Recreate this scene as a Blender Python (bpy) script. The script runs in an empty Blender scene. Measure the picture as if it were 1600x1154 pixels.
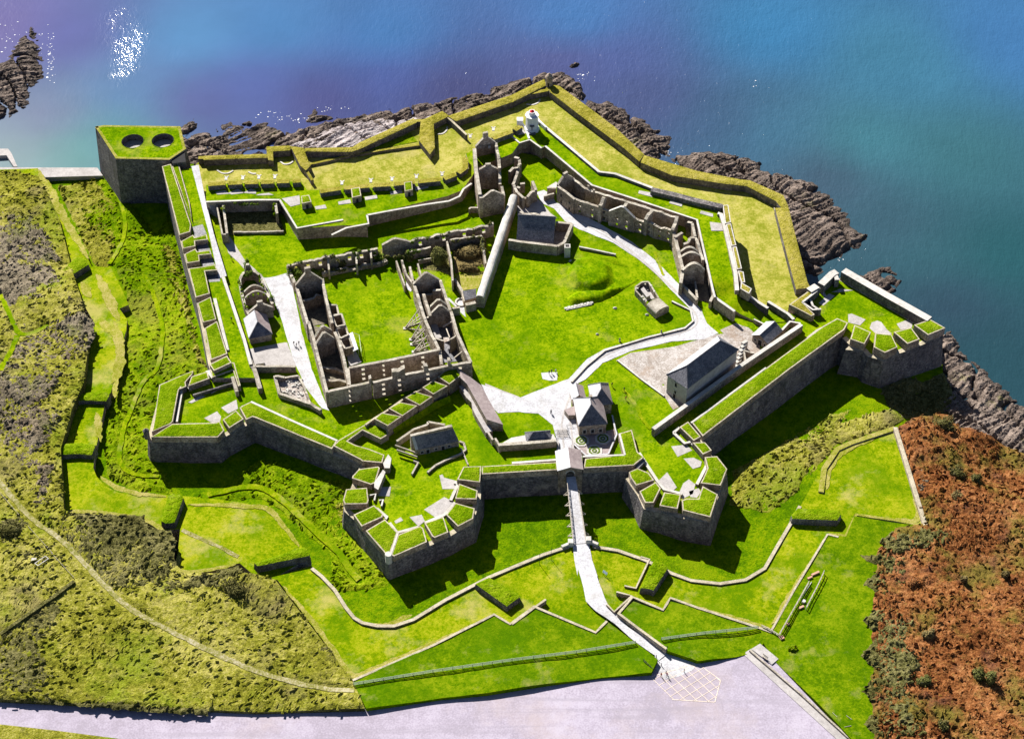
import bpy, bmesh, math, random
import numpy as np
from mathutils import Vector, noise, geometry, Matrix
R = math.radians
random.seed(7); rng = np.random.default_rng(7)
SC = bpy.context.scene
COL = SC.collection
# ---------------------------------------------------------------- camera, world, sun, exposure
F, CX, CY, TH, DIST = 3000.0, 800.0, 577.0, R(45), 600.0
CAMP = Vector((0, -DIST*math.cos(TH), DIST*math.sin(TH)))
cam = bpy.data.cameras.new('camera'); co = bpy.data.objects.new('camera', cam); COL.objects.link(co)
co.location = CAMP; co.rotation_euler = (R(90)-TH, 0, 0)
cam.sensor_width = 36; cam.lens = F/1600*36; cam.clip_end = 6000; cam.clip_start = 1
SC.camera = co
SUN_AZ = Vector((-.50, .866)).normalized(); SUN_EL = R(39)
w = bpy.data.worlds.new('World'); SC.world = w; w.use_nodes = True
nt = w.node_tree; bg = nt.nodes['Background']; bg.inputs[1].default_value = 0.05
sky = nt.nodes.new('ShaderNodeTexSky'); sky.sky_type = 'NISHITA'; sky.sun_disc = False; sky.air_density = .6; sky.dust_density = .3
sky.sun_elevation = SUN_EL; sky.sun_rotation = math.atan2(SUN_AZ.x, SUN_AZ.y)
nt.links.new(sky.outputs[0], bg.inputs[0])
sl = bpy.data.lights.new('sun', 'SUN'); sl.energy = 5.0; sl.angle = R(.5); sl.color = (1, .95, .86)
so = bpy.data.objects.new('sun', sl); COL.objects.link(so)
sd = Vector((SUN_AZ.x*math.cos(SUN_EL), SUN_AZ.y*math.cos(SUN_EL), math.sin(SUN_EL)))
so.rotation_euler = sd.to_track_quat('Z', 'Y').to_euler(); so.location = sd*400
SC.view_settings.view_transform = 'Standard'; SC.view_settings.look = 'None'
SC.view_settings.exposure = 1.25; SC.view_settings.gamma = 1
# ---------------------------------------------------------------- pixel -> place
def W(px, py, z=0.0):
    r = (px-CX)/F; u = (CY-py)/F; c, s = math.cos(TH), math.sin(TH)
    d = Vector((r, c+u*s, -s+u*c)); t = (z-CAMP.z)/d.z
    return CAMP+d*t
def PX(v):                                   # world -> photo pixel (for checks)
    d = Vector(v)-CAMP; c, s = math.cos(TH), math.sin(TH)
    f = d.y*c-d.z*s; u = d.y*s+d.z*c
    return (CX+F*d.x/f, CY-F*u/f)
FR = {}
for _r, _y in enumerate((0, 290, 580, 864)):
    for _c in range(4): FR['%d%d' % (_r, _c)] = (_c*400, _y, 3.98)
FR['p'] = (0, 0, 1); FR['tw'] = (140, 180, 5.77); FR['eb'] = (1240, 410, 5.77); FR['gh'] = (860, 570, 6.412)
FR['st'] = (1020, 490, 6.412); FR['br'] = (860, 720, 6.412); FR['mg'] = (620, 640, 11.43); FR['lh'] = (720, 170, 8.244); FR['pp'] = (1000, 960, 9.62)
def K(fr, s):
    x0, y0, k = FR[fr]; out = []
    for q in s.split():
        a = [float(v) for v in q.split(',')]
        out.append((x0+a[0]/k, y0+a[1]/k)+tuple(a[2:]))
    return out
def WP(pts, z): return [W(p[0], p[1], p[2] if len(p) > 2 else z) for p in pts]
class Field:                                  # height by inverse distance between control points
    def __init__(s, pts):
        s.p = np.array([tuple(W(*q)) for q in pts])
    def __call__(s, x, y):
        d = (s.p[:, 0]-x)**2+(s.p[:, 1]-y)**2+4
        k = d**-1.6
        return float((k*s.p[:, 2]).sum()/k.sum())
    def at(s, px, py, dz=0):
        z = -3.0
        for _ in range(8):
            v = W(px, py, z); z = s(v.x, v.y)+dz
        return W(px, py, z)
# ---------------------------------------------------------------- mesh builder
class MB:
    def __init__(s): s.v = []; s.f = []; s.m = []; s.sm = []
    def add(s, vs, fs, m=0, smooth=False):
        b = len(s.v); s.v += [tuple(v) for v in vs]
        for f in fs: s.f.append([b+i for i in f]); s.m.append(m); s.sm.append(smooth)
    def box(s, c, sx, sy, sz, rz=0, m=0, taper=1.0):          # c = centre of the base
        ca, sa = math.cos(rz), math.sin(rz); vs = []
        for k, t in ((0, 1), (1, taper)):
            for x, y in ((-1, -1), (1, -1), (1, 1), (-1, 1)):
                x *= sx/2*t; y *= sy/2*t
                vs.append((c[0]+x*ca-y*sa, c[1]+x*sa+y*ca, c[2]+k*sz))
        s.add(vs, [(3, 2, 1, 0), (4, 5, 6, 7), (0, 1, 5, 4), (1, 2, 6, 5), (2, 3, 7, 6), (3, 0, 4, 7)], m)
    def beam(s, a, b, wd, hg, m=0):                           # bar from a to b, square section
        a, b = Vector(a), Vector(b); d = (b-a).normalized()
        sd = d.cross(Vector((0, 0, 1)));
        if sd.length < 1e-3: sd = Vector((1, 0, 0))
        sd = sd.normalized()*wd/2; up = sd.cross(d).normalized()*hg/2
        vs = [p+i*sd+j*up for p in (a, b) for i, j in ((-1, -1), (1, -1), (1, 1), (-1, 1))]
        s.add(vs, [(0, 1, 2, 3), (7, 6, 5, 4), (0, 4, 5, 1), (1, 5, 6, 2), (2, 6, 7, 3), (3, 7, 4, 0)], m)
    def cyl(s, c, r, h, n=16, r2=None, m=0, cap=True, smooth=True):
        r2 = r if r2 is None else r2; vs = []
        for k, rr in ((0, r), (1, r2)):
            for i in range(n):
                a = 2*math.pi*i/n; vs.append((c[0]+rr*math.cos(a), c[1]+rr*math.sin(a), c[2]+k*h))
        s.add(vs, [(i, (i+1) % n, n+(i+1) % n, n+i) for i in range(n)], m, smooth)
        if cap: s.add(vs[n:], [tuple(range(n))], m)
    def build(s, name, mats, parent=None, loc=None):
        me = bpy.data.meshes.new(name)
        if parent is not None: loc = parent.location+(parent.parent.location if parent.parent else Vector())
        if loc is None:
            a = np.array(s.v); loc = Vector(((a[:, 0].min()+a[:, 0].max())/2, (a[:, 1].min()+a[:, 1].max())/2, a[:, 2].min()))
        loc = Vector(loc)
        me.from_pydata([(v[0]-loc.x, v[1]-loc.y, v[2]-loc.z) for v in s.v], [], s.f)
        for q in (mats if isinstance(mats, (list, tuple)) else [mats]): me.materials.append(q)
        me.polygons.foreach_set('material_index', s.m); me.polygons.foreach_set('use_smooth', s.sm); me.update()
        o = bpy.data.objects.new(name, me); COL.objects.link(o)
        if parent is not None: o.parent = parent
        else: o.location = loc
        return o
def tag(o, label=None, cat=None, group=None, kind=None):
    if label: o['label'] = label
    if cat: o['category'] = cat
    if group: o['group'] = group
    if kind: o['kind'] = kind
    return o
def thing(name, label, cat, loc, group=None, rz=0):
    o = bpy.data.objects.new(name, None); COL.objects.link(o); o.empty_display_size = .5
    o.location = loc; o.rotation_euler = (0, 0, rz)
    bpy.context.view_layer.update()
    return tag(o, label, cat, group)
def kids(o): return [c for c in o.children]
def dup(o, loc, rz=None, label=None, parent=None):
    c = o.copy(); COL.objects.link(c)
    if parent is not None: c.parent = parent
    else:
        c.location = loc
        if rz is not None: c.rotation_euler = (0, 0, rz)
        if label: c['label'] = label
    for ch in list(o.children): dup(ch, None, parent=c)
    return c
# ---------------------------------------------------------------- polygons, sheets, prisms
def area2(P): return sum(P[i-1][0]*P[i][1]-P[i][0]*P[i-1][1] for i in range(len(P)))
def ccw(P): return P if area2(P) > 0 else P[::-1]
def inpoly(P, X, Y):
    r = np.zeros(len(X), bool); n = len(P)
    for i in range(n):
        x1, y1 = P[i-1][0], P[i-1][1]; x2, y2 = P[i][0], P[i][1]
        if y1 == y2: continue
        c = ((y1 > Y) != (y2 > Y)) & (X < (x2-x1)*(Y-y1)/(y2-y1)+x1)
        r ^= c
    return r
def segdist(P, X, Y, closed=True):
    d = np.full(len(X), 1e9); n = len(P)
    for i in range(0 if closed else 1, n):
        ax, ay = P[i-1][0], P[i-1][1]; bx, by = P[i][0], P[i][1]
        l = (bx-ax)**2+(by-ay)**2+1e-9
        t = np.clip(((X-ax)*(bx-ax)+(Y-ay)*(by-ay))/l, 0, 1)
        d = np.minimum(d, np.hypot(X-ax-t*(bx-ax), Y-ay-t*(by-ay)))
    return d
def resample(P, res, closed=True, wig=0.0):
    out = []; n = len(P)
    for i in range(n if closed else n-1):
        a, b = Vector(P[i]), Vector(P[(i+1) % n]); k = max(1, int(math.ceil((b-a).length/res)))
        for j in range(k):
            v = a.lerp(b, j/k)
            if wig:
                q = noise.noise_vector(Vector((v.x*.31, v.y*.31, 1.7)))*.6+noise.noise_vector(Vector((v.x*.9, v.y*.9, 4)))*.4
                v = Vector((v.x+q.x*wig, v.y+q.y*wig)+tuple(v[2:]))
            out.append(v)
    if not closed: out.append(Vector(P[-1]))
    return out
def smoothpoly(P, it=1, closed=True):
    for _ in range(it):
        Q = []; n = len(P)
        for i in range(n if closed else n-1):
            a, b = Vector(P[i]), Vector(P[(i+1) % n]); Q += [a*.75+b*.25, a*.25+b*.75]
        if not closed: Q = [Vector(P[0])]+Q+[Vector(P[-1])]
        P = Q
    return P
PATHMASK = []
def sheet(mb, P, zf, res, disp=None, m=0, wig=0.0, smooth=True, holes=(), edge=1.0):
    """Triangulated sheet inside the world outline P. zf(x,y) base height, disp(x,y,d) added height, d = distance to the edge."""
    P = ccw([Vector((p[0], p[1])) for p in P])
    B = resample(P, max(res, .4), True, wig); nB = len(B)
    xs = [b.x for b in B]; ys = [b.y for b in B]
    gx, gy = np.meshgrid(np.arange(min(xs), max(xs), res), np.arange(min(ys), max(ys), res))
    gx = (gx+rng.uniform(-.3, .3, gx.shape)*res).ravel(); gy = (gy+rng.uniform(-.3, .3, gy.shape)*res).ravel()
    k = inpoly(B, gx, gy); gx, gy = gx[k], gy[k]
    d = segdist(B, gx, gy); k = d > res*.45; gx, gy, d = gx[k], gy[k], d[k]
    V = [Vector((b.x, b.y)) for b in B]; E = []; H = []
    for h in holes:
        h = [Vector((q[0], q[1])) for q in h]; H.append(h); b0 = len(V); V += h
        E += [(b0+i, b0+(i+1) % len(h)) for i in range(len(h))]
        kk = ~inpoly(h, gx, gy); gx, gy, d = gx[kk], gy[kk], d[kk]
    n0 = len(V)
    V += [Vector((x, y)) for x, y in zip(gx, gy)]
    r = geometry.delaunay_2d_cdt(V, E, [list(range(nB))], 1, 1e-4)
    ov, of, vo = r[0], r[2], r[3]
    X = np.array([v.x for v in ov]); Y = np.array([v.y for v in ov])
    dd = segdist(B, X, Y); mk = np.ones(len(X))
    if disp and res < 1:
        for pl, hw in PATHMASK: mk = np.minimum(mk, np.clip((segdist(pl, X, Y, False)-hw)/.8, 0, 1))
    vs = []
    for x, y, e, k_ in zip(X, Y, dd, mk):
        z = zf(x, y) if callable(zf) else zf
        if disp: z += disp(x, y, e)*k_
        vs.append((x, y, z))
    fs = []
    for f in of:
        if H:
            cx = sum(ov[i].x for i in f)/3; cy = sum(ov[i].y for i in f)/3
            if any(inpoly(h, np.array([cx]), np.array([cy]))[0] for h in H): continue
        a, b, c = (ov[i] for i in f[:3])
        fs.append(f if (b-a).cross(c-a) > 0 else f[::-1])
    mb.add(vs, fs, m, smooth)
    return B
def offset(P, d):                              # grow a ccw outline outwards by d
    n = len(P); out = []
    for i in range(n):
        a, b, c = (Vector((P[j % n][0], P[j % n][1])) for j in (i-1, i, i+1))
        e1 = (b-a).normalized(); e2 = (c-b).normalized()
        n1 = Vector((e1.y, -e1.x)); n2 = Vector((e2.y, -e2.x)); k = n1+n2
        k = k/max(.5, k.dot(k)/2) if k.length > 1e-6 else n1
        out.append(b+k*d)
    return out
def prism(mb, P, zt, zb, batter=0.0, mt=0, ms=1, rough=0.0, res=1.5, rim=0.0, mr=None):
    """Block with outline P (world points, z used if zt is None), top sheet with material mt and sides ms."""
    P = [Vector(p) for p in P]
    if area2(P) < 0: P = P[::-1]
    n = len(P)
    T = [Vector((p.x, p.y, p.z if zt is None else zt)) for p in P]
    O = offset(P, 1.0)
    Bt = []
    for t, o in zip(T, O):
        z = zb(t.x, t.y) if callable(zb) else zb
        k = batter*(t.z-z); Bt.append(Vector((t.x+(o.x-t.x)*k, t.y+(o.y-t.y)*k, z)))
    mb.add(T+Bt, [(i, n+i, n+(i+1) % n, (i+1) % n) for i in range(n)], ms)
    if zt is None:
        ct = sum(T, Vector())/n
        A = np.array([(t.x, t.y, 1) for t in T]); c = np.linalg.lstsq(A, np.array([t.z for t in T]), rcond=None)[0]
        zf = lambda x, y: c[0]*x+c[1]*y+c[2]
    else: zf = zt
    if rough > 0:
        s0 = random.random()*50
        dp = lambda x, y, e: min(1, e/.8)*rough*(.9+1.1*noise.noise(Vector((x*.9, y*.9, s0)))+.6*noise.noise(Vector((x*2.3, y*2.3, s0))))
        if rim > 0:
            I = offset(P, -rim)
            mb.add([Vector((t.x, t.y, t.z)) for t in T]+[Vector((q.x, q.y, t.z+.02)) for q, t in zip(I, T)], [(i, (i+1) % n, n+(i+1) % n, n+i) for i in range(n)], mr if mr is not None else ms)
            sheet(mb, I, (lambda x, y: (zf(x, y) if callable(zf) else zf)+.03), res, dp, mt, .22)
        else: sheet(mb, P, zf, res, dp, mt)
    else:
        tri = geometry.tessellate_polygon([[Vector((t.x, t.y, 0)) for t in T]])
        fs = []
        for f in tri:
            a, b, c = (T[i] for i in f)
            fs.append(f if (b-a).xy.cross((c-a).xy) > 0 else f[::-1])
        mb.add(T, fs, mt)
def lattice(mb, a, b, z0, zt0, zt1, th, holes=(), rag=0.0, m=0, mtop=1, step=1.2, seed=0.0):
    """Upright wall from a to b with rectangular openings (s0,s1,h0,h1 in metres) and a ragged crest."""
    a = Vector((a[0], a[1])); b = Vector((b[0], b[1])); L = (b-a).length
    if L < .05: return
    d = (b-a)/L; nrm = Vector((d.y, -d.x))*th/2
    xs = {0.0, L}
    for h in holes: xs |= {max(0, h[0]), min(L, h[1])}
    if rag or abs(zt0-zt1) > .1:
        for i in range(1, int(L/step)): xs.add(i*step)
    xs = sorted(xs); xs = [x for i, x in enumerate(xs) if i == 0 or x-xs[i-1] > .05]
    zs = {0.0}
    for h in holes: zs |= {h[2], h[3]}
    zs = sorted(zs)
    top = []
    for x in xs:
        z = zt0+(zt1-zt0)*x/L-z0
        if rag: z += rag*(noise.noise(Vector((a.x+d.x*x, a.y+d.y*x, seed))*.35)*1.3+noise.noise(Vector((a.x*3+x*1.1, a.y, seed+3)))*.7-.3)
        top.append(max(z, zs[-1]+.15))
    nz = len(zs)+1; nx = len(xs); vs = []
    for i, x in enumerate(xs):
        for j in range(nz):
            z = z0+(zs[j] if j < nz-1 else top[i]); p = a+d*x
            vs += [(p.x+nrm.x, p.y+nrm.y, z), (p.x-nrm.x, p.y-nrm.y, z)]
    I = lambda i, j, k: (i*nz+j)*2+k
    def full(i, j):
        if i < 0 or j < 0 or i >= nx-1 or j >= nz-1: return False
        x = (xs[i]+xs[i+1])/2
        z = (zs[j]+zs[j+1])/2 if j < nz-2 else zs[-1]+.07
        return not any(h[0]-1e-3 < x < h[1]+1e-3 and h[2]-1e-3 < z < h[3]+1e-3 for h in holes)
    fs = []; ft = []
    for i in range(nx-1):
        for j in range(nz-1):
            if not full(i, j): continue
            fs += [(I(i, j, 0), I(i+1, j, 0), I(i+1, j+1, 0), I(i, j+1, 0)), (I(i+1, j, 1), I(i, j, 1), I(i, j+1, 1), I(i+1, j+1, 1))]
            if not full(i-1, j): fs.append((I(i, j, 1), I(i, j, 0), I(i, j+1, 0), I(i, j+1, 1)))
            if not full(i+1, j): fs.append((I(i+1, j, 0), I(i+1, j, 1), I(i+1, j+1, 1), I(i+1, j+1, 0)))
            if not full(i, j-1) and j > 0: ft.append((I(i, j, 1), I(i+1, j, 1), I(i+1, j, 0), I(i, j, 0)))
            if not full(i, j+1): ft.append((I(i, j+1, 0), I(i+1, j+1, 0), I(i+1, j+1, 1), I(i, j+1, 1)))
    mb.add(vs, fs, m); mb.add(vs, ft, mtop)
def windows(L, sp, wd, rows, off=None):
    n = max(1, int((L-.8)/sp)); o = (L-(n-1)*sp)/2 if off is None else off
    return [(o+i*sp-wd/2, o+i*sp+wd/2, h0, h1) for i in range(n) for h0, h1 in rows if o+i*sp+wd/2 < L-.3]
def gable(mb, a, b, z0, ze, rise, th, m=0, mtop=1, chim=0.0, hole=None):
    """Gable-end wall between a and b: eaves at ze, apex rise above."""
    a = Vector((a[0], a[1])); b = Vector((b[0], b[1])); L = (b-a).length; d = (b-a)/L; nrm = Vector((d.y, -d.x))*th/2
    pr = [(0, z0), (L, z0), (L, ze), (L/2+.5, ze+rise), (L/2-.5, ze+rise), (0, ze)]
    if chim: pr = pr[:3]+[(L/2+.9, ze+rise*.9), (L/2+.9, ze+rise+chim), (L/2-.9, ze+rise+chim), (L/2-.9, ze+rise*.9)]+pr[5:]
    n = len(pr); vs = [(*(a+d*s+nrm*k), z) for k in (1, -1) for s, z in pr]
    if chim: fr = [(0, 1, 2, 3, 6, 7), (3, 4, 5, 6)]
    else: fr = [tuple(range(n))]
    mb.add(vs, fr+[tuple(n+i for i in reversed(f)) for f in fr]+[(0, n, n+1, 1), (1, n+1, n+2, 2), (n-1, 2*n-1, n, 0)], m)
    mb.add(vs, [(i, n+i, n+i+1, i+1) for i in range(2, n-1)], mtop)
def shell(mb, pts, zt, zb, th=1.6, batter=.12, m=0, mtop=1, seg=4.0, closed=False):
    """Retaining wall along world points (outer face on the right hand side of travel): battered outer face, coping and back face."""
    P = [Vector((p[0], p[1])) for p in pts]
    Q = resample([Vector((p.x, p.y, 0)) for p in P], seg, closed); Q = [q.xy for q in Q]; n = len(Q)
    N = []
    for i in range(n):
        a, b, c = Q[i-1] if (i or closed) else Q[i], Q[i], Q[(i+1) % n] if (i < n-1 or closed) else Q[i]
        e1 = (b-a).normalized() if (b-a).length > 1e-6 else (c-b).normalized(); e2 = (c-b).normalized() if (c-b).length > 1e-6 else e1
        k = Vector((e1.y, -e1.x))+Vector((e2.y, -e2.x)); N.append(k/max(.5, k.dot(k)/2))
    vs = []
    for q, k in zip(Q, N):
        b_ = zb(q.x, q.y) if callable(zb) else zb; t_ = zt(q.x, q.y) if callable(zt) else zt
        g = batter*(t_-b_)
        vs += [(q.x+k.x*g, q.y+k.y*g, b_), (q.x, q.y, t_), (q.x-k.x*th, q.y-k.y*th, t_), (q.x-k.x*th, q.y-k.y*th, b_)]
    fs = []; ft = []
    for i in range(n if closed else n-1):
        j = (i+1) % n
        fs += [(4*i, 4*j, 4*j+1, 4*i+1), (4*i+2, 4*j+2, 4*j+3, 4*i+3)]; ft.append((4*i+1, 4*j+1, 4*j+2, 4*i+2))
    if not closed: fs += [(0, 1, 2, 3), (4*n-1, 4*n-2, 4*n-3, 4*n-4)]
    mb.add(vs, fs, m); mb.add(vs, ft, mtop)
def strip(P, wd):                               # outline of a band of width wd along the polyline P
    n = len(P); Lf = []; Rt = []
    for i in range(n):
        a = Vector(P[max(0, i-1)]).xy; c = Vector(P[min(n-1, i+1)]).xy; b = Vector(P[i]).xy; d = (c-a).normalized(); k = Vector((-d.y, d.x))
        h = (wd[i] if isinstance(wd, (list, tuple)) else wd)/2
        Lf.append(b+k*h); Rt.append(b-k*h)
    return Lf+Rt[::-1]
# ---------------------------------------------------------------- materials
def srgb(r, g, b): return tuple(((c/255)/12.92 if c/255 <= .04045 else ((c/255+.055)/1.055)**2.4) for c in (r, g, b))+(1,)
def mat(name, cols, scales=(.08, .6, 4.0), bump=(3.0, .3), rough=.9, pos=(.41, .5, .60), spec=.2, extra=None):
    """Principled surface: three noise octaves mix the colours cols, fine noise bumps it."""
    m = bpy.data.materials.new(name); m.use_nodes = True; t = m.node_tree; N = t.nodes; L = t.links
    bs = N['Principled BSDF']; bs.inputs['Roughness'].default_value = rough; bs.inputs['Specular IOR Level'].default_value = spec
    tc = N.new('ShaderNodeNewGeometry'); src = tc.outputs['Position']
    acc = None
    for i, s in enumerate(scales):
        n = N.new('ShaderNodeTexNoise'); n.inputs['Scale'].default_value = s; n.inputs['Detail'].default_value = 5; n.inputs['Roughness'].default_value = .65
        L.new(src, n.inputs['Vector'])
        if acc is None: acc = n.outputs[0]
        else:
            a = N.new('ShaderNodeMix'); a.data_type = 'FLOAT'; a.inputs[0].default_value = .5 if i == 1 else .38; L.new(acc, a.inputs[2]); L.new(n.outputs[0], a.inputs[3]); acc = a.outputs[0]
    r = N.new('ShaderNodeValToRGB'); L.new(acc, r.inputs[0]); e = r.color_ramp.elements
    k = len(cols)
    if len(pos) != k: pos = [.40+.20*i/(k-1) for i in range(k)]
    while len(e) < k: e.new(.5)
    for i, c in enumerate(cols): e[i].position = pos[i]; e[i].color = c if len(c) == 4 else (*c, 1)
    L.new(r.outputs[0], bs.inputs['Base Color'])
    col = r.outputs[0]
    if extra: col = extra(N, L, src, col); L.new(col, bs.inputs['Base Color'])
    if bump:
        n = N.new('ShaderNodeTexNoise'); n.inputs['Scale'].default_value = bump[0]; n.inputs['Detail'].default_value = 4; L.new(src, n.inputs['Vector'])
        b = N.new('ShaderNodeBump'); b.inputs['Strength'].default_value = 1; b.inputs['Distance'].default_value = bump[1]; L.new(n.outputs[0], b.inputs['Height']); L.new(b.outputs[0], bs.inputs['Normal'])
    return m
def stoney(scale=1.6, dark=.55):                # courses of rubble: voronoi cells tint each stone, dark joints
    def f(N, L, src, col):
        v = N.new('ShaderNodeTexVoronoi'); v.inputs['Scale'].default_value = scale; mp = N.new('ShaderNodeMapping'); mp.inputs['Scale'].default_value = (1, 1, 1.9)
        L.new(src, mp.inputs[0]); L.new(mp.outputs[0], v.inputs['Vector'])
        hs = N.new('ShaderNodeSeparateColor'); L.new(v.outputs['Color'], hs.inputs[0])
        mr = N.new('ShaderNodeMapRange'); mr.inputs[3].default_value = dark; mr.inputs[4].default_value = 1.25; L.new(hs.outputs[0], mr.inputs[0])
        x = N.new('ShaderNodeMix'); x.data_type = 'RGBA'; x.blend_type = 'MULTIPLY'; x.inputs[0].default_value = 1; L.new(col, x.inputs[6]); L.new(mr.outputs[0], x.inputs[7])
        return x.outputs[2]
    return f
def blotch(c, scale, lo, hi, amt=1.0, seed=0.0):  # patches of another colour (wear, dry grass, lichen)
    def f(N, L, src, col):
        mp = N.new('ShaderNodeMapping'); mp.inputs['Location'].default_value = (seed, seed*1.7, seed*.3); L.new(src, mp.inputs[0])
        n = N.new('ShaderNodeTexNoise'); n.inputs['Scale'].default_value = scale; n.inputs['Detail'].default_value = 6; n.inputs['Roughness'].default_value = .7; L.new(mp.outputs[0], n.inputs['Vector'])
        mr = N.new('ShaderNodeMapRange'); mr.inputs[1].default_value = lo; mr.inputs[2].default_value = hi; mr.inputs[4].default_value = amt; L.new(n.outputs[0], mr.inputs[0])
        x = N.new('ShaderNodeMix'); x.data_type = 'RGBA'; L.new(mr.outputs[0], x.inputs[0]); L.new(col, x.inputs[6]); x.inputs[7].default_value = c
        return x.outputs[2]
    return f
def streaks(c, amt):                            # long wheel-worn streaks along the road
    def f(N, L, src, col):
        mp = N.new('ShaderNodeMapping'); mp.inputs['Rotation'].default_value = (0, 0, R(-8)); mp.inputs['Scale'].default_value = (.025, .55, 1); L.new(src, mp.inputs[0])
        n = N.new('ShaderNodeTexNoise'); n.inputs['Scale'].default_value = 1; n.inputs['Detail'].default_value = 5; L.new(mp.outputs[0], n.inputs['Vector'])
        mr = N.new('ShaderNodeMapRange'); mr.inputs[1].default_value = .5; mr.inputs[2].default_value = .68; mr.inputs[4].default_value = amt; L.new(n.outputs[0], mr.inputs[0])
        x = N.new('ShaderNodeMix'); x.data_type = 'RGBA'; L.new(mr.outputs[0], x.inputs[0]); L.new(col, x.inputs[6]); x.inputs[7].default_value = c
        return x.outputs[2]
    return f
def drips(c, amt):                              # damp streaks running down the masonry
    def f(N, L, src, col):
        mp = N.new('ShaderNodeMapping'); mp.inputs['Scale'].default_value = (.7, .7, .09); L.new(src, mp.inputs[0])
        n = N.new('ShaderNodeTexNoise'); n.inputs['Scale'].default_value = 1; n.inputs['Detail'].default_value = 6; n.inputs['Roughness'].default_value = .7; L.new(mp.outputs[0], n.inputs['Vector'])
        mr = N.new('ShaderNodeMapRange'); mr.inputs[1].default_value = .5; mr.inputs[2].default_value = .64; mr.inputs[4].default_value = amt; L.new(n.outputs[0], mr.inputs[0])
        x = N.new('ShaderNodeMix'); x.data_type = 'RGBA'; L.new(mr.outputs[0], x.inputs[0]); L.new(col, x.inputs[6]); x.inputs[7].default_value = c
        return x.outputs[2]
    return f
def wetband(c, z0, z1):                          # rock darkened by the tide up to a ragged line
    def f(N, L, src, col):
        sx = N.new('ShaderNodeSeparateXYZ'); L.new(src, sx.inputs[0]); n = N.new('ShaderNodeTexNoise'); n.inputs['Scale'].default_value = .4; n.inputs['Detail'].default_value = 5; L.new(src, n.inputs['Vector'])
        ad = N.new('ShaderNodeMath'); ad.operation = 'MULTIPLY_ADD'; ad.inputs[1].default_value = 1.6; L.new(n.outputs[0], ad.inputs[0]); L.new(sx.outputs[2], ad.inputs[2])
        mr = N.new('ShaderNodeMapRange'); mr.inputs[1].default_value = z0+.8; mr.inputs[2].default_value = z1+.8; mr.inputs[3].default_value = .85; mr.inputs[4].default_value = 0; L.new(ad.outputs[0], mr.inputs[0])
        x = N.new('ShaderNodeMix'); x.data_type = 'RGBA'; L.new(mr.outputs[0], x.inputs[0]); L.new(col, x.inputs[6]); x.inputs[7].default_value = c
        return x.outputs[2]
    return f
def chain(*fs):
    def f(N, L, src, col):
        for g in fs: col = g(N, L, src, col)
        return col
    return f
M = {}
M['lawn'] = mat('lawn_grass', [(.055, .125, .0005), (.13, .212, .0008), (.215, .275, .004)], (.09, .5, 1.5), (4, .15), spec=0, pos=(.43, .5, .575), extra=chain(blotch((.055, .13, .0006, 1), .035, .48, .62, .65, 11), blotch((.06, .125, .001, 1), .5, .58, .66, .35, 21), blotch((.27, .245, .05, 1), .07, .55, .68, .5, 3)))
M['dry'] = mat('dry_lawn', [(.16, .18, .015), (.25, .245, .04), (.35, .315, .09)], (.05, .4, 1.5), (4, .12), spec=0, pos=(.43, .5, .575), extra=chain(blotch((.14, .185, .01, 1), .04, .54, .68, .5, 18), blotch((.37, .31, .14, 1), .07, .54, .70, .65, 8)))
M['cover'] = mat('mown_grass', [(.075, .14, .001), (.16, .215, .0015), (.25, .265, .012)], (.07, .45, 1.5), (4, .15), spec=0, pos=(.43, .5, .575), extra=chain(blotch((.07, .145, .001, 1), .035, .48, .60, .75, 14), blotch((.33, .29, .09, 1), .07, .54, .68, .75, 5), blotch((.07, .12, .002, 1), .6, .58, .66, .35, 22)))
M['tuft'] = mat('parapet_grass', [(.055, .115, .001), (.115, .185, .002), (.20, .25, .012)], (.12, .8, 3.0), (2.2, .5), spec=0, extra=blotch((.28, .25, .08, 1), .2, .6, .78, .6, 2))
M['bank'] = mat('tan_bank_grass', [(.13, .125, .012), (.23, .205, .03), (.33, .28, .08)], (.1, .8, 3.5), (2.2, .5), spec=0)
M['glacis'] = mat('glacis_grass', [(.045, .10, .001), (.085, .15, .001), (.15, .20, .004)], (.07, .45, 1.5), (4, .15), spec=0, pos=(.43, .5, .575), extra=chain(blotch((.045, .11, .001, 1), .035, .48, .62, .6, 41), blotch((.24, .215, .07, 1), .09, .57, .70, .55, 42)))
M['ditch'] = mat('ditch_grass', [(.04, .095, .001), (.08, .155, .001), (.14, .20, .002)], (.05, .4, 1.5), (2.5, .3), spec=0, pos=(.43, .5, .575), extra=chain(blotch((.17, .21, .004, 1), .04, .56, .70, .5, 4), blotch((.036, .09, .001, 1), .09, .52, .66, .6, 23)))
M['rough'] = mat('rough_grass', [(.085, .088, .009), (.18, .178, .02), (.30, .272, .075)], (.03, .35, 1.6), (2.5, .35), spec=0, pos=(.43, .5, .575), extra=chain(blotch((.12, .17, .008, 1), .03, .52, .64, .65, 16), blotch((.13, .105, .06, 1), .04, .53, .65, .6, 6), blotch((.08, .085, .025, 1), .3, .58, .68, .45, 24)))
M['rank'] = mat('rank_green_growth', [(.05, .10, .001), (.115, .18, .0015), (.21, .25, .01)], (.03, .35, 1.5), (2.5, .35), spec=0, pos=(.43, .5, .575), extra=chain(blotch((.17, .155, .03, 1), .04, .54, .68, .55, 1), blotch((.05, .11, .001, 1), .05, .54, .66, .5, 43)))
M['heath'] = mat('purple_heath', [(.055, .048, .034), (.12, .103, .072), (.215, .18, .13)], (.03, .35, 1.6), (2.5, .35), spec=0, pos=(.43, .5, .575), extra=chain(blotch((.15, .11, .08, 1), .035, .52, .66, .6, 13), blotch((.125, .15, .016, 1), .05, .54, .68, .7, 3)))
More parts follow.
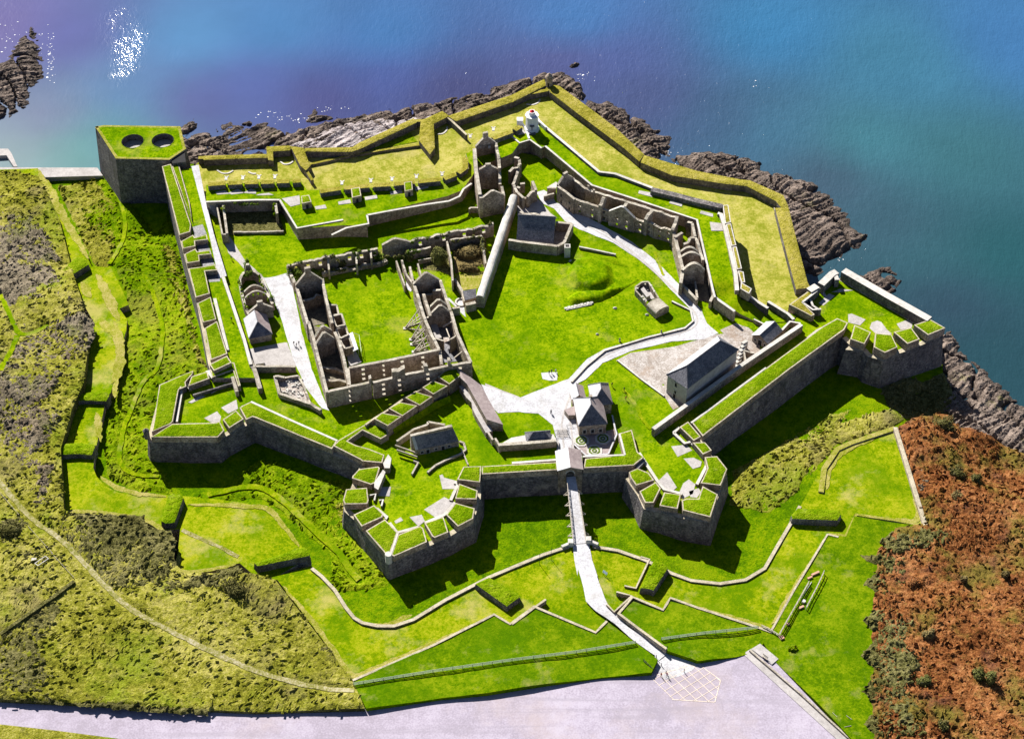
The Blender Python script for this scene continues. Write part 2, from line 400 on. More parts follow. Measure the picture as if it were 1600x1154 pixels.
M['bracken'] = mat('rust_bracken', [(.07, .024, .009), (.175, .066, .022), (.29, .135, .055)], (.05, .5, 1.6), (2.5, .35), spec=0, pos=(.43, .5, .575), extra=chain(blotch((.22, .18, .035, 1), .9, .60, .66, .5, 3), blotch((.11, .105, .02, 1), .06, .50, .62, .75, 9), blotch((.10, .045, .03, 1), .09, .54, .64, .6, 19), blotch((.22, .085, .025, 1), .12, .58, .68, .6, 29)))
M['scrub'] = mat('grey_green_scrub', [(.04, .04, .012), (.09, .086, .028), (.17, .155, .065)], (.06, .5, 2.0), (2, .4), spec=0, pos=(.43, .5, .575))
M['straw'] = mat('straw_edge', [(.15, .17, .01), (.235, .225, .045), (.32, .275, .10)], (.2, 1, 3), (3, .2), spec=0, pos=(.43, .5, .575))
M['stone'] = mat('fort_stone', [(.07, .063, .07), (.14, .13, .135), (.25, .225, .215)], (.06, .5, 1.8), (2.5, .2), spec=.1, pos=(.43, .5, .575), extra=chain(stoney(1.9, .55), drips((.06, .056, .055, 1), .7), blotch((.055, .055, .04, 1), .12, .52, .66, .6), blotch((.30, .275, .25, 1), .25, .56, .68, .6, 7)))
M['ruin'] = mat('ruin_stone', [(.16, .125, .095), (.315, .255, .20), (.46, .385, .315)], (.08, .6, 2.0), (2.5, .25), pos=(.43, .5, .575), extra=chain(stoney(2.4, .65), drips((.12, .10, .08, 1), .5), blotch((.17, .09, .045, 1), .16, .56, .68, .55, 5), blotch((.08, .07, .055, 1), .35, .58, .68, .5, 35)))
M['cope'] = mat('pale_coping', [(.32, .305, .28), (.42, .405, .38), (.52, .50, .47)], (.1, .8, 4), (4, .08))
M['tancope'] = mat('tan_coping', [(.23, .20, .14), (.34, .30, .22), (.45, .40, .31)], (.1, .8, 4), (3, .15))
M['path'] = mat('pale_path', [(.31, .305, .32), (.395, .395, .425), (.46, .46, .485)], (.06, .5, 2.0), (4, .03), pos=(.43, .5, .575), extra=chain(blotch((.27, .255, .235, 1), .2, .54, .68, .55, 4), blotch((.24, .23, .19, 1), .8, .60, .70, .4, 34)))
M['crest'] = mat('weathered_wall_top', [(.17, .145, .115), (.31, .28, .235), (.44, .41, .36)], (.2, .9, 3), (3, .15), extra=blotch((.16, .17, .05, 1), .4, .58, .70, .5, 36))
M['slab'] = mat('pale_slab', [(.24, .225, .22), (.33, .31, .305), (.41, .39, .385)], (.15, .8, 4), (4, .04), extra=blotch((.20, .175, .155, 1), .6, .58, .7, .6))
M['cobble'] = mat('tan_yard', [(.21, .18, .16), (.31, .28, .26), (.41, .385, .375)], (.1, .5, 2), (4, .06), pos=(.43, .5, .575), extra=blotch((.24, .17, .12, 1), .12, .52, .64, .6, 45))
M['tarmac'] = mat('pale_tarmac', [(.25, .22, .27), (.30, .265, .33), (.355, .32, .39)], (.03, .25, 2.0), (5, .02), pos=(.43, .5, .575), extra=chain(blotch((.33, .275, .28, 1), .02, .50, .64, .7, 12), streaks((.24, .215, .26, 1), .55), blotch((.39, .36, .42, 1), .06, .56, .70, .6, 2), blotch((.20, .18, .20, 1), .5, .64, .70, .5, 33)))
M['track'] = mat('worn_track', [(.12, .13, .02), (.22, .20, .08), (.33, .30, .20)], (.12, .7, 2), (3, .08), spec=0, pos=(.43, .5, .575))
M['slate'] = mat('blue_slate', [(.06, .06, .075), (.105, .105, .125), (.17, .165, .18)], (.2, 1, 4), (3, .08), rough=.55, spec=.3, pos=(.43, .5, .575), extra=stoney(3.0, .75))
M['litslate'] = mat('sunlit_slate', [(.31, .31, .335), (.40, .40, .425), (.48, .48, .50)], (.2, 1, 5), (3, .05), rough=.6)  # slate with sunlight painted in, for the roof slopes towards the sun
M['mauve'] = mat('mauve_slate', [(.19, .15, .15), (.26, .21, .21), (.33, .28, .27)], (.2, 1, 5), (3, .05), rough=.6)  # own colour of the store roof; also the painted shade slope of pale roofs
M['white'] = mat('white_paint', [(.58, .58, .60), (.66, .66, .67)], (.5, 3), (6, .01), rough=.5)
M['red'] = mat('red_paint', [(.55, .02, .03), (.65, .04, .05)], (.5, 3), None, rough=.4)
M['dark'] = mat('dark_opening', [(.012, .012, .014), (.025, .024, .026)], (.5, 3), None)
M['iron'] = mat('dark_iron', [(.03, .03, .032), (.06, .06, .06)], (1, 6), None, rough=.5)
M['timber'] = mat('weathered_timber', [(.25, .22, .18), (.36, .32, .27), (.45, .41, .36)], (.3, 2, 8), (5, .03))
M['greenrail'] = mat('pale_green_rail', [(.30, .36, .25), (.40, .46, .33)], (.5, 4), None, rough=.6)
M['rock'] = mat('layered_rock', [(.045, .034, .028), (.12, .09, .074), (.24, .19, .16)], (.1, .8, 3), (1.6, .5), pos=(.43, .5, .575), extra=chain(blotch((.06, .045, .038, 1), .05, .50, .62, .6, 31), blotch((.26, .215, .185, 1), .06, .56, .68, .4, 44), blotch((.16, .17, .025, 1), .09, .60, .72, .55, 4), wetband((.035, .026, .022, 1), -16.9, -15.6)))
M['palerock'] = mat('pale_rock', [(.15, .12, .12), (.30, .26, .26), (.44, .40, .40)], (.1, .8, 4), (1.6, .5))
M['foam'] = mat('white_foam', [(.7, .72, .75), (.85, .86, .88)], (.5, 3), (3, .1))
M['leaf'] = mat('bush_leaves', [(.03, .06, .006), (.08, .13, .012), (.15, .20, .03)], (.5, 2, 6), None, spec=.05)
M['brush'] = mat('brown_brush', [(.07, .05, .02), (.15, .115, .045), (.25, .20, .09)], (.4, 2, 6), None, spec=.05)
M['earth'] = mat('dark_earth_floor', [(.07, .06, .05), (.13, .115, .09), (.20, .18, .13)], (.2, .8, 2), (3, .1))  # dark brown tone for the floors of roofless rooms and yards
M['olive'] = mat('olive_leaves', [(.04, .045, .012), (.10, .105, .03), (.19, .18, .06)], (.5, 2, 6), None, spec=.05)
# ---------------------------------------------------------------- heights of the land
SEA = -17.0
HD = Field([(500, 780, -7), (680, 940, -7), (850, 810, -7.5), (780, 850, -7.5), (1000, 860, -8), (1110, 850, -9), (1160, 890, -9), (1100, 890, -8), (1200, 760, -8.5), (1350, 640, -10), (1300, 620, -10), (1450, 620, -14.5), (1420, 590, -12), (1500, 660, -16), (300, 760, -8),
            (200, 720, -7.5), (240, 600, -9), (230, 420, -12), (240, 340, -14), (200, 300, -15), (130, 268, -16), (60, 262, -16.5), (330, 740, -8), (610, 930, -7)])
HC = Field([(20, 266, -14), (90, 350, -11.5), (120, 420, -10), (180, 470, -9), (150, 560, -7), (130, 660, -5.5), (110, 750, -4.5), (180, 760, -4), (360, 840, -3.5), (480, 950, -3), (600, 1010, -3), (760, 930, -3), (830, 900, -2.6), (900, 880, -2), (960, 900, -2.6), (1100, 920, -3), (1230, 880, -3), (1270, 780, -3.5), (1380, 750, -4), (1340, 700, -4.2)])
HO = Field([(-60, 268, -15), (0, 270, -14), (50, 330, -10), (30, 400, -8), (100, 500, -4.5), (60, 650, -2), (60, 760, -1), (170, 830, -.7), (330, 930, -.3), (540, 1060, -1), (750, 980, -1.2), (870, 960, -1.2), (940, 985, -1.2), (980, 960, -1.2), (1200, 990, -1.5), (1320, 850, -1.8), (1440, 830, -3), (1410, 660, -4), (1500, 650, -8), (1600, 705, -14.5), (1600, 900, -6), (1500, 1000, -2.5), (1300, 1000, -.8), (1250, 1150, 0), (1050, 1040, 0), (800, 1075, 0), (550, 1105, 0), (0, 1090, 0), (200, 1050, 0), (0, 900, .5), (-200, 900, 1)])
def FP(H, s, fr='p', dz=0.0): return [H.at(p[0], p[1], dz) for p in K(fr, s)]
def MP(H, parts, dz=0.0):
    out = []
    for fr, s in parts: out += FP(H, s, fr, dz)
    return out
def tufts(amp, wl, seed=0.0, ed=1.2, thr=0.0):
    """Tussocks: small leaning ridges whose direction wanders, on a gently humped ground."""
    l1, l2 = wl*.75, wl*.455
    def f(x, y, e):
        V3 = Vector((x*.05+seed, y*.05, 0)); q = noise.noise(V3); a = .6+1.5*noise.noise(Vector((x*.13, y*.13, seed+2)))
        ca, sa = math.cos(a), math.sin(a); u = (x*ca+y*sa)/l1; v_ = (-x*sa+y*ca)/l2
        d = noise.voronoi(Vector((u, v_, seed)))[0]
        h = max(0.0, 1-1.2*d[0])*(.55+.8*noise.noise(Vector((x*.35, y*.35, seed+5))))+.22*noise.noise(Vector((x*1.7, y*1.7, seed)))+.7*q
        return max(-.05, amp*(h+.15))*min(1, .1+e/ed)
    return f
def tussocks(mb, P, zf, per, size, hgt, ang=.65, spread=.7, m=0):
    """Separate leaning tufts (little tents) strewn over the outline P, per square metre."""
    P = [Vector((p[0], p[1])) for p in P]; xs = [p.x for p in P]; ys = [p.y for p in P]
    n = int(abs(area2(P))/2*per/1.0*((max(xs)-min(xs))*(max(ys)-min(ys)))/(abs(area2(P))/2)); X = rng.uniform(min(xs), max(xs), n); Y = rng.uniform(min(ys), max(ys), n)
    k = inpoly(P, X, Y); X, Y = X[k], Y[k]; k = np.ones(len(X), bool)
    for pl, hw in PATHMASK: k &= segdist(pl, X, Y, False) > hw+.5
    for x, y in zip(X[k], Y[k]):
        dn = .5+noise.noise(Vector((x*.07, y*.07, 8)))
        if random.random() > .35+dn*.8: continue
        z = zf(x, y)-.1; a = ang+1.4*noise.noise(Vector((x*.06, y*.06, 3)))+random.gauss(0, spread*.5); L = size*random.uniform(.5, 1.3); w_ = L*random.uniform(.22, .42); h = hgt*random.uniform(.5, 1.4)
        ca, sa = math.cos(a), math.sin(a); bx, by = random.uniform(-.3, .3)*L, random.uniform(-.3, .3)*w_
        q = lambda u, v, zz: (x+u*ca-v*sa, y+u*sa+v*ca, z+zz)
        mb.add([q(-L/2, -w_*.6, 0), q(L/2, -w_*.5, 0), q(L/2*.9, w_*.6, 0), q(-L/2, w_*.5, 0), q(-L*.28+bx, by, h), q(L*.3+bx, by, h*.85)], [(0, 1, 5, 4), (2, 3, 4, 5), (1, 2, 5), (3, 0, 4)], m, False)
def terrace(name, P, H, zb, m, ms, res=2.0, disp=None, wig=0.0, kind='structure', dz=0.0, skirt=True, tus=None):
    mb = MB(); zf = lambda x, y: H(x, y)+dz
    B = sheet(mb, P, zf, res, disp, 0, wig)
    if tus: tussocks(mb, P, (lambda x, y: zf(x, y)+disp(x, y, 5)), *tus)
    if skirt:
        n = len(B); T = [(b.x, b.y, zf(b.x, b.y)+(disp(b.x, b.y, 0) if disp else 0)) for b in B]; D = [(b.x, b.y, zb(b.x, b.y) if callable(zb) else zb) for b in B]
        mb.add(T+D, [(i, n+i, n+(i+1) % n, (i+1) % n) for i in range(n)], 1)
    o = mb.build(name, [m, ms]); tag(o, kind=kind); return o
# ---------------------------------------------------------------- sea
def sea():
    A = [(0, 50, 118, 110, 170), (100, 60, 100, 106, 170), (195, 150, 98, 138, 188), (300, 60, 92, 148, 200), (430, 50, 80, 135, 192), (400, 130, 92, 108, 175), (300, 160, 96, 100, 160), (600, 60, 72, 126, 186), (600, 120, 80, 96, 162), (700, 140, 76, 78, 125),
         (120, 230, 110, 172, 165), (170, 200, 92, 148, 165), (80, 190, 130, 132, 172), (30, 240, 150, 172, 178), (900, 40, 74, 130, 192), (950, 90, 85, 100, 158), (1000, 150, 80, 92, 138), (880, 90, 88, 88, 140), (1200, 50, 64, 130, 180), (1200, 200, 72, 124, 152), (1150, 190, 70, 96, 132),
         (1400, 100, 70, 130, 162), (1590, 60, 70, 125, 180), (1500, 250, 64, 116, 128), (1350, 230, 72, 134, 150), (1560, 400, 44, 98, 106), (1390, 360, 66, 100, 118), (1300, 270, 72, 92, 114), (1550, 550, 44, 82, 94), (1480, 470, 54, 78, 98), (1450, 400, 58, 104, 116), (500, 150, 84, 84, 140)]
    P = np.array([tuple(W(a[0], a[1], SEA))[:2] for a in A]); C = np.array([srgb(*a[2:])[:3] for a in A])*.455  # depth tints and sky tones are both painted into the water colour
    a = W(-150, -80, SEA); b = W(1800, 760, SEA); xs = np.arange(a.x-40, b.x+130, 9.0); ys = np.arange(b.y-20, a.y+60, 9.0)
    # one sheet: fine cells in view, long cells out to the horizon
    xs = np.concatenate([[-3500, -1500, -700], xs, [700, 1500, 3500]]); ys = np.concatenate([[-900, -500], ys, [900, 1700, 4500]])
    nx, ny = len(xs), len(ys); vs = [(x, y, SEA) for y in ys for x in xs]
    mb = MB(); mb.add(vs, [(j*nx+i, j*nx+i+1, (j+1)*nx+i+1, (j+1)*nx+i) for j in range(ny-1) for i in range(nx-1)])
    m = bpy.data.materials.new('sea_water'); m.use_nodes = True; t = m.node_tree; N = t.nodes; L = t.links; bs = N['Principled BSDF']
    bs.inputs['Roughness'].default_value = .12; bs.inputs['IOR'].default_value = 1.33; bs.inputs['Specular IOR Level'].default_value = .5
    g = N.new('ShaderNodeNewGeometry'); at = N.new('ShaderNodeAttribute'); at.attribute_name = 'depth_sky_tint'
    n = N.new('ShaderNodeTexNoise'); n.inputs['Scale'].default_value = .035; n.inputs['Detail'].default_value = 8; n.inputs['Roughness'].default_value = .65; L.new(g.outputs['Position'], n.inputs['Vector'])
    mr = N.new('ShaderNodeMapRange'); mr.inputs[1].default_value = .3; mr.inputs[2].default_value = .7; mr.inputs[3].default_value = .93; mr.inputs[4].default_value = 1.07; L.new(n.outputs[0], mr.inputs[0])
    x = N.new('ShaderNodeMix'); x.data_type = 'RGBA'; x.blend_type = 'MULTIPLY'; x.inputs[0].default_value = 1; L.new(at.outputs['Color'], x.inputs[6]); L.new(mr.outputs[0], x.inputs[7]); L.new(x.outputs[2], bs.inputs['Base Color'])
    mp = N.new('ShaderNodeMapping'); mp.inputs['Rotation'].default_value = (0, 0, R(32)); mp.inputs['Scale'].default_value = (1, .42, 1); L.new(g.outputs['Position'], mp.inputs[0])
    h = None
    for sc, k in ((.55, 1.0), (1.7, .5), (.12, 1.2)):
        q = N.new('ShaderNodeTexNoise'); q.inputs['Scale'].default_value = sc; q.inputs['Detail'].default_value = 3; L.new(mp.outputs[0], q.inputs['Vector'])
        mm = N.new('ShaderNodeMath'); mm.operation = 'MULTIPLY_ADD'; mm.inputs[1].default_value = k; L.new(q.outputs[0], mm.inputs[0])
        if h is None: mm.inputs[2].default_value = 0
        else: L.new(h, mm.inputs[2])
        h = mm.outputs[0]
    # wind-ruffled patch and calmer water: the wave height follows a slow noise plus the 'ruffle' field of the mesh
    at2 = N.new('ShaderNodeAttribute'); at2.attribute_name = 'ruffle'
    b_ = N.new('ShaderNodeBump'); b_.inputs['Strength'].default_value = 1; L.new(h, b_.inputs['Height']); L.new(at2.outputs['Fac'], b_.inputs['Distance']); L.new(b_.outputs[0], bs.inputs['Normal'])
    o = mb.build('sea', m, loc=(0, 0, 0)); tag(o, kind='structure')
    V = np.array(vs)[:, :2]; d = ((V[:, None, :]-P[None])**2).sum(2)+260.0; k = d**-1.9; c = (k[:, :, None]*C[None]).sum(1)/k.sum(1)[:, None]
    ca = o.data.attributes.new('depth_sky_tint', 'FLOAT_COLOR', 'POINT'); ca.data.foreach_set('color', np.concatenate([c, np.ones((len(c), 1))], 1).astype(np.float32).ravel())
    rf = np.full(len(V), .23)
    for px, py, rad, s in RUFFLES:
        q = W(px, py, SEA); rf += s*np.exp(-((V[:, 0]-q.x)**2+((V[:, 1]-q.y)*.5)**2)/(2*rad**2))
    ra = o.data.attributes.new('ruffle', 'FLOAT', 'POINT'); ra.data.foreach_set('value', rf.astype(np.float32))
RUFFLES = [(60, 150, 45, -.16), (260, 120, 45, -.15), (450, 100, 40, -.07), (192, 28, 3.4, .62), (195, 72, 3.6, .95), (204, 112, 2.6, .8), (280, 85, 5, .12), (1150, 60, 60, .06)]
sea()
# ---------------------------------------------------------------- rocks of the shore
def rock(name, pts, hgt, label=None, ang=30, m='rock', res=.6, ed=9.0, group=None, wl=1.0, fr='p', kind=None):
    P = WP(K(fr, pts), SEA); ca, sa = math.cos(R(ang)), math.sin(R(ang)); sd_ = random.random()*40
    def disp(x, y, e):
        u = x*ca+y*sa; v = -x*sa+y*ca
        u += 2.5*noise.noise(Vector((x*.08, y*.08, sd_))); v += 2.2*noise.noise(Vector((x*.09, y*.09, sd_+9)))
        k = min(1, e/ed); k = k*(2-k)
        # tilted beds: long saw-tooth ridges, stepped across, broken here and there along their length
        st = 0
        for per, am, ln in ((4.2*wl, .95, .04), (2.0*wl, .62, .07), (.95*wl, .28, .12)):
            q = v/per+.7*noise.noise(Vector((u*ln, v*ln*2.2, per+sd_))); fr_ = q-math.floor(q); st += am*(fr_/.78 if fr_ < .78 else (1-fr_)/.22)
        cr = abs(noise.noise(Vector((u*.11, v*.05, sd_+3)))); cr = -2.2*max(0, .07-cr)/.07
        bl = noise.noise(Vector((x*.045, y*.045, sd_)))*1.8+.35*noise.noise(Vector((u*.35, v*1.1, 2)))
        return -1.2+k*(hgt*.8+.6+bl)+(st-.95+cr)*(.2+.8*k)
    mb = MB(); sheet(mb, P, SEA, res, disp, 0, 2.6, smooth=False)
    o = mb.build(name, M[m])
    if kind: tag(o, kind=kind)
    else: tag(o, label, 'rock', group)
    return o
rock('rock_outcrop', '-60,95 0,95 33,42 50,33 70,50 73,85 86,120 58,142 58,165 25,188 0,203 -60,205', 2.2, 'large dark rock islet flecked with white surf at the top left', 24)
rock('rocky_shore', '255,215 283,192 306,176 314,193 334,195 360,186 385,186 415,190 453,207 470,200 540,180 630,164 690,152 760,137 800,123 850,112 885,110 915,132 922,150 915,165 900,180 880,260 600,300 300,290', 2.4, ang=38, kind='structure', res=.65, ed=4.5)
rock('rock_outcrop', '470,202 480,172 490,156 498,160 500,174 545,180 530,190', 1.6, 'dark rock knob poking into the surf off the long sea wall', 30, ed=4)
rock('rock_slab', '425,232 470,212 520,192 570,182 640,182 720,168 720,220 540,262 440,250', 3.6, 'broad pale grey rock slab below the grassy sea bank', 36, 'palerock', wl=1.5)
rock('rock_outcrop', '886,102 895,97 911,99 907,108 893,112', 1.0, 'small rock standing in the water beyond the stone sentry box', 30, ed=3)
rock('rock_outcrop', '928,137 938,131 947,136 940,141', .7, 'tiny low rock awash near the point of the sea wall', 30, ed=3)
rock('rock_outcrop', '958,151 972,143 986,147 980,156 966,158', 1.0, 'low brown rock awash just off the green streaked shelf', 30, ed=3)
rock('rock_shelf', '905,160 920,150 935,158 957,152 965,160 985,172 1005,180 1030,200 1053,208 1060,215 1056,236 1046,252 1060,275 1010,285 950,240 900,200', 3.0, 'green streaked rock shelf below the east sea wall', 38)
rock('rock_outcrop', '1064,230 1078,215 1105,205 1111,218 1085,231', 1.0, 'flat dark rock between the green streaked shelf and the long shelf', 38, ed=4)
rock('rock_shelf', '1035,247 1050,240 1090,232 1130,235 1170,240 1200,255 1195,265 1230,270 1280,285 1320,320 1335,330 1340,350 1362,367 1355,385 1330,400 1300,412 1285,440 1200,420 1100,310', 3.6, 'long jagged dark rock shelf along the east sea wall', 38)
rock('rock_outcrop', '1330,430 1345,425 1385,410 1400,415 1417,440 1405,458 1390,468 1350,480 1300,450', 2.4, 'dark ridged rock jutting out behind the east bastion', 38, ed=6)
rock('rock_shelf', '1455,500 1490,512 1505,535 1525,560 1560,590 1600,625 1680,660 1680,770 1600,745 1540,730 1490,700 1445,660 1438,590 1445,530', 3.0, 'brown rock shelf below the cliff right of the east bastion', 44, ed=7)
# surf round the rocks: small flecks of foam lying on the water
def foam(spots):
    mb = MB()
    for px, py, n, rx, ry in spots:
        for _ in range(n):
            q = W(random.gauss(px, rx), random.gauss(py, ry), SEA); r = random.uniform(.06, .22)*(1 if random.random() < .93 else 2); k = random.randint(5, 7); a0 = random.random()*6
            vs = [(q.x+r*random.uniform(.5, 1.3)*math.cos(a0+6.283*i/k)*1.5, q.y+r*random.uniform(.5, 1.3)*math.sin(a0+6.283*i/k), SEA+.06+.02*random.random()) for i in range(k)]
            mb.add(vs, [tuple(range(k))])
    tag(mb.build('sea_foam', M['foam']), kind='stuff')
foam([(75, 70, 40, 6, 16), (80, 105, 25, 4, 12), (15, 60, 25, 12, 16), (30, 120, 30, 14, 20), (425, 180, 22, 16, 5), (465, 186, 16, 12, 4), (515, 172, 12, 14, 3), (910, 120, 18, 8, 4), (1180, 130, 5, 10, 5), (1045, 240, 8, 6, 4), (1320, 405, 6, 12, 4)])
# ---------------------------------------------------------------- ditch and outer ground
FLOOR = lambda x, y: HD(x, y)
terrace('ditch_floor', WP(K('p', '45,262 300,240 345,600 1000,590 1300,470 1470,520 1478,585 1500,640 1528,668 1490,690 1440,670 1400,700 1330,790 1240,900 1100,925 900,890 700,970 560,990 430,900 270,810 140,790 100,650 130,520 110,430'), -10), HD, -30, M['ditch'], M['rock'], 2.2, lambda x, y, e: .25*noise.noise(Vector((x*.12, y*.12, 1)))+.1*noise.noise(Vector((x*.6, y*.6, 1))))
for H_, hw_, parts_ in ((HO, 1.1, [('20', '-100,560 0,690 100,810 200,925 370,1035 490,1154'), ('30', '620,170 800,345 1000,455 1300,605 1592,735'), ('31', '200,795 420,845 610,850')]), (HO, .8, [('10', '0,680 60,800 110,930 200,920 300,870')]), (HO, .9, [('10', '110,930 70,1030 0,1150')]), (HD, .7, [('10', '700,0 760,120 790,280 730,420 680,490')]),
                        (HD, .7, [('10', '900,560 960,680 990,800 1020,900 990,1154'), ('20', '900,40 840,180 790,300 740,480 750,590 830,650 990,655')]), (HD, 1.2, [('21', '-300,770 0,700 150,790 300,930 440,1060 540,1154'), ('31', '560,80 640,170')])):
    PATHMASK.append((smoothpoly([Vector((q.x, q.y, 0)) for q in MP(H_, parts_)], 2, False), hw_))
def growth(name, H, parts, m, amp, wl, res=.45, seed=1.0, wig=1.2, ed=1.5, dz=.0, tus=None):
    mb = MB(); P = MP(H, parts); sheet(mb, P, lambda x, y: H(x, y)+dz, res, tufts(amp, wl, seed, ed), 0, wig)
    T_ = tufts(amp, wl, seed, ed); tussocks(mb, P, (lambda x, y: H(x, y)+dz+T_(x, y, 5)), *(tus or (.55, 1.6, .40)))
    return tag(mb.build(name, M[m]), kind='stuff')
growth('rank_growth', HD, [('p', '140,285 160,275 205,315 245,372 262,330 285,420 315,560 330,588 285,592 245,610 235,660 240,720 262,750 270,772 200,765 168,740 165,700 178,600 195,520 203,490 190,440 160,380 130,340')], 'rank', .95, 2.0, seed=2)
growth('rough_grass', HD, [('p', '90,292 150,282 190,330 180,400 160,430 140,400')], 'rough', .95, 2.0, seed=8)
growth('rough_grass', HD, [('p', '255,380 280,400 310,540 325,580 305,560 290,500 262,440')], 'rough', .95, 2.0, seed=18)
growth('rank_growth', HD, [('21', '-380,780 -230,740 30,545 300,640 480,680 580,700 530,850 620,1020 780,1150'), ('31', '810,120 820,200 640,230 540,240 480,200'), ('21', '460,1120 330,1020 170,880 40,790 -200,800 -380,810')], 'rank', .95, 2.0, seed=5)
growth('rough_grass', HD, [('21', '430,740 560,690 540,800 560,900 600,1000 480,900')], 'rough', .95, 2.0, seed=9)
growth('rough_grass', HD, [('p', '1145,735 1200,705 1290,650 1330,640 1290,690 1260,740 1245,770 1200,800 1140,790')], 'rough', .95, 2.0, seed=7)
growth('rough_grass', HD, [('p', '1255,690 1290,668 1395,640 1412,655 1395,668 1310,692 1280,725 1262,745')], 'rough', .95, 2.0, seed=12)
growth('scrub', HD, [('p', '1372,600 1400,590 1440,596 1474,582 1500,640 1520,662 1490,676 1445,655 1410,652 1385,630')], 'scrub', 1.2, 1.8, seed=61, wig=1.5)
# outer country, left and bottom
terrace('outer_field', MP(HO, [('p', '-500,268 20,266 60,275 92,340 115,430 128,470 140,520 130,600 112,640 95,700 100,800 250,860 290,895 395,895 430,905 551,1062 570,1106 400,1112 200,1102 0,1092 -200,1085 -900,1060')]), HO, -18, M['rough'], M['scrub'], .5, tufts(1.15, 2.2, 3.0, 1.0), tus=(.55, 1.6, .38))
growth('heath', HO, [('10', '-60,60 60,70 130,60 290,300 380,470 290,490 350,540 460,700 470,745 300,850 110,920 60,860 0,690 -300,600 -300,200')], 'heath', 1.5, 2.2, seed=21, ed=2)
growth('heath', HO, [('10', '300,880 500,775 585,850 590,940 560,1000 480,1090 400,1154 330,1300 200,1400 -100,1250 80,1000')], 'heath', 1.8, 2.2, seed=23, ed=2)
growth('heath', HO, [('20', '250,60 370,20 310,100 310,220 400,260 330,390 230,540 350,590 300,850 210,860 200,700 60,600 0,560 -200,400 -200,150')], 'heath', 1.7, 2.0, seed=26, ed=2)
growth('scrub', HO, [('20', '220,870 420,885 660,890 900,905 935,970 1060,990 1085,1060 1080,1154'), ('30', '1095,60 1075,160 1300,130 1490,75 1560,180 1490,300 1300,230 1100,250 960,310 850,270 700,220 560,100 480,0')], 'scrub', 1.8, 1.8, seed=28, ed=1.6)
growth('scrub', HO, [('20', '0,930 120,890 210,960 130,1060 0,1050')], 'scrub', 1.8, 2.0, seed=31)
growth('scrub', HO, [('31', '330,640 420,560 590,790 540,810 420,760')], 'scrub', 1.2, 1.5, seed=34)
growth('heath', HO, [('30', '0,520 330,300 400,330 250,560 330,760 250,880 0,900 -200,700')], 'scrub', 1.1, 1.7, seed=35)
growth('heath', HO, [('30', '-60,-200 60,-160 150,-60 330,-40 420,60 300,90 160,40 0,120 -100,100')], 'scrub', 1.0, 1.7, seed=51)
growth('hedge_bank', HO, [('30', '100,880 300,880 700,920 1000,960 1300,970 1290,1010 900,985 500,945 100,915')], 'scrub', 1.4, 1.5, seed=36, ed=1)
# right side: rusty bracken falling to the cliff
terrace('bracken_slope', MP(HO, [('p', '1403,668 1425,655 1452,650 1480,655 1500,668 1560,690 1600,708 1700,745 2100,800 2100,1600 1385,1600 1372,1200 1362,1100 1365,950 1370,860 1400,825 1445,818')]), HO, -22, M['bracken'], M['rock'], .5, tufts(1.7, 2.3, 41, 1.5), 1.0, tus=(.6, 1.5, .5, .3, 2.0))
growth('scrub', HO, [('33', '570,20 700,90 600,190 720,300 590,420 680,520 580,640 690,760 570,860 680,960 590,1060 700,1154 980,1154 1000,1000 860,860 960,700 850,560 930,420 850,330 960,200 840,90 900,0')], 'scrub', 2.0, 2.2, seed=43)
growth('scrub', HO, [('23', '700,1050 780,1000 900,970 1150,1000 1130,1060 900,1130 720,1154')], 'scrub', 1.8, 1.8, seed=44)
growth('heath', HO, [('23', '860,400 940,345 1020,400 1040,480 960,560 990,720 940,740 900,560')], 'heath', 1.2, 1.6, seed=45)
growth('bracken_clump', HO, [('23', '1000,290 1060,255 1140,280 1150,390 1100,390 1030,340')], 'bracken', 2.6, 1.8, seed=46)
# ---------------------------------------------------------------- covered way: mown terraces walled towards the ditch
def cw(name, parts, m='cover', res=2.0):
    return terrace(name, MP(HC, parts), HC, lambda x, y: HD(x, y)-1.2, M[m], M['ruin'], res, lambda x, y, e: .1*noise.noise(Vector((x*.4, y*.4, 3)))*min(1, e))
cw('covered_way', [('p', '-60,266 59,263 72,290 103,348 137,403 147,424 104,440 63,340 30,285')])
cw('covered_way', [('10', '325,545 430,600 560,500 640,505 690,508 760,650 800,740 740,765 540,772 480,742')])
cw('covered_way', [('10', '540,772 740,760 790,830 785,900 720,1154'), ('20', '690,130 660,165 600,460 350,450'), ('20', '400,240 380,190 440,0'), ('10', '500,1090 590,940 590,860')])
cw('covered_way', [('20', '350,500 590,500 580,600 600,650 650,710 740,755 1050,770 1150,775 1150,980 1000,985 930,925 290,862 345,700 330,590')])
cw('covered_way', [('20', '1120,985 1150,775 1400,800 1592,830'), ('21', '90,840 280,1080 340,1154'), ('31', '120,150 30,170'), ('30', '1490,60 1085,160 1105,0')])
cw('covered_way', [('p', '400,908 487,884 523,919 553,962 581,975 616,975 646,965 697,934 764,899 848,864 888,851 915,851 935,920 975,962 1000,985 985,996 960,985 947,967 932,987 836,947 797,975 772,960 677,1007 553,1063 433,905')])
cw('covered_way', [('p', '905,851 925,851 965,857 1010,873 1050,893 1080,904 1125,909 1165,903 1195,885 1215,850 1238,812 1262,770 1275,745 1288,730 1308,700 1330,690 1400,667 1445,820 1335,803 1322,835 1293,833 1240,920 1206,981 1047,936 1037,953 990,936 965,958 940,940 915,890')])
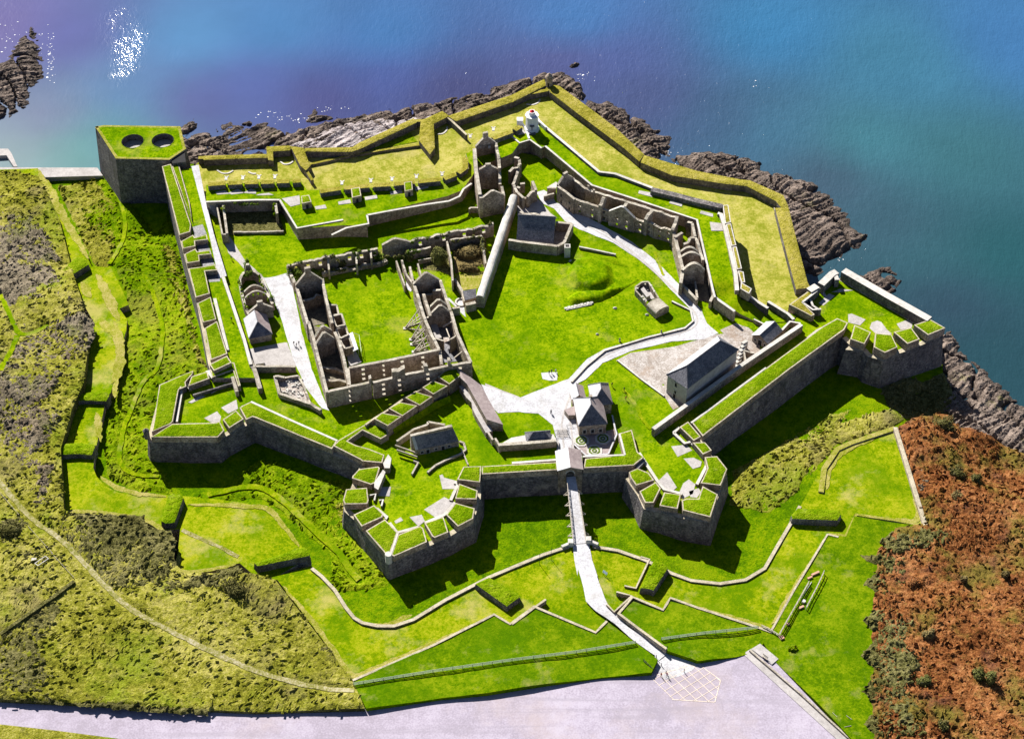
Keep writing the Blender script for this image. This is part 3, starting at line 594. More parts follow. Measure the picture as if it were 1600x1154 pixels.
# glacis lawns outside
lw = lambda n, s, m='glacis': terrace(n, FP(HO, s), HO, -3.5, M[m], M['ditch'], 1.8, lambda x, y, e: .12*noise.noise(Vector((x*.3, y*.3, 2))), dz=.05)
lw('glacis_lawn', '551,1064 677,1009 772,962 797,977 836,950 932,990 948,970 975,990 1000,1008 1028,1030 1018,1050 940,1058 850,1068 760,1082 690,1090 572,1106')
lw('glacis_lawn', '966,960 990,939 1037,956 1048,939 1206,984 1196,1000 1182,1018 1150,1026 1090,1032 1042,1016 1000,985')
lw('glacis_lawn', '1206,984 1240,922 1293,835 1322,838 1335,806 1447,822 1400,830 1372,862 1367,950 1364,1100 1374,1200 1360,1200 1330,1154 1290,1110 1213,1035 1192,1003', 'glacis')
# car park, road, paths
CPZ = -1.4
mb = MB(); sheet(mb, WP(K('p', '-900,1040 0,1080 300,1095 570,1095 700,1080 1000,1040 1050,1010 1090,1026 1160,1020 1182,1012 1215,1032 1420,1220 1420,1500 -900,1500'), CPZ), CPZ, 6, None, 0); tag(mb.build('car_park', M['tarmac']), kind='structure')
terrace('verge', WP(K('p', '-300,1126 0,1131 90,1141 190,1154 400,1190 -300,1400'), CPZ), lambda x, y: CPZ, -5, M['rough'], M['rough'], .8, tufts(.5, 1.3, 55), dz=.05)
def ribbon(name, P, wd, m, zf, dz=.06, res=1.5, it=2, kind='structure', wig=None):
    P = smoothpoly([Vector((p[0], p[1], 0)) for p in P], it, False); mb = MB(); k = len(P)
    wds = wd if not isinstance(wd, (list, tuple)) else [wd[min(len(wd)-1, int(i/(k-1)*(len(wd)-1)))]*(1-(i/(k-1)*(len(wd)-1) % 1))+wd[min(len(wd)-1, int(i/(k-1)*(len(wd)-1))+1)]*(i/(k-1)*(len(wd)-1) % 1) for i in range(k)]
    sheet(mb, strip(P, wds), (lambda x, y: zf(x, y)+dz) if callable(zf) else zf+dz, res, None, 0, .5 if wig is None and m in ('straw', 'track', 'cover') else (wig or .12))
    return tag(mb.build(name, M[m]), kind=kind)
ribbon('footpath', MP(HO, [('20', '-100,560 0,690 100,810 200,925 370,1035 490,1154'), ('30', '620,170 800,345 1000,455 1300,605 1592,735'), ('31', '200,795 420,845 610,850')]), 1.5, 'track', HO, .16)
ribbon('footpath', MP(HO, [('10', '0,680 60,800 110,930 200,920 300,870')]), 1.6, 'cover', HO, .16)
ribbon('footpath', MP(HO, [('10', '110,930 70,1030 0,1150')]), 1.8, 'cover', HO, .16)
ribbon('footpath', MP(HD, [('10', '700,0 760,120 790,280 730,420 680,490')]), 1.4, 'cover', HD, .4)
ribbon('footpath', MP(HD, [('10', '900,560 960,680 990,800 1020,900 990,1154'), ('20', '900,40 840,180 790,300 740,480 750,590 830,650 990,655')]), 1.4, 'cover', HD, .4)
ribbon('footpath', MP(HD, [('21', '-300,770 0,700 150,790 300,930 440,1060 540,1154'), ('31', '560,80 640,170')]), 2.0, 'cover', HD, .4)
ribbon('footpath', MP(HC, [('20', '1130,985 1200,1020 1350,1080 1480,1154')]), 1.2, 'track', HC, .08)
HR = Field([(895, 850, -2), (905, 900, -2.1), (930, 940, -2), (965, 970, -1.9), (1010, 1005, -1.7), (1045, 1030, -1.38), (1100, 1060, -1.38)])
def roadsheet():
    mb = MB(); P = MP(HR, [('br', '225,840 385,830 420,1000 470,1150'), ('32', '530,150 570,260 600,330 660,390 720,460 950,590 985,610'), ('32', '915,665 895,640 750,540 640,440 520,360 460,300 440,200 410,100'), ('br', '270,1150 240,1000')])
    sheet(mb, P, lambda x, y: HR(x, y)+.2, 1.2, None, 0, .1)
    tag(mb.build('road', M['path']), kind='structure')
roadsheet()
# ---------------------------------------------------------------- the fort: walls, bastions, terraces
PT = 2.4
DB = lambda x, y: HD(x, y)-.6
def part_block(root, name, pts, zt, zb=0.0, mt='tuft', ms='ruin', rough=.22, rim=.35, fr='p', batter=0.0, res=.8, mr='tancope', label=None):
    mb = MB(); prism(mb, WP(K(fr, pts), zt), zt, zb, batter, 0, 1, rough, res, rim, 2)
    o = mb.build(name, [M[mt], M[ms], M[mr]], root)
    if label: o['label'] = label
    return o
def part_shell(root, name, P, zt, zb, th=1.6, batter=.12, m='stone', mtop='tancope', seg=4.0):
    mb = MB(); shell(mb, P, zt, zb, th, batter, 0, 1, seg); return mb.build(name, [M[m], M[mtop]], root)
def part_slab(root, name, pts, fr, z=.0, h=.06, m='slab', res=2.5):
    P = WP(K(fr, pts), z+h); mb = MB(); prism(mb, P, z+h, z-.1, 0, 0, 0); return mb.build(name, M[m], root)
def base_of(P): return Vector((sum(p[0] for p in P)/len(P), sum(p[1] for p in P)/len(P), 0))
def line_wall(root, name, pts, fr, zt, zb, th=.8, m='ruin', mt='cope'):
    """Free-standing wall whose crest is traced at height zt."""
    P = [q.xy for q in WP(K(fr, pts), zt)]; mb = MB()
    for i in range(len(P)-1): pass
    S = strip([Vector((p.x, p.y, 0)) for p in P], th); n = len(P)
    zbf = zb if callable(zb) else (lambda x, y: zb)
    T = [Vector((p.x, p.y, zt)) for p in S]; B = [Vector((p.x, p.y, zbf(p.x, p.y))) for p in S]
    T, B = T[::-1], B[::-1]; k = len(T)
    mb.add(T+B, [(i, k+i, k+(i+1) % k, (i+1) % k) for i in range(k)], 0)
    # S runs left side forward then right side back; quads between opposite points make the crest
    mb.add(T, [(i, k-1-i, k-2-i, i+1) for i in range(n-1)], 1)
    for f in list(mb.f)[-(n-1):]: f.reverse()
    return mb.build(name, [M[m], M[mt]], root)
SW_ = [(249, 601), (229, 676), (232, 683), (339, 683), (352, 673), (394, 651)]
SC_ = [(394, 651), (400, 653), (519, 702)]
CB_ = [(519, 702), (562, 718), (550, 747), (536, 783), (537, 790), (552, 803), (571, 828), (603, 865), (607, 869), (667, 846), (700, 831), (715, 822), (739, 810), (747, 782), (751, 770), (752, 742)]
GC_ = [(752, 742), (800, 737.5), (880, 734), (910, 732), (945, 730), (987, 727.5), (990, 727)]
NB_ = [(978, 739), (997, 766), (1006, 786), (1019, 790), (1030, 791), (1066, 801), (1110, 808), (1122, 772), (1137, 732), (1121, 712), (1113, 703), (1098, 683)]
EC_ = [(1098, 683), (1233, 578), (1300, 528), (1318, 516)]
EB_ = [(1318, 516), (1330, 527), (1323, 534), (1351, 537), (1358, 545), (1382, 551), (1402, 542), (1417, 537), (1438, 529), (1450, 524), (1476, 512), (1316, 421)]
X_ = lambda L, z: [W(p[0], p[1], z) for p in L]
FL = X_(SW_, PT)+X_(SC_, PT)[1:]+X_(CB_, PT)[1:]+X_(GC_, PT)[1:]+[W(996, 742, PT)][:0]+X_(NB_, PT)+X_(EC_, PT)[1:]+X_(EB_, 3.4)[1:-1]+X_([(1330, 430), (1290, 440), (1262, 470), (1240, 500), (1160, 492), (1100, 460), (1070, 350), (950, 296), (850, 245), (800, 235), (750, 260), (700, 310), (600, 335), (480, 348), (430, 330), (345, 330), (320, 330), (318, 380), (345, 480), (370, 565), (330, 590)], 0)
FL = [p.xy for p in FL]
mb = MB(); sheet(mb, offset(ccw(FL), -.25), 0.0, 1.6, lambda x, y, e: min(1, e/3)*(.10*noise.noise(Vector((x*.16, y*.16, 7)))+.05*noise.noise(Vector((x*.7, y*.7, 7)))), 0)
tag(mb.build('fort_lawn', M['lawn']), kind='structure')
BA = 'landward bastions of the fort'
# --- south-west bastion (left)
r = thing('bastion', 'leftmost star bastion, pointing left with a dark face above the overgrown ditch', 'bastion', base_of(X_(SW_, 0)), BA)
part_shell(r, 'scarp_wall', X_(SW_, PT), .03, DB)
part_block(r, 'parapet', '237,674 239,668 249,601 278,588.5 302,579 300,585 279,609 270,658 266,662', PT, 0, rim=.3)
part_block(r, 'parapet', '281,607.5 291,603.5 289,592 283,593', PT, 0, ms='stone')
part_block(r, 'parapet', '294,603 327,591 324,580 299,588', PT, 0)
part_block(r, 'parapet', '331,589.5 364,578 372,603 376,602 366,566 352,567 329,577', PT, 0)
part_block(r, 'merlon', '940,408 1070,325 1340,319 1365,310 1395,365 1355,409', PT, 0, fr='20')
part_block(r, 'merlon', '1385,300 1468,242 1515,295 1425,352', PT, 0, fr='20')
part_block(r, 'merlon', '1490,225 1510,212 1555,190 1592,205 1592,270 1530,300', PT, 0, fr='20')
for s in ('1270,290 1350,248 1375,280 1368,310 1320,322', '1375,225 1470,175 1480,232 1420,262', '1170,192 1240,150 1277,155 1192,197', '1310,140 1420,85 1400,75 1335,108'): part_slab(r, 'gun_platform', s, '20', .02)
line_wall(r, 'banquette', '1130,118 1098,312', '20', 1.3, 0, .7); line_wall(r, 'banquette', '1200,145 1450,70', '20', 1.2, 0, .5, 'stone', 'stone')
for s in ('1115,45 1152,33 1188,108 1176,112', '1278,-2 1312,-12 1334,46 1322,50'): part_slab(r, 'embrasure_floor', s, '20', 1.2, m='cope')
sb = MB(); c = W(228, 673, PT+1)
sb.cyl((c.x, c.y, c.z-3), .9, 3.2, 8); sb.cyl((c.x, c.y, c.z+.2), 1.0, .9, 8, .1)
sb.build('sentry_box', M['stone'], r)
# --- curtains
r = thing('curtain_wall', 'long straight wall with a grassy parapet between the leftmost and the middle bastion', 'fort wall', base_of(X_(SC_, 0)))
part_shell(r, 'scarp_wall', X_(SC_, PT), .03, DB)
part_block(r, 'parapet', '377,634 393,628 527,688 518.5,701 400,652.5 386,648', PT, 0, rim=.4)
line_wall(r, 'coping', '392,627 459,658 527,688', 'p', PT+.12, 0, .7)
# --- centre bastion
r = thing('bastion', 'middle star bastion, largest on the land front, pointing down beside the entrance bridge', 'bastion', base_of(X_(CB_, 0)), BA)
part_shell(r, 'scarp_wall', X_(CB_, PT), .03, DB)
for s in ('480,462 510,430 690,322 805,345 825,390 775,420 662,365 570,432 620,458 700,480 798,518 785,568 660,557 648,547', '640,607 760,590 770,600 742,690 715,703 597,663 600,650',
          '560,732 690,722 700,800 692,822 552,825 541,800', '606,890 735,831 790,885 785,905 656,962', '682,990 802,918 880,1000 836,1125 812,1140', '882,1015 1020,960 1040,975 1063,1058 858,1148 840,1140',
          '1047,942 1165,902 1196,998 1110,1033 1095,1023', '1182,890 1240,816 1360,850 1350,914 1255,963', '1238,790 1262,696 1378,740 1372,794', '1250,672 1290,592 1400,588 1398,640 1393,688'):
    part_block(r, 'merlon', s, PT, 0, fr='21')
for s in ('1140,645 1160,640 1170,660 1250,680 1245,730 1160,730', '1045,858 1170,780 1235,812 1230,850 1180,890 1112,905', '955,905 1030,890 1050,930 1010,962', '860,930 900,905 915,925 870,945', '765,720 840,716 830,775 755,772'): part_slab(r, 'gun_platform', s, '21', .02)
for s, h in (('790,570 822,515 842,540 832,600 800,600', 2.3), ('735,690 790,610 805,625 760,735 735,720', 2.5)):
    part_block(r, 'expense_magazine', s, h, 0, 'cope', 'ruin', 0, 0, '21')
for s in ('1210,800 1255,700 1235,690', '750,850 815,905 805,915', '830,940 880,1000 1010,965', '1050,940 1170,890 1240,815'): line_wall(r, 'coping', s, '21', .5, 0, .9)
line_wall(r, 'drain_wall', '882,1005 835,1145', '21', PT+.1, 0, .5)
for s in ('700,770 745,760 735,800', '765,800 790,795 780,835'): line_wall(r, 'broken_wall', s, '21', 1.0, 0, .5)
sb = MB(); c = W(607, 867, PT); sb.cyl((c.x, c.y, c.z-3), 1.0, 3.6, 8); sb.build('sentry_box_stump', M['cope'], r)
# --- gate curtain, left and right of the gatehouse
r = thing('curtain_wall', 'grass-topped wall spanning from the middle bastion to the right of the gatehouse', 'fort wall', base_of(X_(GC_, 0)))
part_shell(r, 'scarp_wall', X_(GC_, PT), .03, DB)
part_block(r, 'parapet', '753,728 870,721.5 871,733.5 753,740.5', PT, 0)
part_block(r, 'parapet', '455,542 700,516 668,385 745,362 781,500 820,532 757,583 445,600', PT, 0, fr='22')
line_wall(r, 'coping', '0,568 275,548', '22', 1.3, 0, .8); line_wall(r, 'coping', '668,385 702,518', '22', PT+.15, 0, .6); line_wall(r, 'coping', '440,528 702,518', '22', PT+.1, 0, .6)
part_block(r, 'buttress', '765,585 805,540 830,545 825,560 785,605', 1.6, -6, 'slate', 'stone', 0, 0, '22')
line_wall(r, 'coping', '790,505 905,680', '22', .8, 0, .9)
# --- north bastion (right of the bridge)
r = thing('bastion', 'star bastion just right of the entrance bridge, pointing down with a sunlit left face', 'bastion', base_of(X_(NB_, 0)), BA)
part_shell(r, 'scarp_wall', X_(NB_, PT), .03, lambda x, y: HD(x, y)-.6)
for s in ('727,625 780,601 850,630 884,675 771,708 738,660', '792,745 895,686 925,725 880,815 827,816', '946,750 1050,766 1030,853 917,833', '1062,862 1056,800 1085,790 1160,790 1185,712 1280,764 1234,905',
          '1198,532 1275,526 1338,606 1298,708 1172,694 1190,660 1215,600', '1122,441 1200,440 1243,490 1187,515', '1042,345 1095,311 1174,405 1130,430'): part_block(r, 'merlon', s, PT, 0, fr='22')
for s in ('990,465 1085,455 1120,490 1030,530', '1067,541 1130,536 1180,560 1172,590 1125,605', '910,680 965,626 1025,720 995,745 940,725', '1040,752 1065,695 1100,670 1140,702 1125,760 1060,792', '1100,745 1160,725 1175,750 1150,785 1110,780'): part_slab(r, 'gun_platform', s, '22', .02)
for s in ('1005,380 1075,445 1130,430', '1005,380 1040,345', '1120,445 1185,520', '1215,575 1150,700', '905,680 945,730 1060,760'): line_wall(r, 'coping', s, '22', .9, 0, .9)
# --- east curtain
r = thing('curtain_wall', 'long grass-topped wall rising to the east bastion above the shaded ditch', 'fort wall', base_of(X_(EC_, 0)))
part_shell(r, 'scarp_wall', X_(EC_, PT), .03, DB)
part_block(r, 'parapet', '1081,660 1285,510 1308,497 1325,504 1319,515 1233,577 1098,681', PT, 0, rim=.4)
line_wall(r, 'coping', '1080,660 1197,574', 'p', PT+.1, 0, .6)
for s in ('230,950 300,895 330,880 310,920 245,955',): part_slab(r, 'gun_platform', s, '13', .02)
# --- east bastion
r = thing('bastion', 'rightmost star bastion with a long white-topped sea wall, above the cliff', 'bastion', base_of(X_(EB_, 0)), BA)
part_shell(r, 'scarp_wall', X_(EB_, 3.4), .03, lambda x, y: min(HD(x, y), -9.5)-.8, batter=.08)
for s in ('537,866 640,911 600,984 512,953', '667,916 768,926 805,1003 727,1038 658,1003', '782,910 890,881 944,953 867,983', '907,865 1010,831 1103,884 996,928'): part_block(r, 'merlon', s, 3.2, 0, fr='13')
line_wall(r, 'sea_wall', '470,524 740,680 1005,828', '13', 3.5, -16, 2.6, 'stone', 'cope')
line_wall(r, 'sea_wall', '428,532 400,545 330,612', '13', 3.5, -16, 2.4, 'stone', 'cope'); line_wall(r, 'sea_wall', '305,620 255,650', '13', 3.3, -16, 2.4, 'stone', 'cope')
line_wall(r, 'gate_wall', '415,540 430,585', '13', 3.3, 0, 1.4, 'stone', 'cope')
part_block(r, 'parapet', '130,740 255,652 300,625 315,640 215,725 290,800 270,810 145,745', 2.6, -4, 'bank', fr='13')
line_wall(r, 'inner_wall', '215,722 300,655 320,635', '13', 2.9, 0, .7, 'stone', 'cope'); line_wall(r, 'inner_wall', '212,722 280,770 330,765', '13', 2.7, 0, .7, 'stone', 'cope'); line_wall(r, 'inner_wall', '262,705 280,745 325,775', '13', 2.0, 0, .7, 'stone', 'cope')
for s in ('498,800 520,795 607,832 572,868 500,850', '632,885 645,850 680,838 705,848 740,895 770,920 725,935 665,915', '800,858 870,832 898,850 895,880 825,895', '315,730 380,670 415,685 345,745', '395,662 450,640 530,650 440,662', '325,660 350,692 365,685 345,655'): part_slab(r, 'gun_platform', s, '13', .02)
# --- west rampart
WB = [(254, 262), (281, 372), (306, 465), (324, 561), (331, 583)]
r = thing('rampart', 'long grass-topped west rampart with gun openings running from the corner tower', 'fort wall', base_of(X_(WB, 0)))
P = X_(WB, 4.0)
part_shell(r, 'scarp_wall', P, 2.03, DB, batter=.02, m='stone', mtop='tancope')
PI_ = X_([(401, 590), (385, 545), (352, 432), (331, 360), (305, 262)], 2.0)
mb = MB(); prism(mb, [p for p in P]+PI_, 2.0, -2, 0, 0, 1, .06, 2.0, 0); mb.build('terreplein', [M['lawn'], M['ruin']], r)
for s in ('1003,1035 1072,1012 1110,1154', ): pass
part_block(r, 'parapet', '253,260 267,256 298.5,351 297,362 280,367', 4.0, 2)
for s in ('1127,345 1200,306 1212,322 1285,303 1292,335 1213,344 1215,376 1136,391', '1147,425 1215,391 1228,411 1307,400 1315,425 1238,432 1241,470 1161,482', '1172,515 1255,504 1338,490 1352,525 1275,531 1305,670 1216,695',
          '1227,730 1310,691 1345,830 1261,850', '1272,886 1350,841 1414,1043 1310,1083', '1302,1110 1412,1056 1440,1100 1330,1150'): part_block(r, 'merlon', s, 4.0, 2, fr='10')
part_block(r, 'merlon', '268,258 278,252 296,315 300,344', 3.0, 2)
for s in ('1195,258 1260,240 1285,300 1212,322', '1216,346 1280,337 1306,398 1230,411', '1240,432 1310,427 1334,488 1256,503', '1277,532 1350,527 1370,594 1302,600'): part_slab(r, 'gun_platform', s, '10', 2.02, m='slate')  # dark slate tone paints the shade of the pits onto their floors
mb = MB(); sheet(mb, [q.xy for q in WP(K('10', '1190,-120 1235,-130 1280,100 1330,300 1410,560 1360,580 1300,300'), 2.12)], 2.12, 2); mb.build('walkway', M['path'], r)
part_slab(r, 'kerb', '1325,700 1345,700 1425,1020 1405,1020', '10', 2.1, .5, 'cope')
line_wall(r, 'inner_parapet', '1385,560 1430,690 1520,960 1560,1110', '10', 3.0, -.5, 1.0, 'ruin', 'cope')
# --- corner tower
r = thing('corner_tower', 'tall dark corner tower with two round pits in its mossy roof, above the sea', 'tower', W(240, 300, -15))
TZ = 4.6; TP = WP(K('tw', '50,103 235,390 720,402 872,300 860,282 818,100 130,90'), TZ)
HT_ = lambda x, y: min(HD(x, y), -15.5)-1
part_shell(r, 'scarp_wall', TP+[TP[0]], TZ, HT_, 1.0, .06, 'stone', 'straw', 5)
def circ(cx, cy, rx, z, n=28): c = W(*[a for a in K('tw', '%f,%f' % (cx, cy))[0]], z); return [Vector((c.x+rx*math.cos(6.2832*i/n), c.y+rx*math.sin(6.2832*i/n))) for i in range(n)], c
hole1, c1 = circ(388, 235, 3.9, TZ); hole2, c2 = circ(660, 228, 3.9, TZ)
mb = MB(); sheet(mb, offset(ccw([p.xy for p in TP]), -.9), TZ-.05, .8, lambda x, y, e: .25*min(1, e)*noise.noise(Vector((x*.7, y*.7, 4)))+.05, 0, 0, True, [hole1, hole2]); mb.build('roof_grass', M['lawn'], r)
for hl, cc in ((hole1, c1), (hole2, c2)):
    mb = MB(); n = len(hl); T = [(q.x, q.y, TZ+.1) for q in hl]; B = [(q.x, q.y, TZ-2.6) for q in hl]
    mb.add(T+B, [(i, (i+1) % n, n+(i+1) % n, n+i) for i in range(n)], 0, True); mb.add(B, [tuple(range(n))], 1)
    S = [(cc.x+(q.x-cc.x)*1.05, cc.y+(q.y-cc.y)*1.05, TZ+.1) for q in hl]; mb.add(T+S, [(i, n+i, n+(i+1) % n, (i+1) % n) for i in range(n)], 2)
    mb.build('gun_pit', [M['stone'], M['slab'], M['tuft']], r)
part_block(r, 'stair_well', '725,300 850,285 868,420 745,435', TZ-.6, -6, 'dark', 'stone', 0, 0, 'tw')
# --- upper terrace
HT = Field([(322, 295, 5), (480, 330, 5), (600, 310, 5), (735, 270, 5), (800, 213, 5), (860, 230, 5), (936, 275, 5), (1000, 310, 5), (1100, 335, 5), (1110, 430, 5), (1140, 380, 5), (1125, 330, 5), (1145, 430, 4.4), (1150, 470, 2.6), (1165, 488, 1), (1200, 495, .2), (1240, 495, .1), (1180, 520, .05)])
T1 = '322,289 345,287 470,283 480,297 600,293 700,280 735,263 728,240 760,225 790,208 812,223 800,240 745,262 738,275 722,297 700,306 575,336 572,334 574,353 536,352 464,357 437,312 322,316'
def tb(name, P, H, zb, m, ms):
    return terrace(name, P, H, zb, M[m], M[ms], 2.0, lambda x, y, e: .05*min(1, e)*noise.noise(Vector((x*.3, y*.3, 3))))
tb('upper_terrace', [W(p[0], p[1], 5) for p in K('p', T1)], lambda x, y: 5.0, -5, 'lawn', 'ruin')
T2 = [(800, 213), (812, 223), (828, 218), (846, 231), (852, 228), (925, 289), (981, 307), (1089, 343), (1114, 453), (1117, 464)]
T3 = [(1150, 486), (1185, 505), (1235, 502), (1248, 490), (1235, 490)]
T4 = [(1158, 458), (1162, 430), (1152, 390), (1144, 350), (1132, 322), (1019, 293), (961, 272), (936, 270), (838, 188), (825, 200)]
tb('upper_terrace', [W(x, y, 5) for x, y in T2]+[HT.at(x, y) for x, y in T3]+[W(x, y, 5) for x, y in T4], HT, -5, 'lawn', 'ruin')
r = thing('terrace_wall', 'pale-topped retaining wall of the upper terrace facing the soldiers quarters yard', 'terrace wall', W(600, 340, 0))
line_wall(r, 'coping', '437,312 464,356 536,343', 'p', 5.3, 4.6, .7, 'ruin', 'cope'); line_wall(r, 'coping', '322,315 400,312 437,312', 'p', 5.3, 4.6, .7, 'ruin', 'cope')
line_wall(r, 'coping', '690,182 860,150 1060,115 1200,95 1265,65 1290,20 1340,-15', '11', 5.3, 4.6, .7, 'ruin', 'cope'); line_wall(r, 'coping', '690,182 700,235 560,262 470,305', '11', 5.3, 4.2, .7, 'ruin', 'cope')
mb = MB(); A = WP(K('11', '535,212 560,245 320,365 300,340'), 5); 
Q = [W(*K('11', '545,215')[0], 5), W(*K('11', '700,240')[0], 5), W(*K('11', '465,310')[0], 3.0), W(*K('11', '330,372')[0], .1), W(*K('11', '285,335')[0], .1)]
r = thing('terrace_wall', 'pale-topped retaining wall behind the officers quarters, running down from the lighthouse', 'terrace wall', W(960, 300, 0))
line_wall(r, 'coping', ' '.join('%f,%f' % q for q in T2), 'p', 5.35, 4.6, .7, 'ruin', 'cope')
line_wall(r, 'coping', '1117,464 1148,486', 'p', 4.4, -.5, .9, 'ruin', 'cope')
line_wall(r, 'sea_side_coping', '838,186 936,268 961,271 1019,293', 'p', 6.0, 4.6, 1.0, 'stone', 'cope')
line_wall(r, 'parapet', '866,22 1000,52 1150,92 1308,128', '12', 6.6, 4.0, 2.2, 'stone', 'stone')
for s in ('790,30 860,42 872,70 785,48', '985,90 1060,110 1055,130 978,108', '1175,155 1250,175 1250,195 1168,172', '1230,225 1310,235 1315,280 1240,280'): part_slab(r, 'gun_platform', s, '12', 5.05)
for s in ('1310,122 1345,118 1362,228 1325,235', '1330,240 1362,235 1395,370 1365,375', '1370,382 1397,378 1430,515 1398,520', '1404,527 1440,535 1450,600 1425,600', '1425,600 1492,640 1475,672 1420,640'): part_block(r, 'merlon', s, 6.4, 3, 'bank', 'ruin', fr='12', mr='cope')
line_wall(r, 'coping', '1280,170 1300,175 1320,240 1390,540 1400,650', '12', 5.9, 4, 1.3, 'ruin', 'cope')
line_wall(r, 'coping', '1425,655 1592,760', '12', 3.2, -4, 1.0, 'stone', 'cope'); line_wall(r, 'coping', '0,718 125,795 160,830', '13', 2.6, -4, 1.0, 'stone', 'cope')
r = thing('gun_parapet', 'dark gun parapet with white gun openings along the upper terrace, facing the sea', 'parapet', W(560, 285, 5))
for s in ('325,288 352,286', '357,286 378,285', '383,285 403,284.5', '408,284.5 428,284', '433,283.5 452,283', '457,283 470,282', '500,299 532,294', '538,293.5 577,290', '583,289.5 610,288', '616,287.5 648,284', '654,283.5 688,280', '694,279 712,272', '716,270 727,262 727,246'):
    line_wall(r, 'parapet', s, 'p', 6.9, 3.0, 2.0, 'stone', 'bank')
for s in ('754,226 765,219', '770,216 800,205', '804,203 813,197'): line_wall(r, 'parapet', s, 'p', 6.9, 3.0, 2.0, 'stone', 'bank')
def embr(px, py, z=5.05, k=1.0, ax=0.0):
    c = W(px, py, z); mb = MB()
    for a, l, wd in ((.6, .9, .35), (2.54, .9, .35), (-1.57, 1.6, .9)):
        d = Vector((math.cos(a+ax), math.sin(a+ax), 0))*l*k; mb.beam((c.x, c.y, z+1.7), (c.x+d.x, c.y+d.y, z+1.7), wd, .3)
    mb.build('gun_opening', M['cope'], r)
for x, y in ((354.5, 283), (380.5, 282), (405.5, 281), (430.5, 280.5), (535, 290), (580, 286.5), (613, 284), (651, 280), (691, 276), (735, 217), (771, 206)): embr(x, y)
for s in ('20,52 80,45 110,58 0,60', '365,130 430,118 440,140 372,148', '510,100 585,85 592,108 515,118', '675,70 750,58 755,78 680,90', '832,38 905,25 910,45 838,55', '985,10 1070,-5 1072,12 990,30', '160,80 270,60 275,115 215,130'): part_slab(r, 'gun_platform', s, '11', 5.05)
for s in ('1340,40 1400,30 1430,50 1350,55', '1420,45 1480,20 1520,45 1440,55', '1510,45 1560,20 1592,30 1592,50'): part_slab(r, 'gun_platform', s, '10', 5.05)
for s, nm in (('280,65 330,58 345,100 285,112', 'first'), ('590,18 645,10 655,62 598,75', 'second'), ('920,-20 970,-28 975,25 925,35', 'third')):
    q = thing('expense_magazine', {'first': 'grass-roofed stone magazine nearest the left end of the upper terrace', 'second': 'grass-roofed stone magazine in the middle of the upper terrace', 'third': 'grass-roofed stone magazine on the upper terrace, nearest the ruined tower'}[nm], 'magazine', W(*K('11', s)[0], 5), 'magazines on the upper terrace')
    part_block(q, 'body', s, 7.6, 5, 'tuft', 'ruin', .2, .3, '11')
    P = WP(K('11', s), 7.6); mb = MB(); a, b = P[3], P[2]; mdl = (a+b)/2; mb.box((mdl.x, mdl.y-.02, 5), 1.0, .16, 1.7, 0); mb.build('door', M['dark'], q)
# --- sea battery
BZ, BT = -4.0, -1.3
SB = [(1262, 441), (1245, 375), (1232, 323), (1224, 306), (1172, 282), (1090, 266), (1006, 241), (940, 189), (873, 133), (858, 131), (852, 138), (800, 148), (706, 183), (692, 173), (664, 185), (645, 185), (600, 205), (553, 230), (472, 232), (454, 227), (416, 229), (417, 240), (310, 243)]
P = X_(SB, BT)
mb = MB(); sheet(mb, [q.xy for q in P]+[q.xy for q in X_([(300, 262), (305, 300), (320, 320), (470, 330), (740, 290), (800, 240), (900, 290), (1090, 345), (1130, 470), (1200, 520), (1260, 500)], BZ)], BZ, 2.2, lambda x, y, e: .12*noise.noise(Vector((x*.25, y*.25, 3))), 0)
tag(mb.build('sea_battery_lawn', M['dry']), kind='structure')
r = thing('sea_wall', 'long grass-banked sea wall bending round the yellow lawn to the stone sentry box', 'fort wall', W(858, 131, -17))
part_shell(r, 'scarp_wall', P, BT-.35, SEA-1, 1.5, .1, 'stone', 'bank', 5)
bk = dict(mt='bank', ms='stone', rough=.3, rim=0, mr='straw', res=.9)
for fr, s in (('p', '318,243.5 416,240.5 418,246.5 370,248 318,250'), ('01', '65,912 210,905 212,935 105,942 108,1000 75,995'), ('01', '215,910 295,918 325,1000 340,1030 310,1060 275,1030'), ('01', '300,922 600,915 640,888 980,735 1000,762 640,930 590,945 310,942'),
              ('01', '1025,750 1160,690 1190,728 1105,770 1112,920 1082,960 1012,872'), ('01', '1190,722 1592,590 1592,635 1245,755'), ('02', '0,590 200,492 215,530 0,637'), ('02', '222,528 290,532 420,625 640,790 822,960 792,1005 700,925 400,700 235,572'),
              ('02', '822,965 1000,1030 1150,1068 1300,1105 1480,1122 1480,1160 1300,1140 1000,1092 800,1010'), ('p', '1170,281 1224,305 1232,323 1222,326 1212,314 1165,290'), ('p', '1232,324 1245,376 1262,441 1266,449 1244,452 1230,400 1211,325')):
    part_block(r, 'bank', s, BT, BZ-.2, fr=fr, **bk)
line_wall(r, 'low_wall', '290,1030 600,962 830,925 1062,893', '01', BZ+.9, BZ-1, .9, 'stone', 'bank'); line_wall(r, 'traverse_wall', '1195,730 1310,838', '01', BT-.3, BZ-1, .8, 'stone', 'tancope'); line_wall(r, 'traverse_wall', '290,1020 350,1120', '01', BT-.6, BZ-1, 1.0, 'stone', 'bank')
line_wall(r, 'kerb', '40,135 85,300 130,460 172,615', '13', BZ+.5, BZ-1, .5, 'stone', 'tancope')
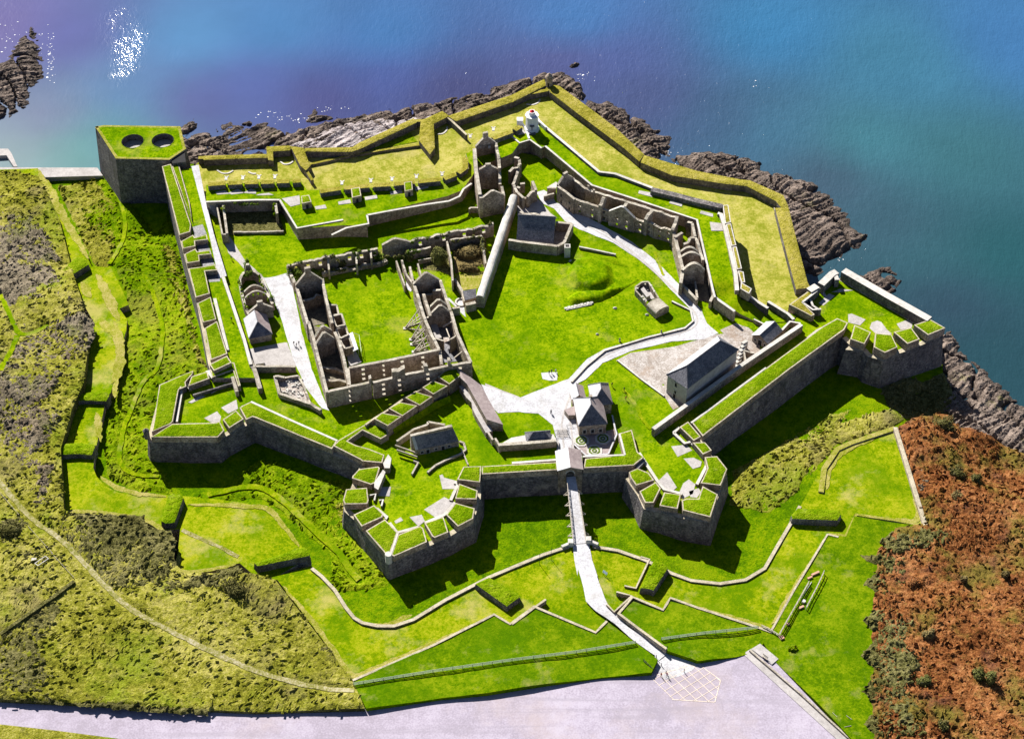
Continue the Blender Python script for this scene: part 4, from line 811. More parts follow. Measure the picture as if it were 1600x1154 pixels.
for s, fr in (('150,1005 175,1025 210,1020 230,1005', '01'), ('1130,835 1160,835 1185,815 1190,790', '01'), ('90,650 130,655 165,640 175,620', '02'), ('1350,1060 1380,1080 1420,1080 1450,1062', '00'), ('1545,1070 1570,1082 1592,1080', '00')):
    mb = MB(); S = strip(smoothpoly([Vector((q.x, q.y, 0)) for q in WP(K(fr, s), BZ)], 2, False), .55); mb2 = MB(); prism(mb2, [Vector((q.x, q.y, BZ+.2)) for q in S], BZ+.2, BZ-.2, 0, 0, 0); mb2.build('gun_rail', M['cope'], r)
t = thing('sentry_box', 'domed stone sentry box at the point of the sea wall', 'sentry box', W(858, 135, BT-1))
mb = MB(); c = W(858, 133, BT); mb.cyl((c.x, c.y, BT-2.5), 1.3, 6.0, 14, 1.25)
mb.cyl((c.x, c.y, BT+3.5), 1.45, .25, 14); mb.build('turret', M['ruin'], t)
mb = MB()
for i in range(4): mb.cyl((c.x, c.y, BT+3.75+.4*i), 1.3*math.cos(i*.36), .4, 14, 1.3*math.cos((i+1)*.36))
mb.build('dome', M['ruin'], t)
mb = MB(); mb.box((c.x-.3, c.y-1.27, BT), .6, .12, 1.7); mb.build('doorway', M['dark'], t)
# sunk grassy triangle below the sea bank
mb = MB(); sheet(mb, [q.xy for q in WP(K('01', '345,1010 560,955 700,905 830,880 960,830 1005,880 830,915 600,955 420,1005'), BZ+.1)], BZ+.1, 1.2, tufts(.35, 1.3, 5), 0); tag(mb.build('bank_foot_grass', M['rank']), kind='stuff')
# --- traverses of the covered way (grass blocks)
TG = 'grass-topped traverse blocks across the covered way'
for s, fr, h, lb in (('380,525 480,445 540,460 550,490 440,560', '10', 2.4, 'grassy traverse block on the upper left terrace, below the shaded heath'), ('380,180 400,160 560,130 665,125 680,150 660,185 540,180 400,192', '20', 1.8, 'wide grassy traverse block second from the top along the left ditch'),
                 ('342,505 365,452 480,445 575,452 592,465 570,520 480,512 360,520', '20', 2.2, 'bushy square-ended traverse block left of the leftmost bastion tip'), ('1003,930 1045,770 1060,760 1130,765 1140,785 1085,940 1030,945', '20', 2.4, 'upright grassy traverse block below the leftmost bastion'),
                 ('-10,60 300,-40 315,-30 330,0 330,15 10,80', '31', 2.6, 'grassy traverse block with a long dark shadowed front, left of the middle bastion ditch'), ('1365,190 1395,175 1450,150 1640,260 1640,275 1600,300 1560,330', '31', 2.0, 'clipped grassy traverse block left of the entrance road'),
                 ('800,215 885,35 965,75 968,95 880,230 850,220', '32', 2.4, 'tilted grassy traverse block right of the entrance road'), ('145,895 185,850 445,862 455,890 430,925 150,915', '23', 2.4, 'long grassy traverse block across the right-hand covered way')):
    P = K(fr, s); c = [HC.at(*p[:2]) for p in P]; z = sum(q.z for q in c)/len(c); W0 = [W(p[0], p[1], z+h) for p in P]
    mb = MB(); prism(mb, W0, z+h, z-1.5, .1, 0, 1, .3, .6, 0); o = mb.build('traverse_block', [M['tuft'], M['stone']]); tag(o, lb, 'earth block', TG)
# --- breast walls of the covered way (pale crests)
def crest(lb, s, fr, H, dz, th=.8, down=2.5, cat='low wall', group='low breast walls of the covered way', m='ruin', mt='tancope'):
    P = FP(H, s, fr, dz); mb = MB(); P = resample([Vector(p) for p in P], 4, False)
    S = strip(P, th); n = len(P); zz = [p.z for p in P]; zz = zz+zz[::-1]
    T = [Vector((p.x, p.y, z)) for p, z in zip(S, zz)][::-1]; B = [Vector((p.x, p.y, p.z-down)) for p in T]; k = len(T)
    mb.add(T+B, [(i, k+i, k+(i+1) % k, (i+1) % k) for i in range(k)], 0); mb.add(T, [(i+1, k-2-i, k-1-i, i) for i in range(n-1)][:], 1)
    return tag(mb.build('breast_wall', [M[m], M[mt]]), lb, cat, group)
crest('thin pale wall along the long lawn edge, ending at the left corner of the rail fence', '551,1062 677,1007 772,959 797,974 836,946', 'p', HO, .25, .7, 1.6)
crest('pale angled wall around the small lawn left of the entrance road', '140,330 520,490 590,420', '32', HO, .35, .7, 2.0)
crest('short pale wall pointing to the clipped traverse block', '0,440 140,335 210,285', '32', HO, .3, .6, 1.6)
crest('pale zigzag wall right of the entrance road', '660,375 750,270 940,350 985,275 1150,335 1520,455 1620,490', '32', HO, .3, .7, 2.2)
crest('pale wall beside the shaded lower part of the entrance road', '660,370 800,475 960,592', '32', HO, .9, .7, 2.6)
crest('short pale wall meeting the entrance road near the right traverse block', '590,315 635,362 745,262 650,238', '32', HO, .2, .5, 1.8)
crest('short dark walls hooked round the tilted traverse block', '700,200 770,215 855,35 800,20', '32', HC, .6, .5, 1.6)
crest('pale wall on the rim of the ditch, curving below the middle bastion', '487,887 503,900 523,921 540,948 553,964 566,972 590,977 616,977 646,967 697,936 764,901 848,866 888,853', 'p', HC, .55, 1.0, 4.5, group=None)
crest('pale rim wall curving below the right-hand ditch', '926,853 965,859 1010,875 1050,895 1080,906 1125,911 1165,905 1195,887 1215,852 1238,813 1250,790', 'p', HC, .45, 1.0, 4.5, group=None)
crest('thin wall stepping round the lower right covered way beside the brick frame', '1206,983 1240,922 1293,834 1310,838', 'p', HO, .2, .6, 1.8)
crest('pale wall between the right-hand lawn and the rusty bracken', '1399,667 1420,735 1446,820', 'p', HC, 1.2, 1.3, 2.5)
crest('tan bank edging the bottom of the large right-hand lawn', '1446,821 1400,812 1338,803 1322,836 1295,834', 'p', HC, .9, .9, 2.5, mt='straw')
crest('tan bank edging the top of the large right-hand lawn', '1283,768 1288,731 1308,701 1330,691 1399,668', 'p', HC, .5, 1.6, 4.5, mt='straw')
# ---------------------------------------------------------------- paths and yards inside the fort
for k_, v_ in dict(q1=(440, 380, 8.878), q2=(440, 500, 8.878), q3=(600, 390, 8.878), q4=(600, 490, 8.878), q5=(360, 390, 11.54), q6=(360, 470, 6.786), q7=(590, 330, 7.96), q8=(730, 270, 8.878), o1=(850, 260, 10), o2=(980, 310, 6.787), o3=(980, 420, 14.42), o4=(690, 570, 8.242), t5=(300, 250, 7.694), q9=(560, 560, 8.243), r7=(1190, 870, 8.246), r8=(1150, 990, 6.957)).items(): FR[k_] = v_
def flat(name, s, fr, m, z=.09, wig=.3, kind='structure', res=2.5):
    mb = MB(); sheet(mb, [q.xy for q in WP(K(fr, s), z)], z, res, None, 0, wig); return tag(mb.build(name, M[m]), kind=kind)
flat('path', '872,736 870,692 864,664 842,646 810,643 778,645 762,628 752,600 800,617 812,621 850,606 888,592 918,560 945,545 1010,526 1070,511 1083,500 1078,482 1048,452 1008,412 958,379 905,358 882,345 866,326 848,318 838,300 850,297 862,305 868,316 905,332 945,354 988,378 1022,405 1062,445 1096,484 1104,505 1122,520 1100,530 1050,533 985,548 942,567 915,592 900,600 890,612 893,640 905,640 910,690 908,736', 'p', 'path')
flat('path', '413,434 430,432 452,425 456,442 472,520 487,576 500,608 514,641 503,637 478,606 458,560 440,500', 'p', 'path')
flat('yard', '347,371 359,369 384,408 398,420 413,434 425,470 400,440 372,410 357,395', 'p', 'slab', .07)
flat('yard', '963,563 985,551 1055,541 1120,522 1160,518 1192,548 1185,562 1150,590 1052,640 1040,622', 'p', 'cobble', .07)
flat('yard', '1150,505 1170,512 1190,530 1185,548 1140,530 1125,515', 'p', 'cobble', .075)
flat('yard', '150,520 570,440 600,440 700,690 230,700', 'q6', 'slab', .07)
flat('path', '870,670 905,665 985,745 1030,680 1090,665 1140,720 1110,790 1140,940 1060,870 1045,770 990,790', 'q3', 'path', .08)
flat('yard', '700,400 960,330 1160,560 1240,620 1200,660 700,600', 'q8', 'slab', .08)
flat('path', '1285,95 1490,95 1490,200 1380,205 1300,180', 'o4', 'path', .1, .6)
flat('yard', '590,455 720,600 1130,600 1000,410 560,235', 'o4', 'slab', .075)
# ---------------------------------------------------------------- building helpers
def rwall(root, fr, s, zt, z0=0.0, th=.9, win=None, rag=.5, name='wall', m='ruin', mt='crest', step=1.1, label=None):
    P = WP(K(fr, s), zt); mb = MB()
    for a, b in zip(P[:-1], P[1:]):
        L = (b-a).xy.length; h = []
        if win: h = windows(L, *win)
        lattice(mb, a, b, z0, a.z, b.z, th, h, rag, 0, 1, step, zt)
    o = mb.build(name, [M[m], M[mt]], root)
    if label: o['label'] = label
    return o
def rgable(root, fr, a, b, ze, rise, z0=0.0, th=.9, chim=0.0, name='gable', m='ruin', mt='crest'):
    mb = MB(); gable(mb, W(*K(fr, a)[0], ze), W(*K(fr, b)[0], ze), z0, ze, rise, th, 0, 1, chim); return mb.build(name, [M[m], M[mt]], root)
def floor_(root, fr, s, z, m, name='floor'):
    mb = MB(); sheet(mb, [q.xy for q in WP(K(fr, s), z)], z, 2.5, None, 0); return mb.build(name, M[m], root)
def roofed(root, C, z0, ze, rise, hip=(1, 1), mw='ruin', ml='slate', mr=None, ov=.35, caps=None, mh='slate'):
    """Walls and pitched roof on the four eave corners C (a, b, c, d round the outline; ridge runs parallel to a-b). hip: share of hip at the a-d and b-c ends (0 = gable)."""
    a, b, c, d = (Vector((q[0], q[1])) for q in C); u = (b-a).normalized(); v = (d-a).normalized(); hw = (d-a).length/2
    mb = MB(); W4 = [a, b, c, d]
    mb.add([(*q, z) for z in (z0, ze) for q in W4], [(i, (i+1) % 4, 4+(i+1) % 4, 4+i) for i in range(4)], 0)
    e1 = (a+d)/2+u*(hw*hip[0] if hip[0] else -ov*0); e2 = (b+c)/2-u*(hw*hip[1])
    if not hip[0]: mb.add([(*a, ze), (*d, ze), (*e1, ze+rise)], [(0, 1, 2)], 0)
    if not hip[1]: mb.add([(*b, ze), (*c, ze), (*e2, ze+rise)], [(0, 1, 2)], 0)
    mb.build('walls', M[mw], root)
    O = [a-u*ov-v*ov, b+u*ov-v*ov, c+u*ov+v*ov, d-u*ov+v*ov]; dz = ov*rise/hw
    r1 = e1-(u*ov if not hip[0] else Vector((0, 0))); r2 = e2+(u*ov if not hip[1] else Vector((0, 0)))
    vs = [(*O[0], ze-dz+.05), (*O[1], ze-dz+.05), (*O[2], ze-dz+.05), (*O[3], ze-dz+.05), (*r1, ze+rise+.05), (*r2, ze+rise+.05)]
    vs += [(x, y, z-.18) for x, y, z in vs]
    rb = MB(); mats = [M[ml], M[mr or ml], M[mh]]  # slopes of one roof may differ in tone: lit and shaded sides painted
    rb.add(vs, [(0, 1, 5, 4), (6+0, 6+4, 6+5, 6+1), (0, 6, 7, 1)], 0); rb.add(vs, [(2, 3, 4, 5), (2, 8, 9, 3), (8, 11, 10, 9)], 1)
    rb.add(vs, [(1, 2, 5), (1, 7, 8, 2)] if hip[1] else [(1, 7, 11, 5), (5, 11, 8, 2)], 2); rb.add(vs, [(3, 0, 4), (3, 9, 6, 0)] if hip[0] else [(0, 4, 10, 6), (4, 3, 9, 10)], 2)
    rb.build('roof', mats, root)
    cb = MB(); k = [(vs[4], vs[5])]+([(vs[0], vs[4]), (vs[3], vs[4])] if hip[0] else [])+([(vs[1], vs[5]), (vs[2], vs[5])] if hip[1] else [])
    for p, q in k: cb.beam(Vector(p)+Vector((0, 0, .06)), Vector(q)+Vector((0, 0, .06)), .22, .16)
    cb.build('ridge_tiles', M['slate'], root)
def pane(root, a, b, s, h0, wd, hg, name='window', m='dark', out=.06, frame=True):
    """Window or door set on the wall a-b (outer side on the right of travel) at s metres from a."""
    a = Vector((a[0], a[1])); b = Vector((b[0], b[1])); d = (b-a).normalized(); n = Vector((d.y, -d.x)); c = a+d*s
    mb = MB(); ang = math.atan2(d.y, d.x)
    q = c+n*(out-.05); mb.box((q.x, q.y, h0), wd, .12, hg, ang, 0); f = mb.build(name, M[m], root)
    if frame:
        fb = MB(); q = c+n*out
        for x, w_, z, h in ((-wd/2-.08, .16, h0, hg), (wd/2+.08, .16, h0, hg), (0, wd+.32, h0+hg, .18), (0, wd+.4, h0-.14, .14)):
            fb.box((q.x+d.x*x, q.y+d.y*x, z), w_, .16, h, ang, 0)
        fb.build('frame', M['cope'], f)
    return f
def recq(fr, s, z):
    """a, b, c traced; d completes the rectangle, returned counter-clockwise."""
    p = WP(K(fr, s), z); a, b, c = (q.xy for q in p[:3]); u = (b-a); v = c-b; v = v-u*(v.dot(u)/u.dot(u)); return [a, b, b+v, a+v]
QG = 'roofless ranges of the soldiers quarters'
# ---------------------------------------------------------------- soldiers quarters, west range
r = thing('roofless_barracks', 'roofless west range of the square ruin, with three gables beside the pale path', 'ruin', W(*K('q2', '450,500')[0], 0), QG)
w2 = (4.2, 1.1, [(1.0, 2.6), (4.2, 5.7)])
rwall(r, 'q1', '208,590 365,1120', 7, win=w2, name='outer_wall'); rwall(r, 'q2', '375,30 440,240 500,480 560,720 630,985', 7, win=w2, name='outer_wall')
rwall(r, 'q1', '566,500 600,700 650,900 700,1100', 6.8, win=w2, name='inner_wall'); rwall(r, 'q2', '735,150 800,300 870,560 935,880', 6.8, win=w2, name='inner_wall')
rgable(r, 'q1', '190,575', '562,495', 7, 4.6, chim=1.6); rgable(r, 'q2', '455,240', '695,132', 6.6, 3.3); rgable(r, 'q2', '470,330', '725,240', 6.6, 3.6)
rwall(r, 'q1', '300,770 625,690', 4.6, rag=1.2, name='cross_wall'); rwall(r, 'q2', '560,640 900,700', 2.0, rag=.8, name='cross_wall'); rwall(r, 'q2', '600,830 930,850', 2.6, rag=.6, name='cross_wall')
for fr, s, z in (('q1', '650,850 762,845 790,972 692,990', 4), ('q1', '700,998 830,975 880,1128 762,1150', 4.6), ('q2', '755,118 890,80 925,200 815,238', 4.2), ('q2', '805,262 935,230 985,358 880,388', 3.6)):
    p = s.split(); rwall(r, fr, s+' '+p[0], z, th=.55, rag=.4, name='annexe_wall')
floor_(r, 'q2', '890,400 1000,372 1108,580 935,640', .3, 'slab'); floor_(r, 'q1', '230,700 620,640 700,1100 380,1150', .12, 'earth'); floor_(r, 'q2', '380,60 740,150 930,860 640,940', .12, 'earth')
mb = MB()
for i in range(5):
    a = W(*K('q2', '%f,%f' % (880, 372+16*i))[0], .3+.3*i); b = W(*K('q2', '%f,%f' % (975, 350+16*i))[0], .3+.3*i); mb.beam(a, b, .7, .3)
mb.build('steps', M['slab'], r)
t = thing('shelter_frame', 'pale green-white sheeted frame standing against the west range in the courtyard', 'shelter', W(*K('q2', '1010,420')[0], 0))
P = [W(*K('q2', '925,190')[0], 3.6), W(*K('q2', '985,165')[0], 3.6), W(*K('q2', '1062,400')[0], 2.8), W(*K('q2', '995,430')[0], 2.8)]
mb = MB(); mb.add(P+[p-Vector((0, 0, .1)) for p in P], [(0, 3, 2, 1), (4, 5, 6, 7)]+[(i, (i+1) % 4, 4+(i+1) % 4, 4+i) for i in range(4)]); mb.build('roof_sheet', M['white'], t)
for p in P+[W(*K('q2', '1075,205')[0], 2.2), W(*K('q2', '1105,430')[0], 2.2)]:
    mb = MB(); mb.beam((p.x, p.y, 0), (p.x, p.y, p.z-.1), .14, .14); mb.build('post', M['greenrail'], t)
mb = MB()
for z in (1.1, 2.2):
    a, b = W(*K('q2', '1075,205')[0], 2.2), W(*K('q2', '1105,430')[0], 2.2); mb.beam((a.x, a.y, z), (b.x, b.y, z), .12, .12)
a, b = P[1], W(*K('q2', '1075,205')[0], 2.2); mb.beam(a-Vector((0, 0, .3)), b, .12, .12); mb.build('rail', M['greenrail'], t)
# south range
r = thing('roofless_barracks', 'roofless south range of the square ruin, three storeys of small windows and broken chimneys', 'ruin', W(*K('q4', '300,760')[0], 0), QG)
w3 = (6.6, 1.05, [(.9, 1.9), (2.9, 3.9), (5.0, 6.0)])
rwall(r, 'q2', '935,655 1598,530', 7, win=w3, name='inner_wall', rag=.1); rwall(r, 'q4', '0,652 772,492', 7, win=w3, name='inner_wall', rag=.1)
rwall(r, 'q2', '645,985 1240,852', 7, win=w3, name='outer_wall', rag=.15); rwall(r, 'q2', '1262,862 1545,795', 7, win=w3, name='outer_wall', rag=.15); rwall(r, 'q4', '110,880 300,838 900,712 1205,668', 7, win=w3, name='outer_wall', rag=.15)
rwall(r, 'q4', '772,492 800,700', 6.4, name='end_wall', rag=.4); rwall(r, 'q2', '920,660 940,890', 6.6, name='end_wall', rag=.2)
for fr, s, z in (('q4', '105,870 285,850', 10.6), ('q2', '1205,852 1240,848', 9.5), ('q4', '545,775 600,765', 9.6), ('q4', '880,700 920,695', 9.6)): rwall(r, fr, ' '.join('%s,%f' % (q.split(',')[0], float(q.split(',')[1])-(z-7)*3.6*8.878) for q in s.split()), z, 6.5, 1.5, rag=.9, name='chimney', step=.7)
floor_(r, 'q4', '-500,880 700,600 760,690 -200,900', .12, 'earth')
# east range
r = thing('roofless_barracks', 'roofless east range of the square ruin, propped by timber shores, slate-floored', 'ruin', W(*K('q4', '800,300')[0], 0), QG)
rwall(r, 'q3', '418,480 560,930 590,1010', 7, win=w2, name='inner_wall'); rwall(r, 'q4', '590,120 670,300 762,485', 7, win=w2, name='inner_wall')
rwall(r, 'q3', '775,415 920,830', 7, win=w2, name='outer_wall', rag=.25); rwall(r, 'q4', '928,-45 1020,280 1110,470 1205,668', 7, win=w2, name='outer_wall', rag=.25)
rgable(r, 'q3', '402,470', '770,412', 7, 3.9); rgable(r, 'q3', '640,782', '880,768', 6.4, 2.6); rgable(r, 'q3', '655,872', '912,852', 6.4, 2.9)
rwall(r, 'q3', '680,525 790,562', 7.5, rag=1.0, name='cross_wall'); rwall(r, 'q3', '470,630 680,615', 4, rag=.4, name='cross_wall', th=.6); rwall(r, 'q3', '545,595 640,905', 6, rag=.6, name='spine_wall'); rwall(r, 'q3', '575,935 660,915', 5, rag=.3, name='cross_wall', th=.6)
rwall(r, 'q4', '715,335 830,368', 4.6, rag=.3, name='cross_wall', th=.5); rwall(r, 'q4', '915,352 1020,285', 6.0, rag=.3, name='cross_wall', th=.5)
floor_(r, 'q4', '620,100 720,90 800,330 720,350', 1.6, 'slab'); floor_(r, 'q4', '820,330 900,325 915,370 835,398', 2.6, 'cobble'); floor_(r, 'q4', '640,60 960,100 1180,640 800,680', .12, 'slate')
mb = MB()
for a, b in (('820,180', '945,108'), ('865,210', '910,330'), ('975,612', '1085,525')): mb.beam(W(*K('q4', a)[0], 4.2), W(*K('q4', b)[0], 5.4), .3, .3)
mb.build('roof_timber', M['timber'], r)
# raking shores
for i, (a1, a2, b_, lb) in enumerate((('495,815', '520,950', '288,1090', 'tallest raking timber shore, nearest the middle of the courtyard'), ('530,990', '560,1090', '372,1245', 'raking timber shore second along the propped east range'), ('570,1110', '600,1210', '385,1310', 'raking timber shore third along the propped east range'), ('600,1190', '640,1320', '408,1415', 'raking timber shore nearest the south range'))):
    t = thing('raking_shore', lb, 'timber shore', W(*K('q3', b_)[0], 0), 'timber shores propping the courtyard wall')
    A1 = W(*K('q3', a1)[0], 6.3); A2 = W(*K('q3', a2)[0], 5.6); B = W(*K('q3', b_)[0], .2)
    F_ = Vector((A1.x, A1.y, .2)); F2 = Vector((A2.x, A2.y, .2))
    for nm, p, q in (('raker', B, A1), ('raker', B+Vector((.4, 0, 0)), A2), ('lower_raker', B, Vector((A1.x, A1.y, 3.2))), ('sill', B, F_), ('sill', B, F2)):
        mb = MB(); mb.beam(p, q, .28, .28); mb.build(nm, M['timber'], t)
    mb = MB()
    for k in (.3, .5, .7):
        p = B.lerp(A1, k); mb.beam(p, (p.x, p.y, .2), .16, .16); q = B.lerp(A2, k); mb.beam(p, q, .16, .16)
    mb.build('strut', M['timber'], t)
    mb = MB(); mb.box((B.x, B.y, 0), 1.0, 1.0, .35); mb.build('footing', M['cope'], t)
# north range
r = thing('ivy_ruin', 'ivy-grown north range of the square ruin, its long wall pierced by square windows', 'ruin', W(*K('q1', '800,250')[0], 0), QG)
wn = (4.0, 1.15, [(2.6, 4.2)])
rwall(r, 'q1', '82,292 640,188 1230,82 1330,62', 5.4, win=wn, name='front_wall', rag=.7); rwall(r, 'q7', '370,366 680,305 960,245 1190,208 1440,152', 5.4, win=wn, name='front_wall', rag=.7)
rgable(r, 'q7', '55,415', '368,362', 5.6, 1.8, name='gable'); rwall(r, 'q1', '82,292 180,545', 4, rag=.8, name='end_wall')
rwall(r, 'q1', '560,412 900,342 1380,262 1460,225', 1.5, th=1.3, rag=.8, name='rubble_wall'); rwall(r, 'q1', '640,188 655,345', 5, rag=.6, name='cross_wall', th=.6); rwall(r, 'q1', '1030,130 1042,285', 5, rag=.5, name='cross_wall', th=.6); rwall(r, 'q1', '1232,85 1245,210', 5, rag=.5, name='cross_wall', th=.6)
rwall(r, 'q7', '862,370 915,610 935,860', 4.6, th=.6, rag=.2, name='yard_wall'); rwall(r, 'q7', '900,352 1295,298', 4.6, rag=.4, name='yard_wall', th=.6); rwall(r, 'q7', '1290,300 1345,640', 4.2, rag=.5, name='yard_wall', th=.6); rwall(r, 'q7', '955,830 1060,1000 1085,1110', 2.6, th=.9, rag=.3, name='yard_wall')
rwall(r, 'q7', '232,615 340,925', 3.0, th=.5, rag=.1, name='passage_wall'); rwall(r, 'q7', '300,600 350,760 440,900', 3.4, th=.6, rag=.5, name='passage_wall'); rwall(r, 'q7', '400,670 440,870', 4.2, th=.7, rag=.6, name='passage_wall'); rwall(r, 'q7', '500,650 540,790', 3.4, th=.5, rag=.3, name='passage_wall'); rwall(r, 'q7', '350,505 660,445', 3.6, th=.7, rag=.3, name='passage_wall'); rwall(r, 'q7', '505,612 680,576', 1.6, th=.4, rag=.1, name='passage_wall')
floor_(r, 'q1', '100,320 1400,80 1450,230 560,420 200,540', .1, 'rough'); floor_(r, 'q7', '600,460 900,380 920,800 760,740 560,720', .1, 'scrub') ; floor_(r, 'q7', '930,380 1350,320 1350,640 960,780', .1, 'brush'); floor_(r, 'q7', '960,790 1330,740 1250,960 1060,980', .1, 'straw')
floor_(r, 'q7', '355,870 430,850 440,960 410,1000 350,950', .15, 'path')
# long round-topped wall
r = thing('round_topped_wall', 'long thick wall with a pale rounded top dividing the ruin from the parade lawn', 'wall', W(*K('q7', '1400,600')[0], 0))
A = W(*K('q8', '648,300')[0], 5.2); B = W(*K('q7', '1272,1050')[0], 5.2)
def barrel(mb, a, b, z0, zs, zr, wd, n=8, m=0, mtop=1, rag=0.0):
    a, b = Vector(a).xy, Vector(b).xy; d = (b-a); L = d.length; d /= L; nr = Vector((d.y, -d.x))
    pr = [(-wd/2, z0)]+[(-wd/2*math.cos(math.pi*i/n), zs+(zr-zs)*math.sin(math.pi*i/n)) for i in range(n+1)]+[(wd/2, z0)]
    k = len(pr); seg = max(1, int(L/2)); vs = []
    for j in range(seg+1):
        for x, z in pr:
            p = a+d*L*j/seg+nr*x; q = rag*noise.noise(Vector((p.x*.5, p.y*.5, z))) if rag else 0
            vs.append((p.x+nr.x*q, p.y+nr.y*q, z+q*(z > z0)))
    for j in range(seg):
        for i in range(k-1): mb.add([vs[j*k+i], vs[j*k+i+1], vs[(j+1)*k+i+1], vs[(j+1)*k+i]], [(0, 1, 2, 3)], mtop if 0 < i < k-2 else m)
    mb.add(vs[:k], [tuple(range(k))], m); mb.add(vs[-k:], [tuple(reversed(range(k)))], m)
mb = MB(); barrel(mb, A, B, 0, 4.3, 5.3, 2.7, 8, 0, 1, .15); mb.build('wall', [M['ruin'], M['cope']], r)
rwall(r, 'q3', '1270,725 1130,760', 3.2, th=1.2, rag=.1, name='return_wall'); rwall(r, 'q3', '950,808 1050,795', 3.2, th=.8, rag=.1, name='return_wall')
r = thing('slate_hut', 'small dark slate lean-to at the lower end of the round-topped wall', 'hut', W(*K('q3', '1190,650')[0], 0))
P = [W(*K('q3', '1092,572')[0], 3.6), W(*K('q3', '1275,540')[0], 3.6), W(*K('q3', '1282,660')[0], 2.6), W(*K('q3', '1122,702')[0], 2.6)]
mb = MB(); mb.add(P+[p-Vector((0, 0, .2)) for p in P], [(0, 3, 2, 1)]+[(i, (i+1) % 4, 4+(i+1) % 4, 4+i) for i in range(4)]); mb.build('roof', M['slate'], r)
mb = MB(); mb.add([(p.x, p.y, p.z-.2) for p in P]+[(p.x, p.y, 0) for p in P], [(i, 4+i, 4+(i+1) % 4, (i+1) % 4) for i in range(4)]); mb.build('walls', M['ruin'], r)
t = W(*K('q3', '1070,735')[0], 0); mb = MB(); n = 24
T = [(t.x+rr*math.cos(6.283*i/n), t.y+rr*math.sin(6.283*i/n), z) for rr, z in ((2.0, 0), (2.0, .5), (1.5, .5), (1.5, 0)) for i in range(n)]
mb.add(T, [(k*n+i, k*n+(i+1) % n, (k+1)*n+(i+1) % n, (k+1)*n+i) for k in range(3) for i in range(n)]); tag(mb.build('stone_ring', M['cope']), 'round pale kerb ring at the fork of the white paths', 'kerb ring')
# vaulted magazine in its walled yard
r = thing('vaulted_magazine', 'large dark slate-roofed magazine in its own walled yard beside the round-topped wall', 'magazine', W(*K('q8', '950,800')[0], 0))
ea = W(*K('q8', '695,935')[0], 3.2); eb = W(*K('q8', '1188,965')[0], 3.2); rg = W(*K('q8', '712,580')[0], 9.0)
u = (eb-ea).xy.normalized(); v = Vector((-u.y, u.x)); hw = (rg-ea).xy.dot(v)
C = [ea.xy, eb.xy, eb.xy+v*2*hw, ea.xy+v*2*hw]; roofed(r, C, 0, 3.2, 5.8, (0, 0), 'ruin', 'slate', ov=.3)
rwall(r, 'q8', '575,925 710,948 1250,1012 1345,962 1455,700', 4.0, th=1.0, rag=.05, name='yard_wall'); rwall(r, 'q8', '1230,682 1455,700', 4.0, th=.9, rag=.05, name='yard_wall'); rwall(r, 'q8', '735,525 800,560 905,560 1010,590', 4.6, th=.9, rag=.6, name='yard_wall')
floor_(r, 'q8', '1220,760 1440,760 1340,1010 1200,1000', .15, 'cobble')
t = W(*K('q8', '1390,1012')[0], 4.4); mb = MB()
for dx, dy, sx, sy in ((-.8, 0, .35, 1.95), (.8, 0, .35, 1.95), (0, -.8, 1.25, .35), (0, .8, 1.25, .35)): mb.box((t.x+dx, t.y+dy, 0), sx, sy, 4.4)
mb.box((t.x, t.y, 3.2), 1.25, 1.25, .2, 0, 1); mb.build('corner_turret', [M['cope'], M['dark']], r)
# square ruin with notched front
r = thing('square_ruin', 'small square ruin with a V-shaped gap in its front wall, behind the slate magazine', 'ruin', W(*K('q8', '830,300')[0], 0))
rwall(r, 'q8', '690,262 780,345', 5.0, rag=.2, name='front_wall'); rwall(r, 'q8', '780,345 835,345', 3.6, rag=.2, name='front_wall'); rwall(r, 'q8', '835,335 890,262 960,240', 4.8, rag=.2, name='front_wall')
rwall(r, 'q8', '640,150 690,262', 5.0, rag=.5, name='side_wall'); rwall(r, 'q8', '905,115 955,238', 5.2, rag=.2, name='side_wall'); rwall(r, 'q8', '735,140 800,138', 4.2, rag=.3, name='back_wall'); rwall(r, 'q8', '690,190 730,205', 4.6, rag=.3, name='back_wall')
# tall ruin against the terrace
r = thing('tall_ruin', 'tall narrow gabled ruin built against the terrace below the lighthouse', 'ruin', W(*K('q8', '350,400')[0], 0))
rwall(r, 'lh', '175,505 200,800 245,1100', 9.5, rag=.2, name='side_wall', th=1.2); rwall(r, 'q8', '130,40 195,345', 9.0, rag=.2, name='side_wall', th=1.2)
rwall(r, 'lh', '450,440 490,640 500,770', 9.5, rag=.9, name='side_wall', th=1.0, win=(4, 1, [(5, 6.6)])); rwall(r, 'lh', '500,770 505,960', 7.5, rag=1.0, name='side_wall')
rgable(r, 'lh', '190,480', '448,425', 9.5, 3.2, chim=1.8); rgable(r, 'lh', '222,785', '480,770', 8.5, 1.8, chim=.6); rgable(r, 'q8', '190,358', '508,298', 8.0, 2.6)
rwall(r, 'q8', '508,298 480,180', 7.0, rag=.8, name='side_wall'); rwall(r, 'q8', '25,500 45,480 165,478', 2.2, rag=.1, name='low_wall', th=.6)
mb = MB(); p = W(*K('lh', '368,485')[0], 9); mb.box((p.x, p.y, 8.2), .9, .3, 1.0); mb.build('light_patch', M['cope'], r)
rwall(r, 'lh', '690,600 750,620 765,700', 6.4, rag=1.0, name='broken_wall'); rwall(r, 'lh', '625,800 680,745 740,765 755,690', 5.8, rag=1.0, name='broken_wall'); rwall(r, 'lh', '745,770 700,900 670,970', 5.2, rag=.6, name='broken_wall')
